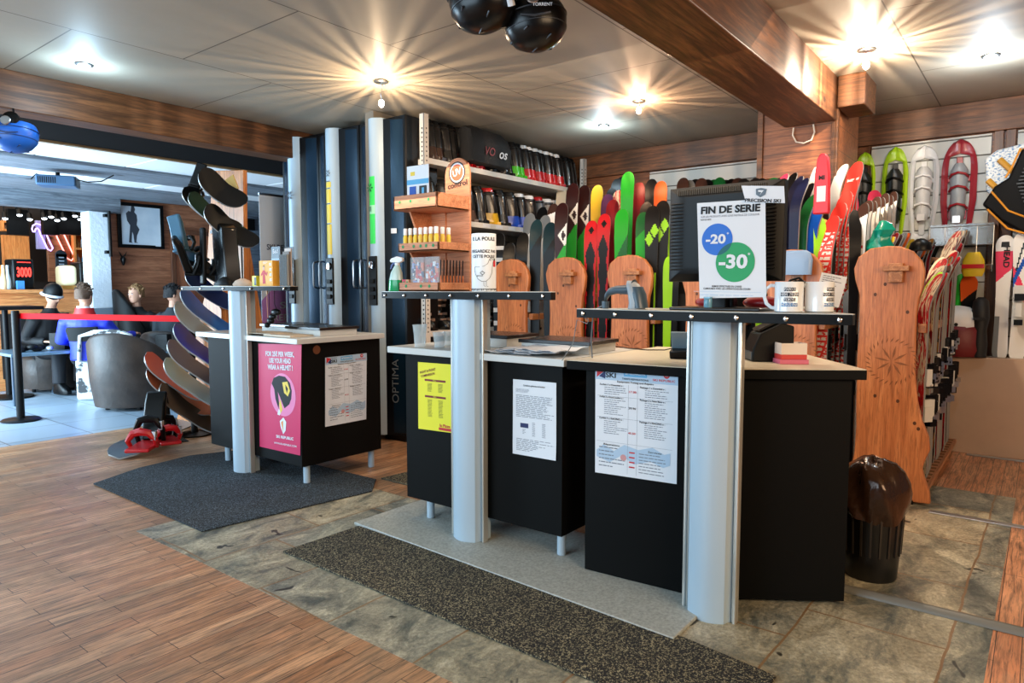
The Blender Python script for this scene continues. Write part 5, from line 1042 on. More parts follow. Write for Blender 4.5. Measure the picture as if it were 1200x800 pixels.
# goggles hanging from the left shelf end, wires
# ================================================================== waste bin
p = atZ(1019, 668, 0); BN = thing('waste_bin', 'round black slatted bin with a shiny brown liner beside the angled counter', 'bin', (3.27, .545, 0))
m = MB().lathe([(.1, 0), (.105, .01), (.112, .1), (.122, .3), (.128, .318), (.12, .32), (.112, .3), (.1, .02), (.001, .02)], 40); m.build('basket', mat('bin_black', (18, 17, 16), .3), BN, smooth=50)
for k in range(40):
    a = 2 * pi * k / 40
    if k % 2: MB().box(.112, .118, -.004, .004, .0, .17).build('slat', mat('bin_slat', (44, 38, 32), .35), BN).matrix_local = Matrix.Rotation(a, 4, 'Z') @ Matrix.Translation((.0, 0, .12)) @ Matrix.Rotation(.045, 4, 'Y')
q = random.Random(8); m = MB(); rg = []
for i, (z, r_) in enumerate(((.27, .128), (.3, .133), (.34, .138), (.39, .14), (.43, .132), (.47, .112), (.5, .082), (.515, .04), (.52, .006))):
    rg.append([(r_ * (1 + .07 * sin(5 * a + i * .8) + .05 * sin(11 * a + 2 + i) + .03 * sin(23 * a + 3 * i)) * cos(a), r_ * (1 + .09 * sin(5 * a + i * .8) + .05 * sin(7 * a + i)) * sin(a), z + .012 * sin(3 * a + i)) for a in [2 * pi * k / 48 for k in range(48)]])
m.loft(rg); m.build('bin_liner', mat('brown_foil_liner', (58, 38, 25), .2, .3, bump=.9, bscale=9), BN, smooth=70)
# ================================================================== snowboard rack
def snowboard(name_label, nose, L, Ldir, Wdir, w, topm, basem, group, curl=.09, part='snowboard'):
    """Nose end at `nose`; runs along Ldir, blade width along Wdir; nose bends towards the top sheet."""
    Ld = Vector(Ldir).normalized(); Wd = Vector(Wdir); Wd = (Wd - Ld * Wd.dot(Ld)).normalized(); Nn = Ld.cross(Wd).normalized(); nose = Vector(nose)
    n = 36; nu = 6; R = [[], []]
    for i in range(n + 1):
        s = L * i / n; e = min(s, L - s); hw = w / 2 * (1 - .12 * sin(pi * s / L)) * sqrt(max(0.0016, 1 - max(0, 1 - e / (w * .55)) ** 2.3)); o = curl * max(0, 1 - e / .24) ** 2
        for f in (0, 1): R[f].append([Ld * s + Wd * (-hw + 2 * hw * k / nu) + Nn * (o + f * .011) for k in range(nu + 1)])
    m = MB()
    for f in (0, 1):
        vs = [p for r in R[f] for p in r]; fs = []
        for i in range(n):
            for k in range(nu): a = i * (nu + 1) + k; q = (a, a + 1, a + nu + 2, a + nu + 1); fs.append(q if f else q[::-1])
        m.add(vs, fs, f)
    vs = []; fs = []
    for i in range(n + 1): vs += [R[0][i][0], R[1][i][0], R[0][i][-1], R[1][i][-1]]
    for i in range(n): a = 4 * i; fs += [(a, a + 1, a + 5, a + 4), (a + 2, a + 6, a + 7, a + 3)]
    fs += [(0, 2, 3, 1), (4 * n, 4 * n + 1, 4 * n + 3, 4 * n + 2)]; m.add(vs, fs, 2)
    o = m.build('snowboard', [basem, topm, EDGE], None, loc=nose, smooth=40); return tag(o, name_label, 'snowboard', group), Ld, Wd, Nn
RW = wood('rack_board_pine', (214, 146, 84), (176, 106, 52), 'Z', 'Object', rough=.45)
rk = thing('snowboard_rack', 'tall upright wooden snowboard rack behind the left counter', 'snowboard rack', (3.0, 5.05, 0))
a_, b_ = atX(262, 198, 3.0), atX(283, 200, 3.0)
pl = [atX(px, py, 3.0) for px, py in ((249, 200), (285, 199), (286, 330), (286, 512), (206, 519), (222, 430), (240, 345))]
MB().prism([(q_.y - 5.05, max(q_.z, .0)) for q_ in pl], .035, ax='X', z0=0).build('upright_board', RW, rk, bevel=.004)
for s in range(8):
    z = .2 + s * .13; y_ = .36 - .035 * s; MB().prism([(y_, z), (y_ + .03, z + .02), (y_ + .03, z + .13), (y_, z + .11)], .1, ax='X', z0=-.1).build('slot_arm', RW, rk, bevel=.003)
MB().box(-.05, .35, -.25, .2, 0, .04).build('base', RW, rk, bevel=.004)
MB().prism([(.0, .04), (.3, .04), (.06, a_.z - .6), (.0, a_.z - .6)], .03, ax='Y', z0=-.02).build('side_brace', RW, rk, bevel=.003)
sb = {k: mat('board_' + k, v, .35, spec=.35) for k, v in {'black': (18, 18, 20), 'blue': (24, 116, 214), 'deepblue': (10, 70, 220), 'white': (206, 226, 226), 'coral': (214, 106, 84), 'yellow': (190, 160, 44), 'navy': (22, 40, 84), 'green': (40, 66, 50), 'grey': (110, 116, 130), 'brown': (54, 46, 38), 'cyan': (50, 96, 120), 'tan': (206, 172, 104), 'orange': (206, 104, 62)}.items()}
LD, WD = (.50, -.42, -.50), (.40, .80, .40)
lows = [(207, 347, 'blue', 'black', 'pale blue snowboard, top one below the left shelf', 1.3), (200, 363, 'white', 'black', 'white-based snowboard whose nose points at the red barrier tape', 1.3), (199, 388, 'deepblue', 'navy', 'navy snowboard with a bright blue nose', 1.25),
        (192, 407, 'grey', 'green', 'grey and dark green snowboard in the middle of the lower stack', 1.2), (166, 421, 'coral', 'black', 'coral-nosed snowboard sticking out furthest from the rack', 1.15), (188, 428, 'white', 'cyan', 'white and green snowboard just above the orange-nosed one', 1.05),
        (168, 438, 'orange', 'yellow', 'orange-nosed snowboard with a yellow base below the coral one', 1.05), (183, 458, 'brown', 'black', 'black snowboard with a white edge, lowest in the rack', .8)]
for k, (px, py, bc, tc_, lab, L) in enumerate(lows):
    p = atX(px, py, 2.52 + .0 * k); Lm = min(L, (p.z - .08) / .56)
    snowboard(lab, p, .64, LD, WD, .27, sb[bc], sb[tc_], 'snowboards in the tall wooden rack', curl=.07)
UD, UW = (.50, -.32, -.46), (.15, .5, .85)
ups = [(232, 205, 'brown', 'black', 'black snowboard with green marks at the very top of the rack', .38, .24), (219, 232, 'tan', 'green', 'dark green snowboard under the topmost one', .5, .15), (212, 226, 'cyan', 'black', 'blue-grey snowboard nose in the upper rack', .5, .16),
       (238, 247, 'brown', 'black', 'dark snowboard with pale edge behind the glossy hanging case', .44, .2), (213, 296, 'navy', 'black', 'dark blue snowboard level with the small animal head on the wall', .42, .15), (216, 322, 'cyan', 'navy', 'blue-nosed snowboard just above the left shelf', .45, .16)]
for px, py, bc, tc_, lab, L, w_ in ups:
    p = atX(px, py, 2.62); snowboard(lab, p, L, UD, UW, w_, sb[tc_] if tc_ != 'brown' else sb['black'], sb[bc], 'snowboards in the tall wooden rack', curl=.06)
p = atX(262, 222, 2.85); m = MB(); m.box(-.006, .006, -.13, .09, -.07, .055); o = m.build('wooden_board', sb['tan'], None, loc=p, rot=(-.5, .1, .3), bevel=.003); tag(o, 'plain tan wooden plate wedged under the topmost snowboard', 'plate')
# snowboard bindings clamped in the rack and hanging black gear
def sb_binding(label, loc, rot, sc=1., accent='black', group=None):
    t = thing('snowboard_binding', label, 'snowboard binding', loc, 0, group); t.rotation_euler = rot; t.scale = (sc,) * 3
    A_ = {'black': SATIN, 'red': BLACK, 'blue': mat('binding_blue', (60, 104, 130), .35)}[accent]
    MB().box(-.06, .06, -.14, .14, 0, .02).build('base_plate', RED if accent == 'red' else A_, t, bevel=.006)
    MB().prism([(.08, .02), (.14, .02), (.19, .2), (.22, .27), (.19, .28), (.15, .22)], .11, ax='X', z0=-.055).build('highback', BLACK if accent == 'black' else A_, t, bevel=.012)
    for y, z in ((-.06, .07), (.05, .12)):
        MB().tube([(-.065, y + .03, .01), (-.07, y, z * .7), (-.04, y - .01, z + .02), (0, y - .015, z + .03), (.04, y - .01, z + .02), (.07, y, z * .7), (.065, y + .03, .01)], [.012, .014, .02, .022, .02, .014, .012], 8).build('strap', RED if accent == 'red' and y < 0 else BLACK, t)
        MB().box(.05, .075, y - .015, y + .015, z * .7, z * .7 + .05).build('buckle', STEEL, t, bevel=.003)
    return t
p = atX(240, 305, 2.66); sb_binding('black snowboard binding hanging in the upper part of the tall rack', (2.66, p.y, p.z - .1), (0, -.3, 1.1), 1.0)
p = atX(224, 285, 2.62); sb_binding('blue-black snowboard binding left of the hanging black case', (2.62, p.y, p.z - .1), (.3, .2, 2.0), .95, 'blue')
p = atX(228, 218, 2.7); sb_binding('small dark binding between the upper snowboard noses', (2.7, p.y, p.z - .06), (.5, -.3, 2.4), .7)
p = atX(260, 300, 2.72); m = MB()
m.loft([[(x, y * wv + dy, z) for x, y in ((-.05, -.12), (-.07, 0), (-.05, .12), (.06, .12), (.06, -.12))] for z, wv, dy in ((.24, .5, .03), (.2, .95, .0), (.02, 1.0, -.02), (-.18, 1.05, -.05), (-.25, .95, -.06))])
o = m.build('hanging_case', mat('gloss_black_case', (14, 15, 17), .22), None, loc=(2.74, p.y, p.z), rot=(0, 0, -.2), bevel=.01); tag(o, 'glossy black hard case hanging in the middle of the snowboard rack', 'case')
m = MB().box(-.004, .0, -.02, .02, -.012, .012); m.build('pale_badge', PAPER, o, loc=(-.068, .06, .18))
p = atX(238, 300, 2.62); m = MB().box(-.015, .015, -.03, .03, -.21, .21); o = m.build('padded_strap', SATIN, None, loc=(2.62, p.y, p.z), rot=(.04, 0, 0), bevel=.014, seg=3); tag(o, 'thick black padded strap hanging beside the glossy black case', 'strap')
p = atX(270, 325, 2.6); m = MB().loft([rr(.04, .1, 0), rr(.045, .1, .02), rr(.035, .06, .05, -.02), rr(.01, .02, .07, -.03)]); o = m.build('ski_goggles', SATIN, None, loc=(2.615, p.y + .13, ST1), smooth=60); tag(o, 'pair of black goggles resting on the left shelf', 'goggles')
# hanging wrist straps under the left shelf
for k, (px, py, w_) in enumerate(((322, 362, .09), (316, 372, .06))):
    p = atX(px, py, 2.55); m = MB().tube([(0, 0, ST1 - .028 - p.z + .0), (0, .0, .03), (0, -.02, .0)], .002, 6).ball((0, -.01, -.02), (.02, w_ * .55, .022), 14, 8).ball((0, .03, -.05), (.018, w_ * .4, .018), 14, 8)
    o = m.build('goggles_on_cord', BLACK, None, loc=p, smooth=60); tag(o, ['black goggles hanging from the left shelf on a cord', 'lower black goggles hanging under the left shelf'][k], 'goggles')
p = atX(313, 350, 2.5); tag(MB().tube([(0, 0, ST1 - .03 - p.z), (0, .002, -.01), (.0, -.002, -.12)], .0018, 6).box(-.004, .004, -.006, .006, ST1 - .05 - p.z, ST1 - .028 - p.z).build('pull_cord', mat('tan_cord', (206, 160, 120), .6), None, loc=p), 'thin tan pull cord hanging from the left shelf', 'cord')
# loose snowboard with red boots-bindings on the floor
p0 = atZ(141, 541, 0); o, Ld, Wd, Nn = snowboard('black snowboard lying on the wood floor with red bindings on it', (p0.x + .02, p0.y + .06, .085), 1.45, (.75, .62, -.012), (.62, -.75, 0), .3, sb['black'], mat('board_dkslate', (40, 52, 62), .3), None, curl=.07)
if Nn.z < 0: pass
for k, (px, py, lab, s_) in enumerate(((168, 512, 'red and black snowboard binding on the board lying on the floor', 1.35), (192, 505, 'second red and black binding further along the board on the floor', 1.2))):
    q_ = atZ(px, py + 12, .1); sb_binding(lab, (q_.x + .02, q_.y, .098), (0, 0, -.75 + .5 * k), s_, 'red')
p = atZ(172, 488, .3); m = MB().tube([(0, 0, 0), (.02, .02, -.06), (.05, .05, -.13)], [.03, .026, .022], 10).tube([(.05, .03, -.0), (.07, .05, -.06), (.09, .07, -.14)], [.028, .024, .02], 10)
# ================================================================== snowshoes on the wall
def snowshoe(label, cy, ztop, zbot, hw, fm, kind, X=WX - .03, tilt=0.):
    h = ztop - zbot; t = thing('snowshoe', label, 'snowshoe', (X, cy, zbot), group='snowshoes hung on the white wall'); t.rotation_euler = (tilt, 0, 0)
    f = lambda v: hw * ((.62 + .38 * min(1, v / .45)) if v < .7 else max(.02, sqrt(max(0, 1 - ((v - .7) / .3) ** 2.1)) * (1.0)))
    o_, i_ = [], []
    N = 26
    for k in range(N + 1): v = k / N; o_.append((f(v), v * h))
    inner = lambda v: f(.12 + .74 * v) * .62
    L_ = [(-.0, y, z) for y, z in o_] + [(0, -y, z) for y, z in o_[::-1]]
    for s in (-1, 1):
        rg = [[(x, s * y, z) for x, y in ((-.012, w_o), (-.026, (w_o + w_i) / 2), (-.012, w_i), (.006, (w_o + w_i) / 2))] for w_o, w_i, z in [(max(.002, f(v)), max(0., (inner((v - .12) / .74) if .12 < v < .86 else 0)), v * h) for v in [k / 40 for k in range(2, 41)]]]
        MB().loft(rg).build('frame_side', fm, t, smooth=50)
    g = {'g': mat('shoe_black', (20, 22, 22), .4), 'w': mat('shoe_pale', (196, 198, 200), .4), 'r': mat('shoe_grey', (150, 158, 166), .35)}[kind]
    MB().box(-.018, -.004, -hw * .5, hw * .5, h * .28, h * .36).box(-.02, -.006, -hw * .62, hw * .62, h * .62, h * .66).box(-.02, -.004, -.02, .02, h * .1, h * .84).build('cross_deck', g if kind != 'r' else fm, t, bevel=.003)
    MB().loft([[(-.03 - d, y * w_, z * h) for y, d in ((-1, 0), (-.6, .03), (0, .045), (.6, .03), (1, 0))] + [(-.022, y * w_, z * h) for y in (1, 0, -1)] for z, w_ in ((.25, .035), (.32, .05), (.5, .05), (.62, .06), (.72, .058), (.78, .03))]).build('binding_plate', g, t, smooth=50)
    for z in (.4, .56, .68):
        MB().tube([(-.02, -.06, z * h - .02), (-.07, -.045, z * h), (-.088, 0, z * h + .012), (-.07, .045, z * h), (-.02, .06, z * h - .02)], .009, 8).build('strap', BLACK if kind == 'g' else (WHITE if kind == 'w' else mat('shoe_red_strap', (150, 26, 40), .35)), t)
    MB().box(-.085, -.06, -.028, .028, h * .24, h * .31).build('heel_lift', STEEL if kind == 'r' else g, t, bevel=.003)
    return t
SHG = mat('shoe_lime', (166, 206, 24), .35); SHW = mat('shoe_white', (214, 216, 218), .35); SHR = mat('shoe_maroon', (150, 40, 52), .28)
for px, y0_, y1_, hwp, fm, kd, lab in ((1014, 178, 290, 13, SHG, 'g', 'lime green snowshoe nearest the wooden pillar'), (1050, 172, 292, 15.5, SHG, 'g', 'lime green snowshoe beside the white one'), (1084, 170, 287, 18.5, SHW, 'w', 'white snowshoe between the green and the maroon ones'), (1126, 163, 293, 21.5, SHR, 'r', 'maroon snowshoe with a grey binding, hung by the white wall batten')):
    a, b, c_ = atX(px, y0_, WX - .05), atX(px, y1_, WX - .05), atX(px + hwp, y0_, WX - .05); snowshoe(lab, a.y, a.z, b.z, (a.y - c_.y), fm, kd)
# white cord loop on the pillar
p = atX(942, 160, 5.075); tag(MB().tube([(0, .07, .07), (0, .075, .02), (0, .05, -.03), (0, .0, -.045), (0, -.05, -.03), (0, -.07, .02), (0, -.06, .075)], .0055, 8).build('cord_loop', mat('white_cord', (214, 208, 196), .6), None, loc=p), 'loose white cord loop hanging on the wooden pillar', 'cord')
# back protector vest
p = atX(1180, 168, 6.3); v_ = thing('protector_vest', 'black back protector vest with orange piping hanging over a white patterned one', 'vest', (6.3, p.y - .14, p.z - .72)); v_.scale = (1, .9, .92); OR = mat('orange_piping', (226, 150, 40), .5); VB = mat('vest_black', (7, 7, 9), .6, spec=.15)
pat = NT('white_blue_pattern'); n_ = pat.noise(pat.coord('Object', (1, 8, 14)), 6, 3); pat.l(pat.ramp(n_, [(.5, (226, 232, 236)), (.62, (90, 140, 190))]), pat.b.inputs['Base Color'])
MB().prism([(.28, .42), (.3, .68), (.22, .74), (-.1, .8), (-.3, .76), (-.3, .4), (0, .1)][::-1], .05, ax='X', z0=.0).build('white_vest', pat.m, v_, bevel=.02, seg=3)
MB().prism([(.05, .72), (-.3, .72), (-.32, .02), (-.14, .0), (.02, .06), (.16, .16), (.3, .3), (.22, .44), (.13, .5)][::-1], .06, ax='X', z0=-.07).build('black_vest', VB, v_, bevel=.02, seg=3)
m = MB()
for k in range(17): z = .24 + k * .028; w_ = .145 * (1 - abs(k - 7) / 15.) + .01; m.box(-.088, -.07, -.08 - w_, -.08 + w_, z, z + .017)
m.build('ribbed_spine_panel', mat('spine_grey', (38, 42, 46), .4), v_, bevel=.003)
for pts in (((.06, .72), (.11, .58), (.15, .5)), ((.24, .4), (.12, .24), (.0, .18), (-.14, .16), (-.3, .2)), ((.26, .26), (.12, .1), (-.02, .045), (-.14, .03), (-.3, .07))): MB().tube([(-.074, y, z) for y, z in pts], .008, 8).build('orange_piping', OR, v_)
for a, b in (((.2, .66), (.06, .5)), ((.05, .72), (-.05, .62)), ((.27, .5), (.2, .42))): MB().tube([(-.012, *a), (-.02, *b)], .024, 8).build('gold_strap', mat('gold_strap', (206, 150, 44), .5), v_)
MB().tube([(0, -.06, .76), (0, -.05, .84), (0, -.0, .86), (0, .03, .82)], .02, 10).build('clear_hanger', mat('clear_acrylic', (220, 228, 232), .1, alpha=.06), v_)
# clear shelf under the maroon snowshoe with small goods
a, b = atX(1090, 264, 6.2), atX(1165, 266, 6.2); cs = thing('acrylic_shelf', 'clear acrylic shelf with wire front below the maroon snowshoe', 'shelf', (6.2, (a.y + b.y) / 2, a.z - .36)); HYc = (a.y - b.y) / 2
MB().box(0, .17, -HYc, HYc, .355, .36).box(-.002, .002, -HYc, HYc, .2, .355).box(0, .17, -HYc, -HYc + .004, .0, .355).build('clear_panel', mat('clear_acrylic', (220, 228, 232), .1, alpha=.06), cs)
m = MB()
for z in (.05, .2, .34): m.cyl((-.004, -HYc, z), (-.004, HYc, z), .003, n=6)
for k in range(5): m.cyl((-.005, -HYc + k * HYc / 2, .05), (-.005, -HYc + k * HYc / 2, .34), .002, n=6)
m.build('wire_front', STEEL, cs)
for k, (dy, c_, lab) in enumerate(((.3, (196, 160, 120), 'tan'), (.0, (206, 214, 220), 'white'), (-.1, (120, 160, 190), 'pale blue'), (.14, (150, 110, 90), 'brown'))):
    if k == 1: tag(MB().box(-.03, .03, -.04, .04, 0, .09 + .01 * k).build('small_packet', mat('pk' + lab, c_, .5), None, loc=(6.3, (a.y + b.y) / 2 - .1, .742), bevel=.002), lab + ' packet standing on the bench below the clear shelf', 'packet')
# things standing on the low bench against the wall
def wall_ski(kind, px, ptop, pbot, lab, X, lean=.06, colr=None, bind=True, w=.12):
    a, b = atX(px, ptop, X), atX(px, pbot, X); o = ski(kind, round(a.z - .742, 2), X, b.y, .0, lab, 'skis standing on the low bench', z=.742, front_binding=bind, lean=0, w=w, curl=.03, col='w'); return o
def pat_swirl(): return [sm['white'], sm['blue'], sm['pink'], sm['teal']], lambda u, d: 1 if abs(d * 4 - 1 - u * .5) < .14 else (2 if abs(d * 4 - 1.6 + u * .4) < .2 else (3 if abs(d * 4 - .5 - u) < .1 else 0))
def pat_head(): return [sm['white'], sm['pink'], sm['black'], sm['grey']], lambda u, d: 1 if .12 < d < .3 + .05 * u else (2 if .05 < d < .09 and abs(u) < .5 else (3 if d > .6 and u > .3 else 0))
PATS['swirl'] = pat_swirl(); PATS['head'] = pat_head(); words_['swirl'] = words_['head'] = 'white ski'
a = wall_ski('head', 1171, 276, 418, 'white and pink ski with HEAD lettering standing on the low bench', 6.27, bind=False)
wall_ski('swirl', 1191, 272, 420, 'white ski with blue and pink swirls and a white binding on the low bench', 6.25)
wall_ski('orangeblack', 1132, 322, 400, 'orange and black ski tip behind the white helmet', 6.3, bind=False); wall_ski('greenblack', 1124, 320, 400, 'short green ski behind the white helmet', 6.32, bind=False)
pp = a.location; MB().text('HEAD', .05, frame((-.002, -.01, .75), (0, 0, -1), (0, -1, 0)), 0, bold=.03, fit=.16).build('printed_name', [INK], a)
p = atX(1122, 375, 6.22); t = thing('white_helmet', 'white ski helmet resting on a dark red bag on the bench', 'helmet', (6.24, p.y, p.z - .1))
MB().loft([sring(0, 0, .1, .12, .0), sring(0, 0, .115, .14, .04), sring(0, 0, .115, .14, .1), sring(0, 0, .1, .12, .16), sring(0, 0, .06, .075, .2), sring(0, 0, .01, .01, .212)]).build('shell', WHITE, t, smooth=60)
m = MB(); disc(m, frame((-.1165, .0, .07), (0, -1, 0), (0, 0, 1)), 0, 0, .014, 0, n=6); m.build('dark_emblem', [INK], t); MB().tube([(-.05, .1, .01), (-.03, .11, -.05), (0, .05, -.07)], .008, 8).build('chin_strap', BLACK, t)
m = MB().loft([rr(.12, .17, .0), rr(.14, .19, .05), rr(.13, .18, .2), rr(.1, .14, .262), rr(.05, .06, .27)]); tag(m.build('gear_bag', mat('dark_red_bag', (110, 18, 24), .5, bump=.3, bscale=20), None, loc=(6.24, p.y, .742), smooth=60), 'dark red bag standing on the bench under the white helmet', 'bag')
p = atX(1143, 370, 6.18); tag(MB().loft([rr(.05, .05, 0), rr(.06, .055, .1), rr(.05, .045, .2), rr(.06, .06, .3), rr(.05, .05, .42), rr(.02, .02, .45)]).box(-.066, -.05, -.04, .04, .28, .3).build('black_bottle_bag', mat('black_neoprene', (18, 18, 20), .6), None, loc=(6.2, p.y - .03, .742), smooth=50), 'tall black padded holder right of the white helmet', 'holder')
p = atX(1141, 305, 6.2); tag(MB().loft([rr(.02, .06, 0), rr(.03, .075, .04), rr(.03, .07, .12), rr(.02, .04, .18)]).box(-.034, -.02, -.07, .07, .06, .09, 1).build('yellow_glove', [mat('glove_yellow', (222, 190, 40), .5), RED], None, loc=(6.185, p.y, p.z - .12), smooth=50), 'yellow and red glove hung in front of the clear shelf', 'glove')
# teal plastic wrap and black cap on top of rack
p = atX(1033, 290, 4.75); m = MB(); q = random.Random(4); rg = []
for i, (z, r_) in enumerate(((0, .07), (.04, .08), (.08, .06), (.11, .045), (.15, .06), (.19, .035), (.21, .01))): rg.append([(r_ * (1 + .35 * sin(3 * a + i * 1.3)) * cos(a) * .7, r_ * (1 + .3 * sin(4 * a + i)) * sin(a) + .02 * sin(i), z) for a in [2 * pi * k / 24 for k in range(24)]])
tag(m.loft(rg).build('plastic_bag', mat('teal_film', (10, 140, 118), .2), None, loc=(4.72, p.y, 1.46)), 'crumpled teal plastic bag on top of the largest ski rack', 'bag')
p = atX(1080, 300, 5.0); tag(MB().loft([rr(.07, .065, 0), rr(.07, .065, .02), rr(.06, .055, .05), rr(.02, .02, .075)]).build('ski_hat', BLACK, None, loc=(5.1, p.y + .02, 1.5), smooth=60), 'black rounded cap lying over the ski tips of the largest rack', 'cap')
# blue-white cap behind the mugs
p = atX(935, 292, 4.72); tag(MB().loft([sring(0, 0, .02, .095, -.09), sring(0, 0, .025, .1, 0), sring(0, 0, .02, .085, .045), sring(0, 0, .01, .06, .06)]).build('boot_bag_tag', [mat('pale_blue_shell', (130, 160, 196), .35)], None, loc=(4.43, atX(933, 292, 4.43).y, 1.43), smooth=60), 'pale blue rounded case on top of the rack behind the mugs', 'case')
# ================================================================== helmets hanging from beams
def helmet(label, loc, r, m0, m1, rot=(0, 0, 0), strap=True, text=None):
    t = thing('ski_helmet', label, 'helmet', loc); t.rotation_euler = rot
    m = MB().loft([sring(0, 0, r * .86, r * 1.0, -r * .55, 28, 2.2), sring(0, 0, r * .98, r * 1.12, -r * .3, 28, 2.2), sring(0, 0, r, r * 1.15, 0, 28, 2.1), sring(0, 0, r * .93, r * 1.08, r * .4, 28, 2), sring(0, 0, r * .72, r * .85, r * .72, 28, 2), sring(0, 0, r * .4, r * .48, r * .92, 28, 2), sring(0, 0, r * .05, r * .06, r, 28, 2)])
    m.build('shell', m0, t, smooth=60)
    for s in (-1, 1): MB().tube([(s * r * .97, -.5 * r, .1 * r), (s * r * 1.0, 0, .22 * r), (s * r * .95, .55 * r, .16 * r)], [.004, .006, .004], 8).build('side_vent', m1, t); MB().ball((s * r * .88, .02, -r * .62), (r * .13, r * .42, r * .38), 14, 8).build('ear_pad', BLACK, t)
    MB().tube([(-r * .9, -.3 * r, .5 * r), (0, -.95 * r, .62 * r), (r * .9, -.3 * r, .5 * r)], r * .035, 8).tube([(-r * .6, .5 * r, .75 * r), (0, -.2 * r, 1.02 * r), (r * .6, .5 * r, .75 * r)], r * .03, 8).build('ridge', m1, t)
    MB().tube([(r * 1.0 * cos(a), r * 1.155 * sin(a), -.02) for a in [2 * pi * k / 40 for k in range(40)]], .0035, 6, closed=True).tube([(r * .97 * cos(a), r * 1.1 * sin(a), r * .3) for a in [2 * pi * k / 40 for k in range(40)]], .0025, 6, closed=True).build('seam_trim', m1, t)
    for s in (-1, 1): MB().lathe([(.026, 0), (.03, .004), (.028, .012), (.012, .014), (.001, .014)], 20, ax='X', c=(s * r * 1.0 - (.014 if s < 0 else 0), .0, -r * .42)).build('side_dial', STEEL, t)
    MB().tube([(r * 1.02 * sin(a), -r * 1.12 * cos(a) - .012, -r * .38) for a in [-1.0 + 2.0 * k / 12 for k in range(13)]], [.004] + [.011] * 11 + [.004], 8).build('brim', m1, t)
    if strap: MB().tube([(-r * .85, .0, -r * .8), (-r * .5, -.1, -r * 1.3), (r * .5, -.1, -r * 1.3), (r * .85, 0, -r * .8)], .007, 6).build('chin_strap', BLACK, t)
    return t
HB = mat('helmet_black', (8, 8, 10), .3, spec=.35); HB2 = mat('helmet_trim', (46, 50, 58), .35)
# hung upside down by their straps from hooks in the ceiling
for px, py, z, lab, r, rz in ((627, 27, 2.38, 'black helmet hanging lowest from the ceiling by the big beam', .118, .6), (566, 2, 2.44, 'black helmet with white goggle strap hanging left of its pair', .125, .2)):
    p = atZ(px, py, z); h = helmet(lab, p, r, HB, HB2, (pi * .96, .1, rz), strap=False)
    tag(MB().tube([(0, 0, .06), (.01, .0, .14), (0, 0, CEIL - z)], .004, 6).ball((0, 0, .08), .02, 12, 8).build('ceiling_hook', STEEL, None, loc=p), 'steel hook and wire holding the ' + lab.split(' hanging')[0] + (' nearest the beam' if px > 600 else ' with the goggle strap'), 'hook')
    if px > 600:
        MB().text('TORRENT', .02, frame((p.x, p.y, p.z), (1, 0, 0), (0, 0, 1)), 0)
        d = (E0 - p); d.z = 0; d.normalize(); ex = Vector((-d.y, d.x, 0)); m = MB(); m.text('TORRENT', .018, frame(p + d * (r * 1.2) + Vector((0, 0, .02)) + ex * .03, ex, (0, 0, 1)), 0); wo = m.build('printed_name', [PAPER]); wo.parent = h; wo.matrix_parent_inverse = (Matrix.Translation(p) @ h.rotation_euler.to_matrix().to_4x4()).inverted()
    else:
        d = (E0 - p); d.z = 0; d.normalize(); ex = Vector((-d.y, d.x, 0)); m = MB().tube([p + d * .1 + ex * .06 + Vector((0, 0, .05)), p + d * .118 + ex * .1 + Vector((0, 0, .0)), p + d * .09 + ex * .115 + Vector((0, 0, -.05))], .016, 8); wo = m.build('goggle_strap', [PAPER]); wo.parent = h; wo.matrix_parent_inverse = (Matrix.Translation(p) @ h.rotation_euler.to_matrix().to_4x4()).inverted()
BLH = mat('helmet_blue', (28, 100, 196), .4)
p = atZ(17, 158, 2.26); helmet('matt blue helmet hanging under the timber beam at the bar opening', p, .118, BLH, mat('helmet_blue_dark', (12, 50, 110), .4), (pi, .15, .9), strap=False)
tag(MB().tube([(0, 0, .08), (.03, .02, .13), (.0, .0, .1 + .0)], .012, 8).tube([(0, .0, .06), (.0, -.01, .12), (0, 0, 2.43 - 2.26)], .006, 6).build('hanging_strap', BLACK, None, loc=p), 'black strap and clip holding the blue helmet under the beam', 'strap')
# ================================================================== barrier post with red tape
b = Vector((2.22, 7.66, 0)); bt = thing('barrier_post', 'black barrier post with a long red retractable tape', 'barrier', b)
MB().lathe([(.16, 0), (.165, .01), (.15, .022), (.03, .035), (.001, .036)], 36).build('base', BLACK, bt); MB().lathe([(.034, .03), (.034, 1.03), (.03, 1.05), (.001, 1.05)], 24).build('post', SATIN, bt)
e = atX(222, 372, 2.9) - b; m = MB(); a_ = Vector((.03, -.01, 1.0)); dd = (e - a_); dd.z = 0; m.box(0, dd.length, -.0008, .0008, -.026, .026)
m.build('red_tape', mat('red_webbing', (206, 4, 14), .7, spec=.1), bt, loc=a_, rot=(0, 0, math.atan2(dd.y, dd.x)))
e2 = b + e; tag(MB().lathe([(.028, 0), (.028, 1.0), (.02, 1.03)], 20).lathe([(.15, 0), (.15, .012), (.03, .025)], 30).build('barrier_post', SATIN, None, loc=(e2.x + .02, e2.y + .02, 0)), 'black barrier post hidden behind the snowboards where the red tape ends', 'barrier')
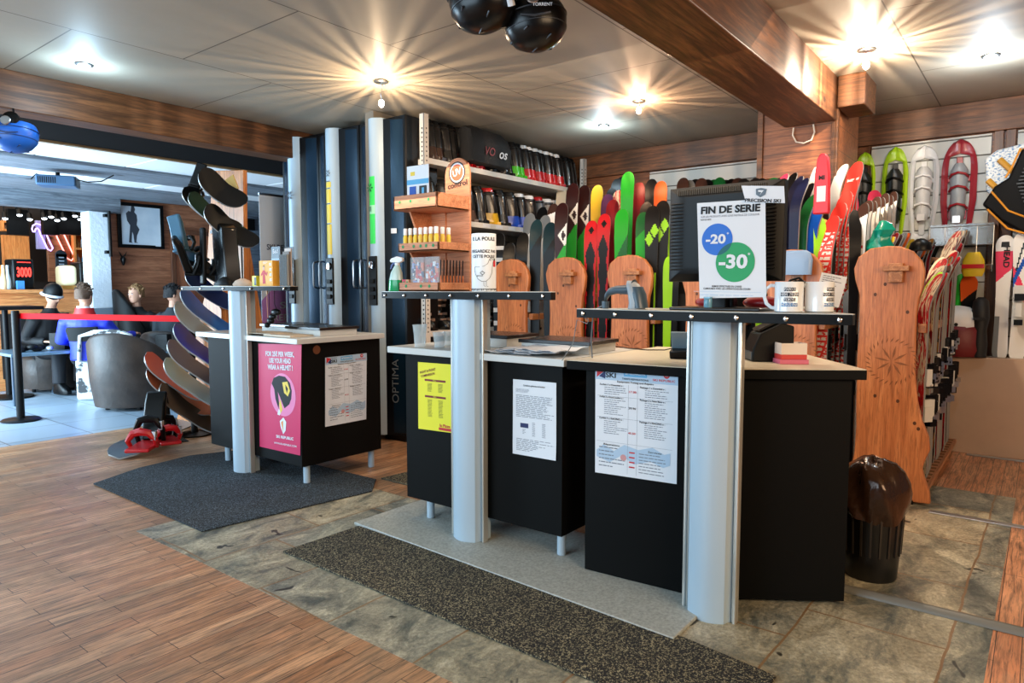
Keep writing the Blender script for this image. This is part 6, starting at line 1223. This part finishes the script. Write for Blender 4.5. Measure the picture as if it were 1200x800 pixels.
# ================================================================== bar furniture
LEA = mat('brown_leather', (58, 48, 42), .5, bump=.3, bscale=26, var=.4, vscale=7)
def tub_chair(label, x, y, rz, h=.8, r=.34):
    t = thing('tub_armchair', label, 'armchair', (x, y, 0), rz); rgo = []; n = 28
    def sh(r_, z, a): return ((r_) * cos(a), r_ * .95 * sin(a), z)
    A0, A1 = -.35, pi + .35
    for i in range(n + 1):
        a = A0 + (A1 - A0) * i / n; hh = .56 + (h - .56) * max(0, sin(min(max(a, 0), pi))) ** .8
        rgo.append([sh(r * .88, .04, a), sh(r * .98, .3, a), sh(r * 1.02, hh - .03, a), sh(r * .97, hh, a), sh(r * .84, hh, a), sh(r * .8, hh - .03, a), sh(r * .78, .3, a), sh(r * .7, .04, a)])
    MB().loft(rgo).build('shell_back', LEA, t, smooth=70, bevel=0)
    MB().lathe([(r * .8, .05), (r * .84, .2), (r * .8, .4), (r * .7, .43), (.001, .44)], 32).build('seat', LEA, t, smooth=70)
    for k in range(4): a = pi / 4 + k * pi / 2; MB().cyl((r * .6 * cos(a), r * .6 * sin(a), 0), (r * .6 * cos(a), r * .6 * sin(a), .05), .02, n=10).build('foot', BLACK, t)
    return t
tub_chair('large brown leather tub chair with its back turned, right behind the red tape', 3.22, 7.62, math.atan2(-.6, -.8) - pi / 2, .81, .40)
tub_chair('brown leather tub chair at the left behind the low table', 3.15, 9.75, -1.9, .8, .38)
tub_chair('brown leather tub chair under the person in dark jacket turned away', 4.2, 8.75, math.atan2(-.6, -.8) - pi / 2, .74, .36)
tub_chair('dark tub chair further back under the young man facing us', 4.24, 9.62, 1.4, 1.25, .36)
for ch in bpy.data.objects['tub_armchair.003'].children:
    if ch.type == 'MESH': ch.data.materials[0] = SATIN
LT = mat('table_steel_blue', (120, 150, 170), .35, .5)
t = thing('low_table', 'low grey-blue steel table with gloves and a box on it', 'table', (2.78, 9.05, 0))
MB().box(-.34, .34, -.42, .42, .53, .56).build('table_top', LT, t, bevel=.003)
for a in (-.31, .31):
    for c_ in (-.39, .39): MB().box(a - .02, a + .02, c_ - .02, c_ + .02, 0, .53).build('leg', mat('table_leg', (70, 92, 110), .4, .4), t)
m = MB()
for k in range(5): m.ball((.05 * k - .1, .04 * sin(k * 2), .03 + .012 * (k % 3)), (.055, .05, .035), 12, 8)
tag(m.build('ski_gloves', SATIN, None, loc=(2.7, 8.85, .56), smooth=60), 'dark ski gloves heaped on the low table', 'gloves'); o = MB().ball((0, 0, .03), (.04, .05, .03), 12, 8).build('silver_goggles', mat('silver_lens', (180, 190, 200), .15, .6), None, loc=(2.86, 8.8, .56)); tag(o, 'silver goggles beside the gloves on the low table', 'goggles')
for x, y, z, lab in ((3.02, 8.95, .56, 'black box standing on the low table by the tub chair'), (4.0, 8.2, .0, None)):
    if lab: tag(MB().box(-.06, .06, -.09, .09, 0, .19).box(-.062, -.06, -.07, .07, .03, .05).box(-.062, -.06, -.07, .07, .12, .14).build('black_box', SATIN, None, loc=(x, y, z), rot=(0, 0, .6), bevel=.008), lab, 'box')
t = thing('side_table', 'small pale steel table between the tub chairs with a black box on it', 'table', (3.75, 8.15, 0)); MB().box(-.25, .25, -.25, .25, .5, .53).build('table_top', LT, t, bevel=.003)
for a in (-.22, .22):
    for c_ in (-.22, .22): MB().box(a - .018, a + .018, c_ - .018, c_ + .018, 0, .5).build('leg', mat('table_leg', (70, 92, 110), .4, .4), t)
p = atY(194, 398, 8.05); tag(MB().box(-.05, .05, -.07, .07, 0, .2).box(-.052, -.05, -.05, .05, .05, .07).box(-.052, -.05, -.05, .05, .11, .13).build('black_box', SATIN, None, loc=(p.x, 8.1, .53), rot=(0, 0, .6), bevel=.008), 'small black box on the table left of the blue snowboard nose', 'box')
# pale rug thing draped over the tub chair
m = MB(); m.loft([[(x, y, z) for x, z in ((-.28, .0), (-.26, .3), (-.1, .36), (.14, .36), (.27, .3), (.28, .0), (.25, .0), (.24, .28), (.0, .32), (-.23, .28), (-.25, .0))] for y in (-.03, .0, .06)])
cow = NT('cow_hide'); n_ = cow.noise(cow.coord('Object'), 7, 3); cow.l(cow.ramp(n_, [(.55, (220, 224, 224)), (.6, (70, 70, 72))]), cow.b.inputs['Base Color']); cow.b.inputs['Roughness'].default_value = .8
p = atY(103, 400, 8.3); tag(m.build('hide_chair', cow.m, None, loc=(3.24, 8.3, .44), rot=(0, 0, -.65), smooth=60, bevel=.01), 'black and white cowhide seat back behind the large tub chair', 'chair')
tag(MB().box(-.26, .26, -.2, .2, 0, .48).build('seat_block', cow.m, None, loc=(3.34, 8.55, 0), rot=(0, 0, -.65), bevel=.03), 'pale hide-covered seat under the person in the blue jacket', 'seat')
# bar counter and its things
t = thing('bar_counter', 'pale timber bar counter seen through the opening at the left', 'bar counter', (2.2, 10.3, 0))
OW = wood('orange_bar_pine', (226, 160, 100), (196, 120, 66), 'X', 'World', rough=.5)
MB().box(-1.9, 1.5, -.25, .25, 0, 1.2).build('counter_front', OW, t, bevel=.005); MB().box(-1.9, 1.5, -.3, .3, 1.2, 1.25).build('counter_top', OW, t, bevel=.005)
for k in range(3): MB().box(.1 + k * .45, .4 + k * .45, -.262, -.25, .15, .95).build('dark_panel', mat('bar_panel_dark', (30, 26, 24), .5), t)
YB = 12.2
def wallthing(name, pts, Y, d, mats, label, cat, mi=0, extra=None, bev=.004):
    (x0, y0), (x1, y1) = pts; a, c_ = atY(x0, y0, Y), atY(x1, y1, Y); m = MB().box(0, c_.x - a.x, 0, d, 0, a.z - c_.z, mi)
    if extra: extra(m, c_.x - a.x, a.z - c_.z)
    return tag(m.build(name, mats, None, loc=(a.x, Y, c_.z), bevel=bev), label, cat)
LW = wood('lit_pine_board', (232, 160, 92), (206, 124, 60), 'Z', 'World', rough=.5, knots=False)
for nm, pts, mt, lab in (('pine_cladding', ((2, 275), (37, 330)), LW, 'bright pine cladding behind the bar'), ('wood_panel', ((54, 258), (84, 330)), wood('panel_brown', (176, 116, 80), (136, 84, 56), 'X', 'World'), 'brown plank panel that carries the pink cane light'), ('glass_door', ((42, 258), (54, 292)), mat('lilac_glass', (170, 160, 200), .2), 'lilac-lit glass pane left of the cane light')):
    o = wallthing(nm, pts, YB, .06, [mt], None, None); tag(o, kind='structure'); o.name = 'wall_bar_' + nm
PINKG = mat('pink_cane_glow', (255, 150, 140), .5, emit=3.0)
def cane(px0, py0, s, Y, m_, lab):
    c0 = atY(px0, py0, Y); pts = [(-.17, -.12), (-.2, -.02), (-.17, .1), (-.06, .18), (.07, .16), (.15, .06), (.25, -.2), (.36, -.5), (.43, -.68), (.36, -.78), (.26, -.72), (.18, -.5), (.07, -.22), (.02, -.04), (-.03, .02), (-.09, -.02), (-.12, -.12)]
    tag(MB().tube([(c0.x + x * s, Y, c0.z + z * s) for x, z in pts], .011, 8, closed=True).build('cane_light', m_, None), lab, 'neon light')
cane(63, 268, .62, YB - .03, PINKG, 'pink glowing candy cane outline light on the brown panel')
cane(45, 268, .42, YB - .03, mat('lilac_cane_glow', (200, 170, 255), .5, emit=2.0), 'lilac glowing cane outline light on the glass pane')
def shelfunit(px0, py0, px1, py1, Y, lab, rows):
    a, c_ = atY(px0, py0, Y), atY(px1, py1, Y); w_, h = c_.x - a.x, a.z - c_.z; t = thing('bottle_shelf', lab, 'shelf', (a.x, Y, c_.z))
    MB().box(0, .03, 0, .22, 0, h).box(w_ - .03, w_, 0, .22, 0, h).box(0, w_, .2, .22, 0, h).build('case', LW, t)
    for k in range(rows + 1): MB().box(.03, w_ - .03, 0, .2, h * k / rows - (.03 if k == rows else 0), h * k / rows + (.0 if k == rows else .03)).build('shelf_board', LW, t)
    q = random.Random(9)
    for k in range(rows):
        x = .08; j = 0
        while x < w_ - .07:
            cc = [(206, 214, 216), (60, 110, 130), (196, 150, 80), (226, 226, 220), (80, 60, 50), (170, 190, 196)][(j + k * 2) % 6]; hh = h / rows * (.5 + .3 * q.random()); r = .034
            tag(MB().lathe([(r, 0), (r, hh * .6), (r * .35, hh * .78), (r * .35, hh)], 12).build('bottle', mat('bottle_%d' % ((j + k * 2) % 6), cc, .15), None, loc=(a.x + x, Y + .1, c_.z + h * k / rows + .031)), 'small bottle or jar on the lit shelf behind the bar', 'bottle', 'bottles on the lit bar shelf')
            x += .085; j += 1
shelfunit(86, 273, 113, 312, YB - .1, 'lit pine shelf of bottles behind the bar', 2)
shelfunit(2, 258, 34, 272, YB - .05, 'long low shelf of orange-lit glasses above the pine cladding', 1)
o = wallthing('chalkboard', ((65, 297), (80, 328)), YB - .15, .03, [mat('chalk_slate', (24, 38, 48), .6), PALEI], 'arched chalkboard menu with pale handwriting behind the bar', 'sign', extra=lambda m, w_, h: (lines(m, frame((0, -.002, h), (1, 0, 0), (0, 0, 1)), .04, w_ - .04, -h * .9, -h * .12, 6, 1, .3), m.cyl((w_ / 2, 0, h - .02), (w_ / 2, .03, h - .02), w_ / 2, n=24, mi=0)))
# coffee / pastry display case on the bar
a, c_ = atY(72, 306, 10.15), atY(121, 336, 10.15); t = thing('pastry_case', 'lit glass pastry display case on the bar', 'display case', (a.x, 10.15, 1.252)); w_, h = c_.x - a.x, max(.25, a.z - 1.252)
MB().box(0, w_, 0, .35, 0, .05).build('base', mat('gold_trim', (170, 124, 60), .3, .6), t); MB().box(.02, w_ - .3, .02, .33, .05, h - .05).build('glass_hood', mat('lit_glass', (206, 206, 170), .1, emit=.5), t, bevel=.05, seg=4)
MB().box(w_ - .28, w_, 0, .35, .05, h).build('machine_end', BLACK, t, bevel=.03, seg=3); MB().box(.05, w_ - .33, .06, .3, h * .45, h * .48).build('inner_shelf', STEEL, t)
a, c_ = atY(14, 303, 10.15), atY(41, 336, 10.15); t = thing('drinks_cooler', 'black counter cooler with red glowing digits on the bar', 'cooler', (a.x, 10.15, 1.252)); w_, h = c_.x - a.x, a.z - 1.252
MB().box(0, w_, 0, .3, 0, h).build('body', BLACK, t, bevel=.02); RG = mat('red_digits', (255, 50, 40), .5, emit=4)
m = MB(); m.text('3000', .16, frame((w_ * .52, -.003, h * .55), (1, 0, 0), (0, 0, 1)), 0, bold=.03, fit=w_ * .68); m.box(w_ * .22, w_ * .85, -.003, -.001, h * .88, h * .9); m.build('red_digits', [RG], t); MB().box(w_ * .12, w_ * .45, -.05, -.002, 0.0, h * .28).build('blue_cloth', mat('blue_cloth', (60, 130, 190), .6), t)
for k in range(5):
    p = atY(4 + 2.5 * k, 333, 10.2); tag(MB().lathe([(.04, 0), (.045, .1), (.02, .2), (.018, .3)], 12).build('liquor_bottle', mat('liq%d' % k, ((206, 120, 50), (226, 196, 150), (206, 80, 40), (190, 200, 200), (226, 150, 60))[k], .15), None, loc=(p.x, 10.3 - .04 * (k % 2), 1.252)), 'tall bottle standing at the left end of the bar', 'bottle', 'bottles at the left end of the bar')
# black gantry with small spotlights
t = thing('light_gantry', 'dark hanging gantry with small white spotlights over the bar', 'light gantry', (1.8, 11.2, 2.3)); MB().box(-.8, 2.2, -.05, .05, .2, .26).box(-.8, 2.2, -.1, .1, .26, .34).build('rail', BLACK, t)
SPG = mat('tiny_spot_glow', (235, 245, 255), .5, emit=14)
for px, py in ((6, 256), (23, 252), (35, 257), (52, 256), (60, 254), (67, 258), (75, 256), (88, 253), (94, 257), (101, 260), (106, 258), (95, 254), (113, 251)):
    p = atY(px, py, 11.15) - Vector((1.8, 11.2, 2.3)); s = MB().cyl((p.x, p.y, p.z + .0), (p.x, p.y + .03, p.z + .08), .03, n=12).cyl((p.x, p.y + .03, p.z + .07), (p.x, .0, .23), .008, n=6).build('spotlight', SATIN, t); MB().ball((p.x, p.y, p.z), (.032, .02, .02), 12, 8).build('lens', SPG, s)
for px, w_ in ((22, .12), (80, .16), (60, .1)):
    p = atY(px, 262, 11.4); tag(MB().box(-w_, w_, 0, .1, -.16, .2).cyl((0, .05, .2), (0, .05, .6), .02, n=8).build('hanging_speaker', BLACK, None, loc=p), f'black box hanging among the bar spotlights near the {"left" if px < 30 else ("right" if px > 70 else "middle")} of the gantry', 'speaker')
bl = bpy.data.lights.new('added_bar_warm', 'AREA'); bl.energy = 75; bl.color = (1, .75, .5); bl.size = 2.2; bo_ = bpy.data.objects.new('added_bar_warm', bl); COL.objects.link(bo_); bo_.location = (2.6, 11.2, 2.9)  # added warm fill above the bar, separate from the gantry spotlights
# picture, projector, hook, wall box
t = thing('framed_picture', 'black framed monochrome picture of a walking figure on the plank wall', 'picture', (0, 0, 0)); a, c_ = atY(137, 236, 9.96), atY(193, 292, 9.96); t.location = (a.x, 9.955, c_.z); w_, h = c_.x - a.x, a.z - c_.z
MB().box(0, w_, 0, .04, 0, .045).box(0, w_, 0, .04, h - .045, h).box(0, .045, 0, .04, .045, h - .045).box(w_ - .045, w_, 0, .04, .045, h - .045).build('frame', BLACK, t, bevel=.003)
gx = NT('photo_ground'); n_ = gx.noise(gx.coord('Object'), 3, 4); gx.l(gx.ramp(n_, [(.3, (196, 212, 226)), (.7, (226, 236, 244))]), gx.b.inputs['Base Color'])
m = MB().box(.045, w_ - .045, .012, .02, .045, h - .045, 0); M = frame((0, .0115, 0), (1, 0, 0), (0, 0, 1)); K = mat('photo_figure_grey', (56, 62, 72), .6)
fg = [(.3, .93), (.36, .93), (.38, .86), (.36, .8), (.41, .74), (.42, .62), (.4, .52), (.46, .42), (.4, .28), (.38, .14), (.42, .12), (.34, .115), (.32, .3), (.3, .36), (.28, .14), (.3, .11), (.22, .12), (.24, .3), (.26, .5), (.2, .6), (.18, .76), (.24, .82), (.28, .8), (.29, .86)]
m.add([M @ Vector((x * w_, z * h, .0004)) for x, z in fg[::-1]], [tuple(range(len(fg)))], 1); rect(m, M, .78 * w_, .9 * w_, .055 * h, .1 * h, 2, .03)
m.build('print', [gx.m, K, PAPER], t)
p = atY(68, 213, 8.0); t = thing('video_projector', 'grey-blue projector hanging from the bar ceiling timber', 'projector', (p.x, 8.0, p.z), -.5)
MB().box(-.17, .17, -.13, .13, -.05, .05).build('housing', mat('projector_slate', (60, 96, 130), .4), t, bevel=.012, seg=3); MB().lathe([(.035, 0), (.035, -.02), (.02, -.022), (.001, -.01)], 20, ax='X', c=(-.17, .04, 0)).build('lens', BLACK, t)
m = MB()
for k in range(9): m.box(-.15 + .018 * k, -.142 + .018 * k, -.132, -.129, -.03, .03)
m.build('vents', BLACK, t); MB().box(.171, .176, -.12, .12, -.045, .045).build('dark_end', BLACK, t); MB().cyl((0, 0, .05), (0, 0, 2.44 - p.z), .02, n=12).build('mount', SATIN, t); MB().tube([(.1, .05, .05), (.25, .05, .02), (.38, .02, .03), (.5, 0, .1)], .006, 6).tube([(-.1, .05, .05), (-.2, .08, .08), (-.24, .05, .02)], .006, 6).build('cables', BLACK, t)
p = atY(144, 305, 9.95); tag(MB().loft([rr(.01, .01, -.07), rr(.025, .035, -.02), rr(.035, .045, .02), rr(.02, .03, .05)]).tube([(0, .02, .04), (-.03, 0, .08), (-.05, 0, .12)], [.01, .008, .003], 8).tube([(0, .02, .04), (.03, 0, .08), (.05, 0, .12)], [.01, .008, .003], 8).build('animal_head_hook', BLACK, None, loc=(p.x, 9.94, p.z), smooth=60), 'small dark horned animal head ornament on the plank wall under the picture', 'ornament')
p = atY(294, 263, 9.96); tag(MB().box(-.07, .07, 0, .04, -.09, .09).box(-.12, -.07, .01, .03, -.04, .0, 1).build('wall_box', [BLACK, mat('pale_blue_plastic', (120, 170, 200), .4)], None, loc=(p.x, 9.955, p.z), bevel=.004), 'small black box on the shaded wall right of the snowboard rack', 'wall box')
p = atY(124, 274, 9.84); t = thing('door_pull', 'tall black pull handle on the white rendered post', 'handle', (p.x + .03, 9.84, p.z)); MB().cyl((0, -.05, -.3), (0, -.05, .3), .02, n=12).build('bar', BLACK, t)
for z in (-.24, .24): MB().box(-.05, .012, -.05, .02, z - .02, z + .02).build('bracket', BLACK, t)
# roll-up banner
a = atY(303, 228, 5.9); t = thing('rollup_banner', 'white and pink roll-up banner behind the first tall locker', 'banner', (a.x, 5.9, 0)); WB = .85; h = a.z
MB().box(0, WB, -.06, .06, 0, .07).build('base', STEEL, t, bevel=.01); m = MB().box(0, WB, -.002, .0, .07, h, 0); M = frame((0, -.0025, 0), (1, 0, 0), (0, 0, 1))
T(m, M, 'SKI REPUBLIC', .27, h - .49, .075, 1, align='CENTER', fit=.5 * .8, bold=.02); 
def wave(pts, mi): m.add([M @ Vector((x, z, .0004)) for x, z in pts], [tuple(range(len(pts)))], mi)
wave([(0, h - .68), (.15, h - .62), (.3, h - .65), (.5, h - .7), (WB, h - .66), (WB, h - .74), (.5, h - .78), (.3, h - .72), (.15, h - .7), (0, h - .75)][::-1], 2)
wave([(0, .07), (0, h - 1.0), (.15, h - .86), (.4, h - .9), (WB, h - .84), (WB, .07)][::-1], 2); T(m, M, 'SKI', .3, h - 1.05, .09, 3, fit=.2, z=.001); T(m, M, 'REPUBLIC', .34, h - 1.17, .09, 3, fit=.44, z=.001)
m.build('printed_sheet', [mat('banner_white', (232, 238, 244), .5), mat('banner_blue_ink', (40, 60, 90), .6), mat('banner_pink', (206, 140, 206), .5), PAPER], t); MB().box(0, WB, -.01, .01, h, h + .02).cyl((.42, .03, .07), (.42, .03, h), .012, n=10).build('pole', STEEL, t)
# ================================================================== people
SKIN = mat('skin', (214, 160, 132), .5); HAIRM = {}
def limb(m, pts, rs): m.tube(pts, rs, 12)
def person(label, loc, rz, jacket, hairc, head_yaw=0., head_pitch=0., arms=None, extra=None, lean=0., hair_long=0.):
    """Seated figure, local +y is forwards, z=0 is the floor."""
    t = thing('person', label, 'person', loc, rz)
    hz = .42; sh = Vector((0, -.02 + lean * .45, hz + .5)); hd = Vector((0, .0 + lean * .6, hz + .74))
    m = MB(); limb(m, [(0, 0, hz + .1), sh * 1., sh + Vector((0, .005, .06)), hd - Vector((0, .0, .08)), hd], [.09, .08, .055, .05, .05])
    H = Matrix.Translation(hd) @ Matrix.Rotation(head_yaw, 4, 'Z') @ Matrix.Rotation(head_pitch, 4, 'X'); m.M = H
    def oval(rx, ry, z, dy=0, n=20): return [(rx * cos(a), dy + ry * sin(a), z) for a in [2 * pi * k / n for k in range(n)]]
    m.loft([oval(.018, .02, -.105, .045), oval(.045, .055, -.09, .03), oval(.06, .078, -.055, .015), oval(.068, .09, -.01, .005), oval(.074, .096, .03, 0), oval(.074, .096, .065, -.004), oval(.06, .08, .1, -.008), oval(.03, .04, .122, -.01), oval(.004, .006, .127, -.01)])
    m.loft([oval(.006, .01, .02, .088, 8), oval(.011, .016, -.01, .094, 8), oval(.016, .018, -.028, .094, 8), oval(.008, .01, -.036, .09, 8)])
    for s in (-1, 1): m.ball((s * .074, -.008, .0), (.01, .018, .03), 10, 8)
    m.M = Matrix.Identity(4); arms = arms or [((-.25, .02, .62), (-.2, .3, .62)), ((.25, .02, .62), (.2, .3, .62))]
    for s, (el, ha) in zip((-1, 1), arms):
        el, ha = Vector(el), Vector(ha); S0 = sh + Vector((s * .17, 0, -.02)); limb(m, [S0, el, ha], [.05, .04, .026]); d = (ha - el).normalized(); up = Vector((0, 0, 1)); sd = d.cross(up).normalized()
        P0 = ha; m.loft([[P0 + d * a + sd * (w_ * cos(q)) + up * (.013 * sin(q)) for q in [2 * pi * k / 12 for k in range(12)]] for a, w_ in ((0, .026), (.04, .038), (.08, .04))])
        for k in range(4):
            f0 = P0 + d * .08 + sd * (-.03 + .02 * k); ln = (.062, .075, .07, .055)[k]; m.tube([f0, f0 + d * ln * .5 - up * .008, f0 + d * ln * .85 - up * .028], [.0095, .009, .008], 8)
        m.tube([P0 + d * .03 - sd * s * .034, P0 + d * .065 - sd * s * .058 - up * .01, P0 + d * .09 - sd * s * .06 - up * .02], [.012, .0105, .009], 8)
    for s in (-1, 1): limb(m, [(s * .09, 0, hz + .06), (s * .13, .42, hz + .06), (s * .13, .40, .1), (s * .13, .5, .05)], [.085, .06, .045, .04])
    b = m.build('body', [SKIN], t, smooth=0); md = b.modifiers.new('r', 'REMESH'); md.mode = 'VOXEL'; md.voxel_size = .007; md.use_smooth_shade = True
    sm_ = b.modifiers.new('s', 'SMOOTH'); sm_.factor = .5; sm_.iterations = 2
    j = MB(); j.loft([[(c0[0] + rx * cos(a), c0[1] + ry * sin(a), c0[2]) for a in [2 * pi * k / 20 for k in range(20)]] for c0, rx, ry in (((0, 0, hz + .02), .17, .13), ((0, lean * .1, hz + .15), .165, .125), ((0, lean * .25, hz + .3), .185, .13), (sh + Vector((0, 0, -.06)), .2, .12), (sh + Vector((0, 0, 0)), .16, .1), (sh + Vector((0, .005, .05)), .085, .08), (sh + Vector((0, .01, .09)), .07, .075))])
    for s, (el, ha) in zip((-1, 1), arms): el, ha = Vector(el), Vector(ha); j.tube([sh + Vector((s * .12, 0, -.03)), sh + Vector((s * .19, 0, -.06)), el, el.lerp(ha, .5), ha + (ha - el).normalized() * .01], [.08, .082, .068, .056, .044], 14)
    jo = j.build('jacket', [jacket], t, smooth=0); md = jo.modifiers.new('r', 'REMESH'); md.mode = 'VOXEL'; md.voxel_size = .012; md.use_smooth_shade = True; s2 = jo.modifiers.new('s', 'SMOOTH'); s2.iterations = 4
    l = MB()
    for s in (-1, 1): l.tube([(s * .08, 0, hz + .05), (s * .13, .43, hz + .06), (s * .13, .41, .12)], [.105, .085, .07], 14)
    lo = l.build('trousers', [mat('dark_trousers', (22, 24, 30), .7)], t, smooth=0); md = lo.modifiers.new('r', 'REMESH'); md.mode = 'VOXEL'; md.voxel_size = .014; md.use_smooth_shade = True
    for s in (-1, 1): MB().loft([sring(s * .13, .46, .05, .13, 0), sring(s * .13, .46, .055, .135, .03), sring(s * .13, .45, .05, .11, .08), sring(s * .13, .41, .045, .06, .13)]).build('shoe', BLACK, t)
    if hairc:
        q = random.Random(len(label)); hm = MB(); hm.M = H; rg = []
        for i in range(9):
            ph = -.25 + i * (pi / 2 + .25) / 8; rg.append([((.083 + .008 * sin(5 * a + i)) * cos(ph) * cos(a), -.012 + (.104 + .006 * sin(7 * a + 2 * i)) * cos(ph) * sin(a) - (.03 if sin(a) > .3 and ph < .55 else 0) * (sin(a)), .035 + (.105 + .006 * sin(3 * a)) * sin(ph) + (.028 if sin(a) > .35 and ph < .6 else (-.04 if sin(a) < -.2 and ph < .2 else 0))) for a in [2 * pi * k / 28 for k in range(28)]])
        hm.loft(rg)
        for k in range(70):
            a, ph = q.uniform(0, 2 * pi), q.uniform(.25, 1.5); c0 = Vector((.084 * cos(ph) * cos(a), -.012 + .104 * cos(ph) * sin(a), .035 + .108 * sin(ph))); d = Vector((q.uniform(-1, 1), q.uniform(-1, 1), q.uniform(-.2, .6))).normalized(); hm.tube([c0, c0 + d * .012 + Vector((0, 0, .008)), c0 + d * .03], [.009, .007, .002], 5)
        hm.build('hair', [mat('hair_' + str(hairc[0]), hairc, .7, bump=.8, bscale=90)], t, smooth=60)
    f = MB(); f.M = H
    for s in (-1, 1): f.ball((s * .028, .086, .012), (.011, .007, .006), 10, 6, 0); f.ball((s * .028, .0925, .012), (.0045, .002, .0045), 8, 6, 1); f.box(s * .028 - .014, s * .028 + .014, .088, .093, .026, .031, 1)
    f.box(-.02, .02, .0885, .0925, -.058, -.053, 2); f.build('face_features', [WHITE, INK, mat('lip', (170, 84, 80), .5)], t)
    if extra: extra(t, sh, H)
    return t
PI2 = math.atan2(.6, .8)
BJ = NT('blue_jacket'); n_ = BJ.noise(BJ.coord('Object'), 30, 2); BJ.l(BJ.mix(n_, (24, 40, 190), (50, 70, 220)), BJ.b.inputs['Base Color']); BJ.b.inputs['Roughness'].default_value = .55
def bluex(t, sh, H):
    MB().loft([[(rx * cos(a), sh.y + ry * sin(a), z) for a in [2 * pi * k / 20 for k in range(20)]] for z, rx, ry in ((sh.z + .02, .12, .105), (sh.z + .07, .098, .098), (sh.z + .11, .09, .09), (sh.z + .09, .075, .075))]).build('red_collar', mat('red_collar', (206, 40, 40), .6), t)
    MB().loft([[(rx * cos(a), sh.y - .03 + ry * sin(a), z) for a in [2 * pi * k / 20 for k in range(20)]] for z, rx, ry in ((sh.z + .1, .07, .05), (sh.z + .13, .066, .05), (sh.z + .125, .05, .04))]).build('white_hood_lining', PAPER, t)
    MB().loft([[(x * w_, sh.y - .12 - .012 * (1 - x * x), z) for x in (-1, -.5, 0, .5, 1)] + [(x * w_, sh.y - .08, z) for x in (1, 0, -1)] for z, w_ in ((sh.z - .26, .13), (sh.z - .14, .16), (sh.z - .1, .15))]).build('black_back_panel', SATIN, t)
    MB().text('SKI', .03, frame((0, sh.y - .137, sh.z - .17), (1, 0, 0), (0, 0, 1)), 0)
p = atY(99, 345, 8.55); person('person from behind with tousled brown hair and blue jacket with red collar', (p.x, 8.55, p.z - 1.18), PI2 - pi / 2 + .25, BJ.m, (96, 72, 56), head_yaw=-.25, arms=[((-.27, .05, .66), (-.2, .3, .62)), ((.3, .12, .66), (.36, .42, .7))], extra=bluex)
p = atY(160, 345, 9.5); person('young person with blond hair in a black jacket looking towards the camera', (p.x, 9.5, p.z - 1.17), PI2 + pi / 2 + .25, mat('black_jacket', (18, 18, 20), .7), (150, 112, 72), head_yaw=-.55, lean=.05, extra=lambda t, sh, H: MB().box(.08, .1, sh.y + .1, sh.y + .135, sh.z - .06, sh.z - .035).build('yellow_badge', mat('yellow_badge', (220, 200, 40), .5), t))
p = atY(203, 345, 8.75); person('person with short dark hair in a dark blue-black jacket seen from behind', (p.x, 8.75, p.z - 1.17), PI2 - pi / 2 - .1, mat('slate_jacket', (28, 38, 46), .7), (24, 22, 24), head_yaw=-.75)
def beanie(t, sh, H):
    m = MB(); m.M = H; rg = []
    for i in range(9): ph = -.5 + i * (pi / 2 + .5) / 8; rg.append([(.09 * cos(ph) * cos(a), -.01 + .112 * cos(ph) * sin(a), .035 + .12 * sin(ph)) for a in [2 * pi * k / 24 for k in range(24)]])
    m.loft(rg); m.build('black_cap', SATIN, t, smooth=60); m = MB(); m.M = H; m.tube([(.092 * cos(a), -.01 + .114 * sin(a), .0 + .03 * sin(a)) for a in [2 * pi * k / 20 for k in range(20)]], .016, 8, closed=True).build('white_band', PAPER, t, smooth=60)
p = atY(50, 347, 9.6); person('person in black jacket and a black hat with a white band, sitting far left', (p.x, 9.6, p.z - 1.15), PI2 + pi / 2 + 1.2, mat('black_jacket', (18, 18, 20), .7), None, head_yaw=.2, head_pitch=-.5, lean=.3, extra=beanie)
p = atY(8, 350, 9.3); tag(MB().box(-.3, .3, -.3, .3, 1.02, 1.06).cyl((0, 0, .03), (0, 0, 1.02), .03, n=12).lathe([(.24, 0), (.24, .02), (.03, .04)], 28).build('high_table', SATIN, None, loc=(p.x, 9.4, 0), bevel=.003), 'dark high bar table at the far left edge behind the barrier post', 'table')
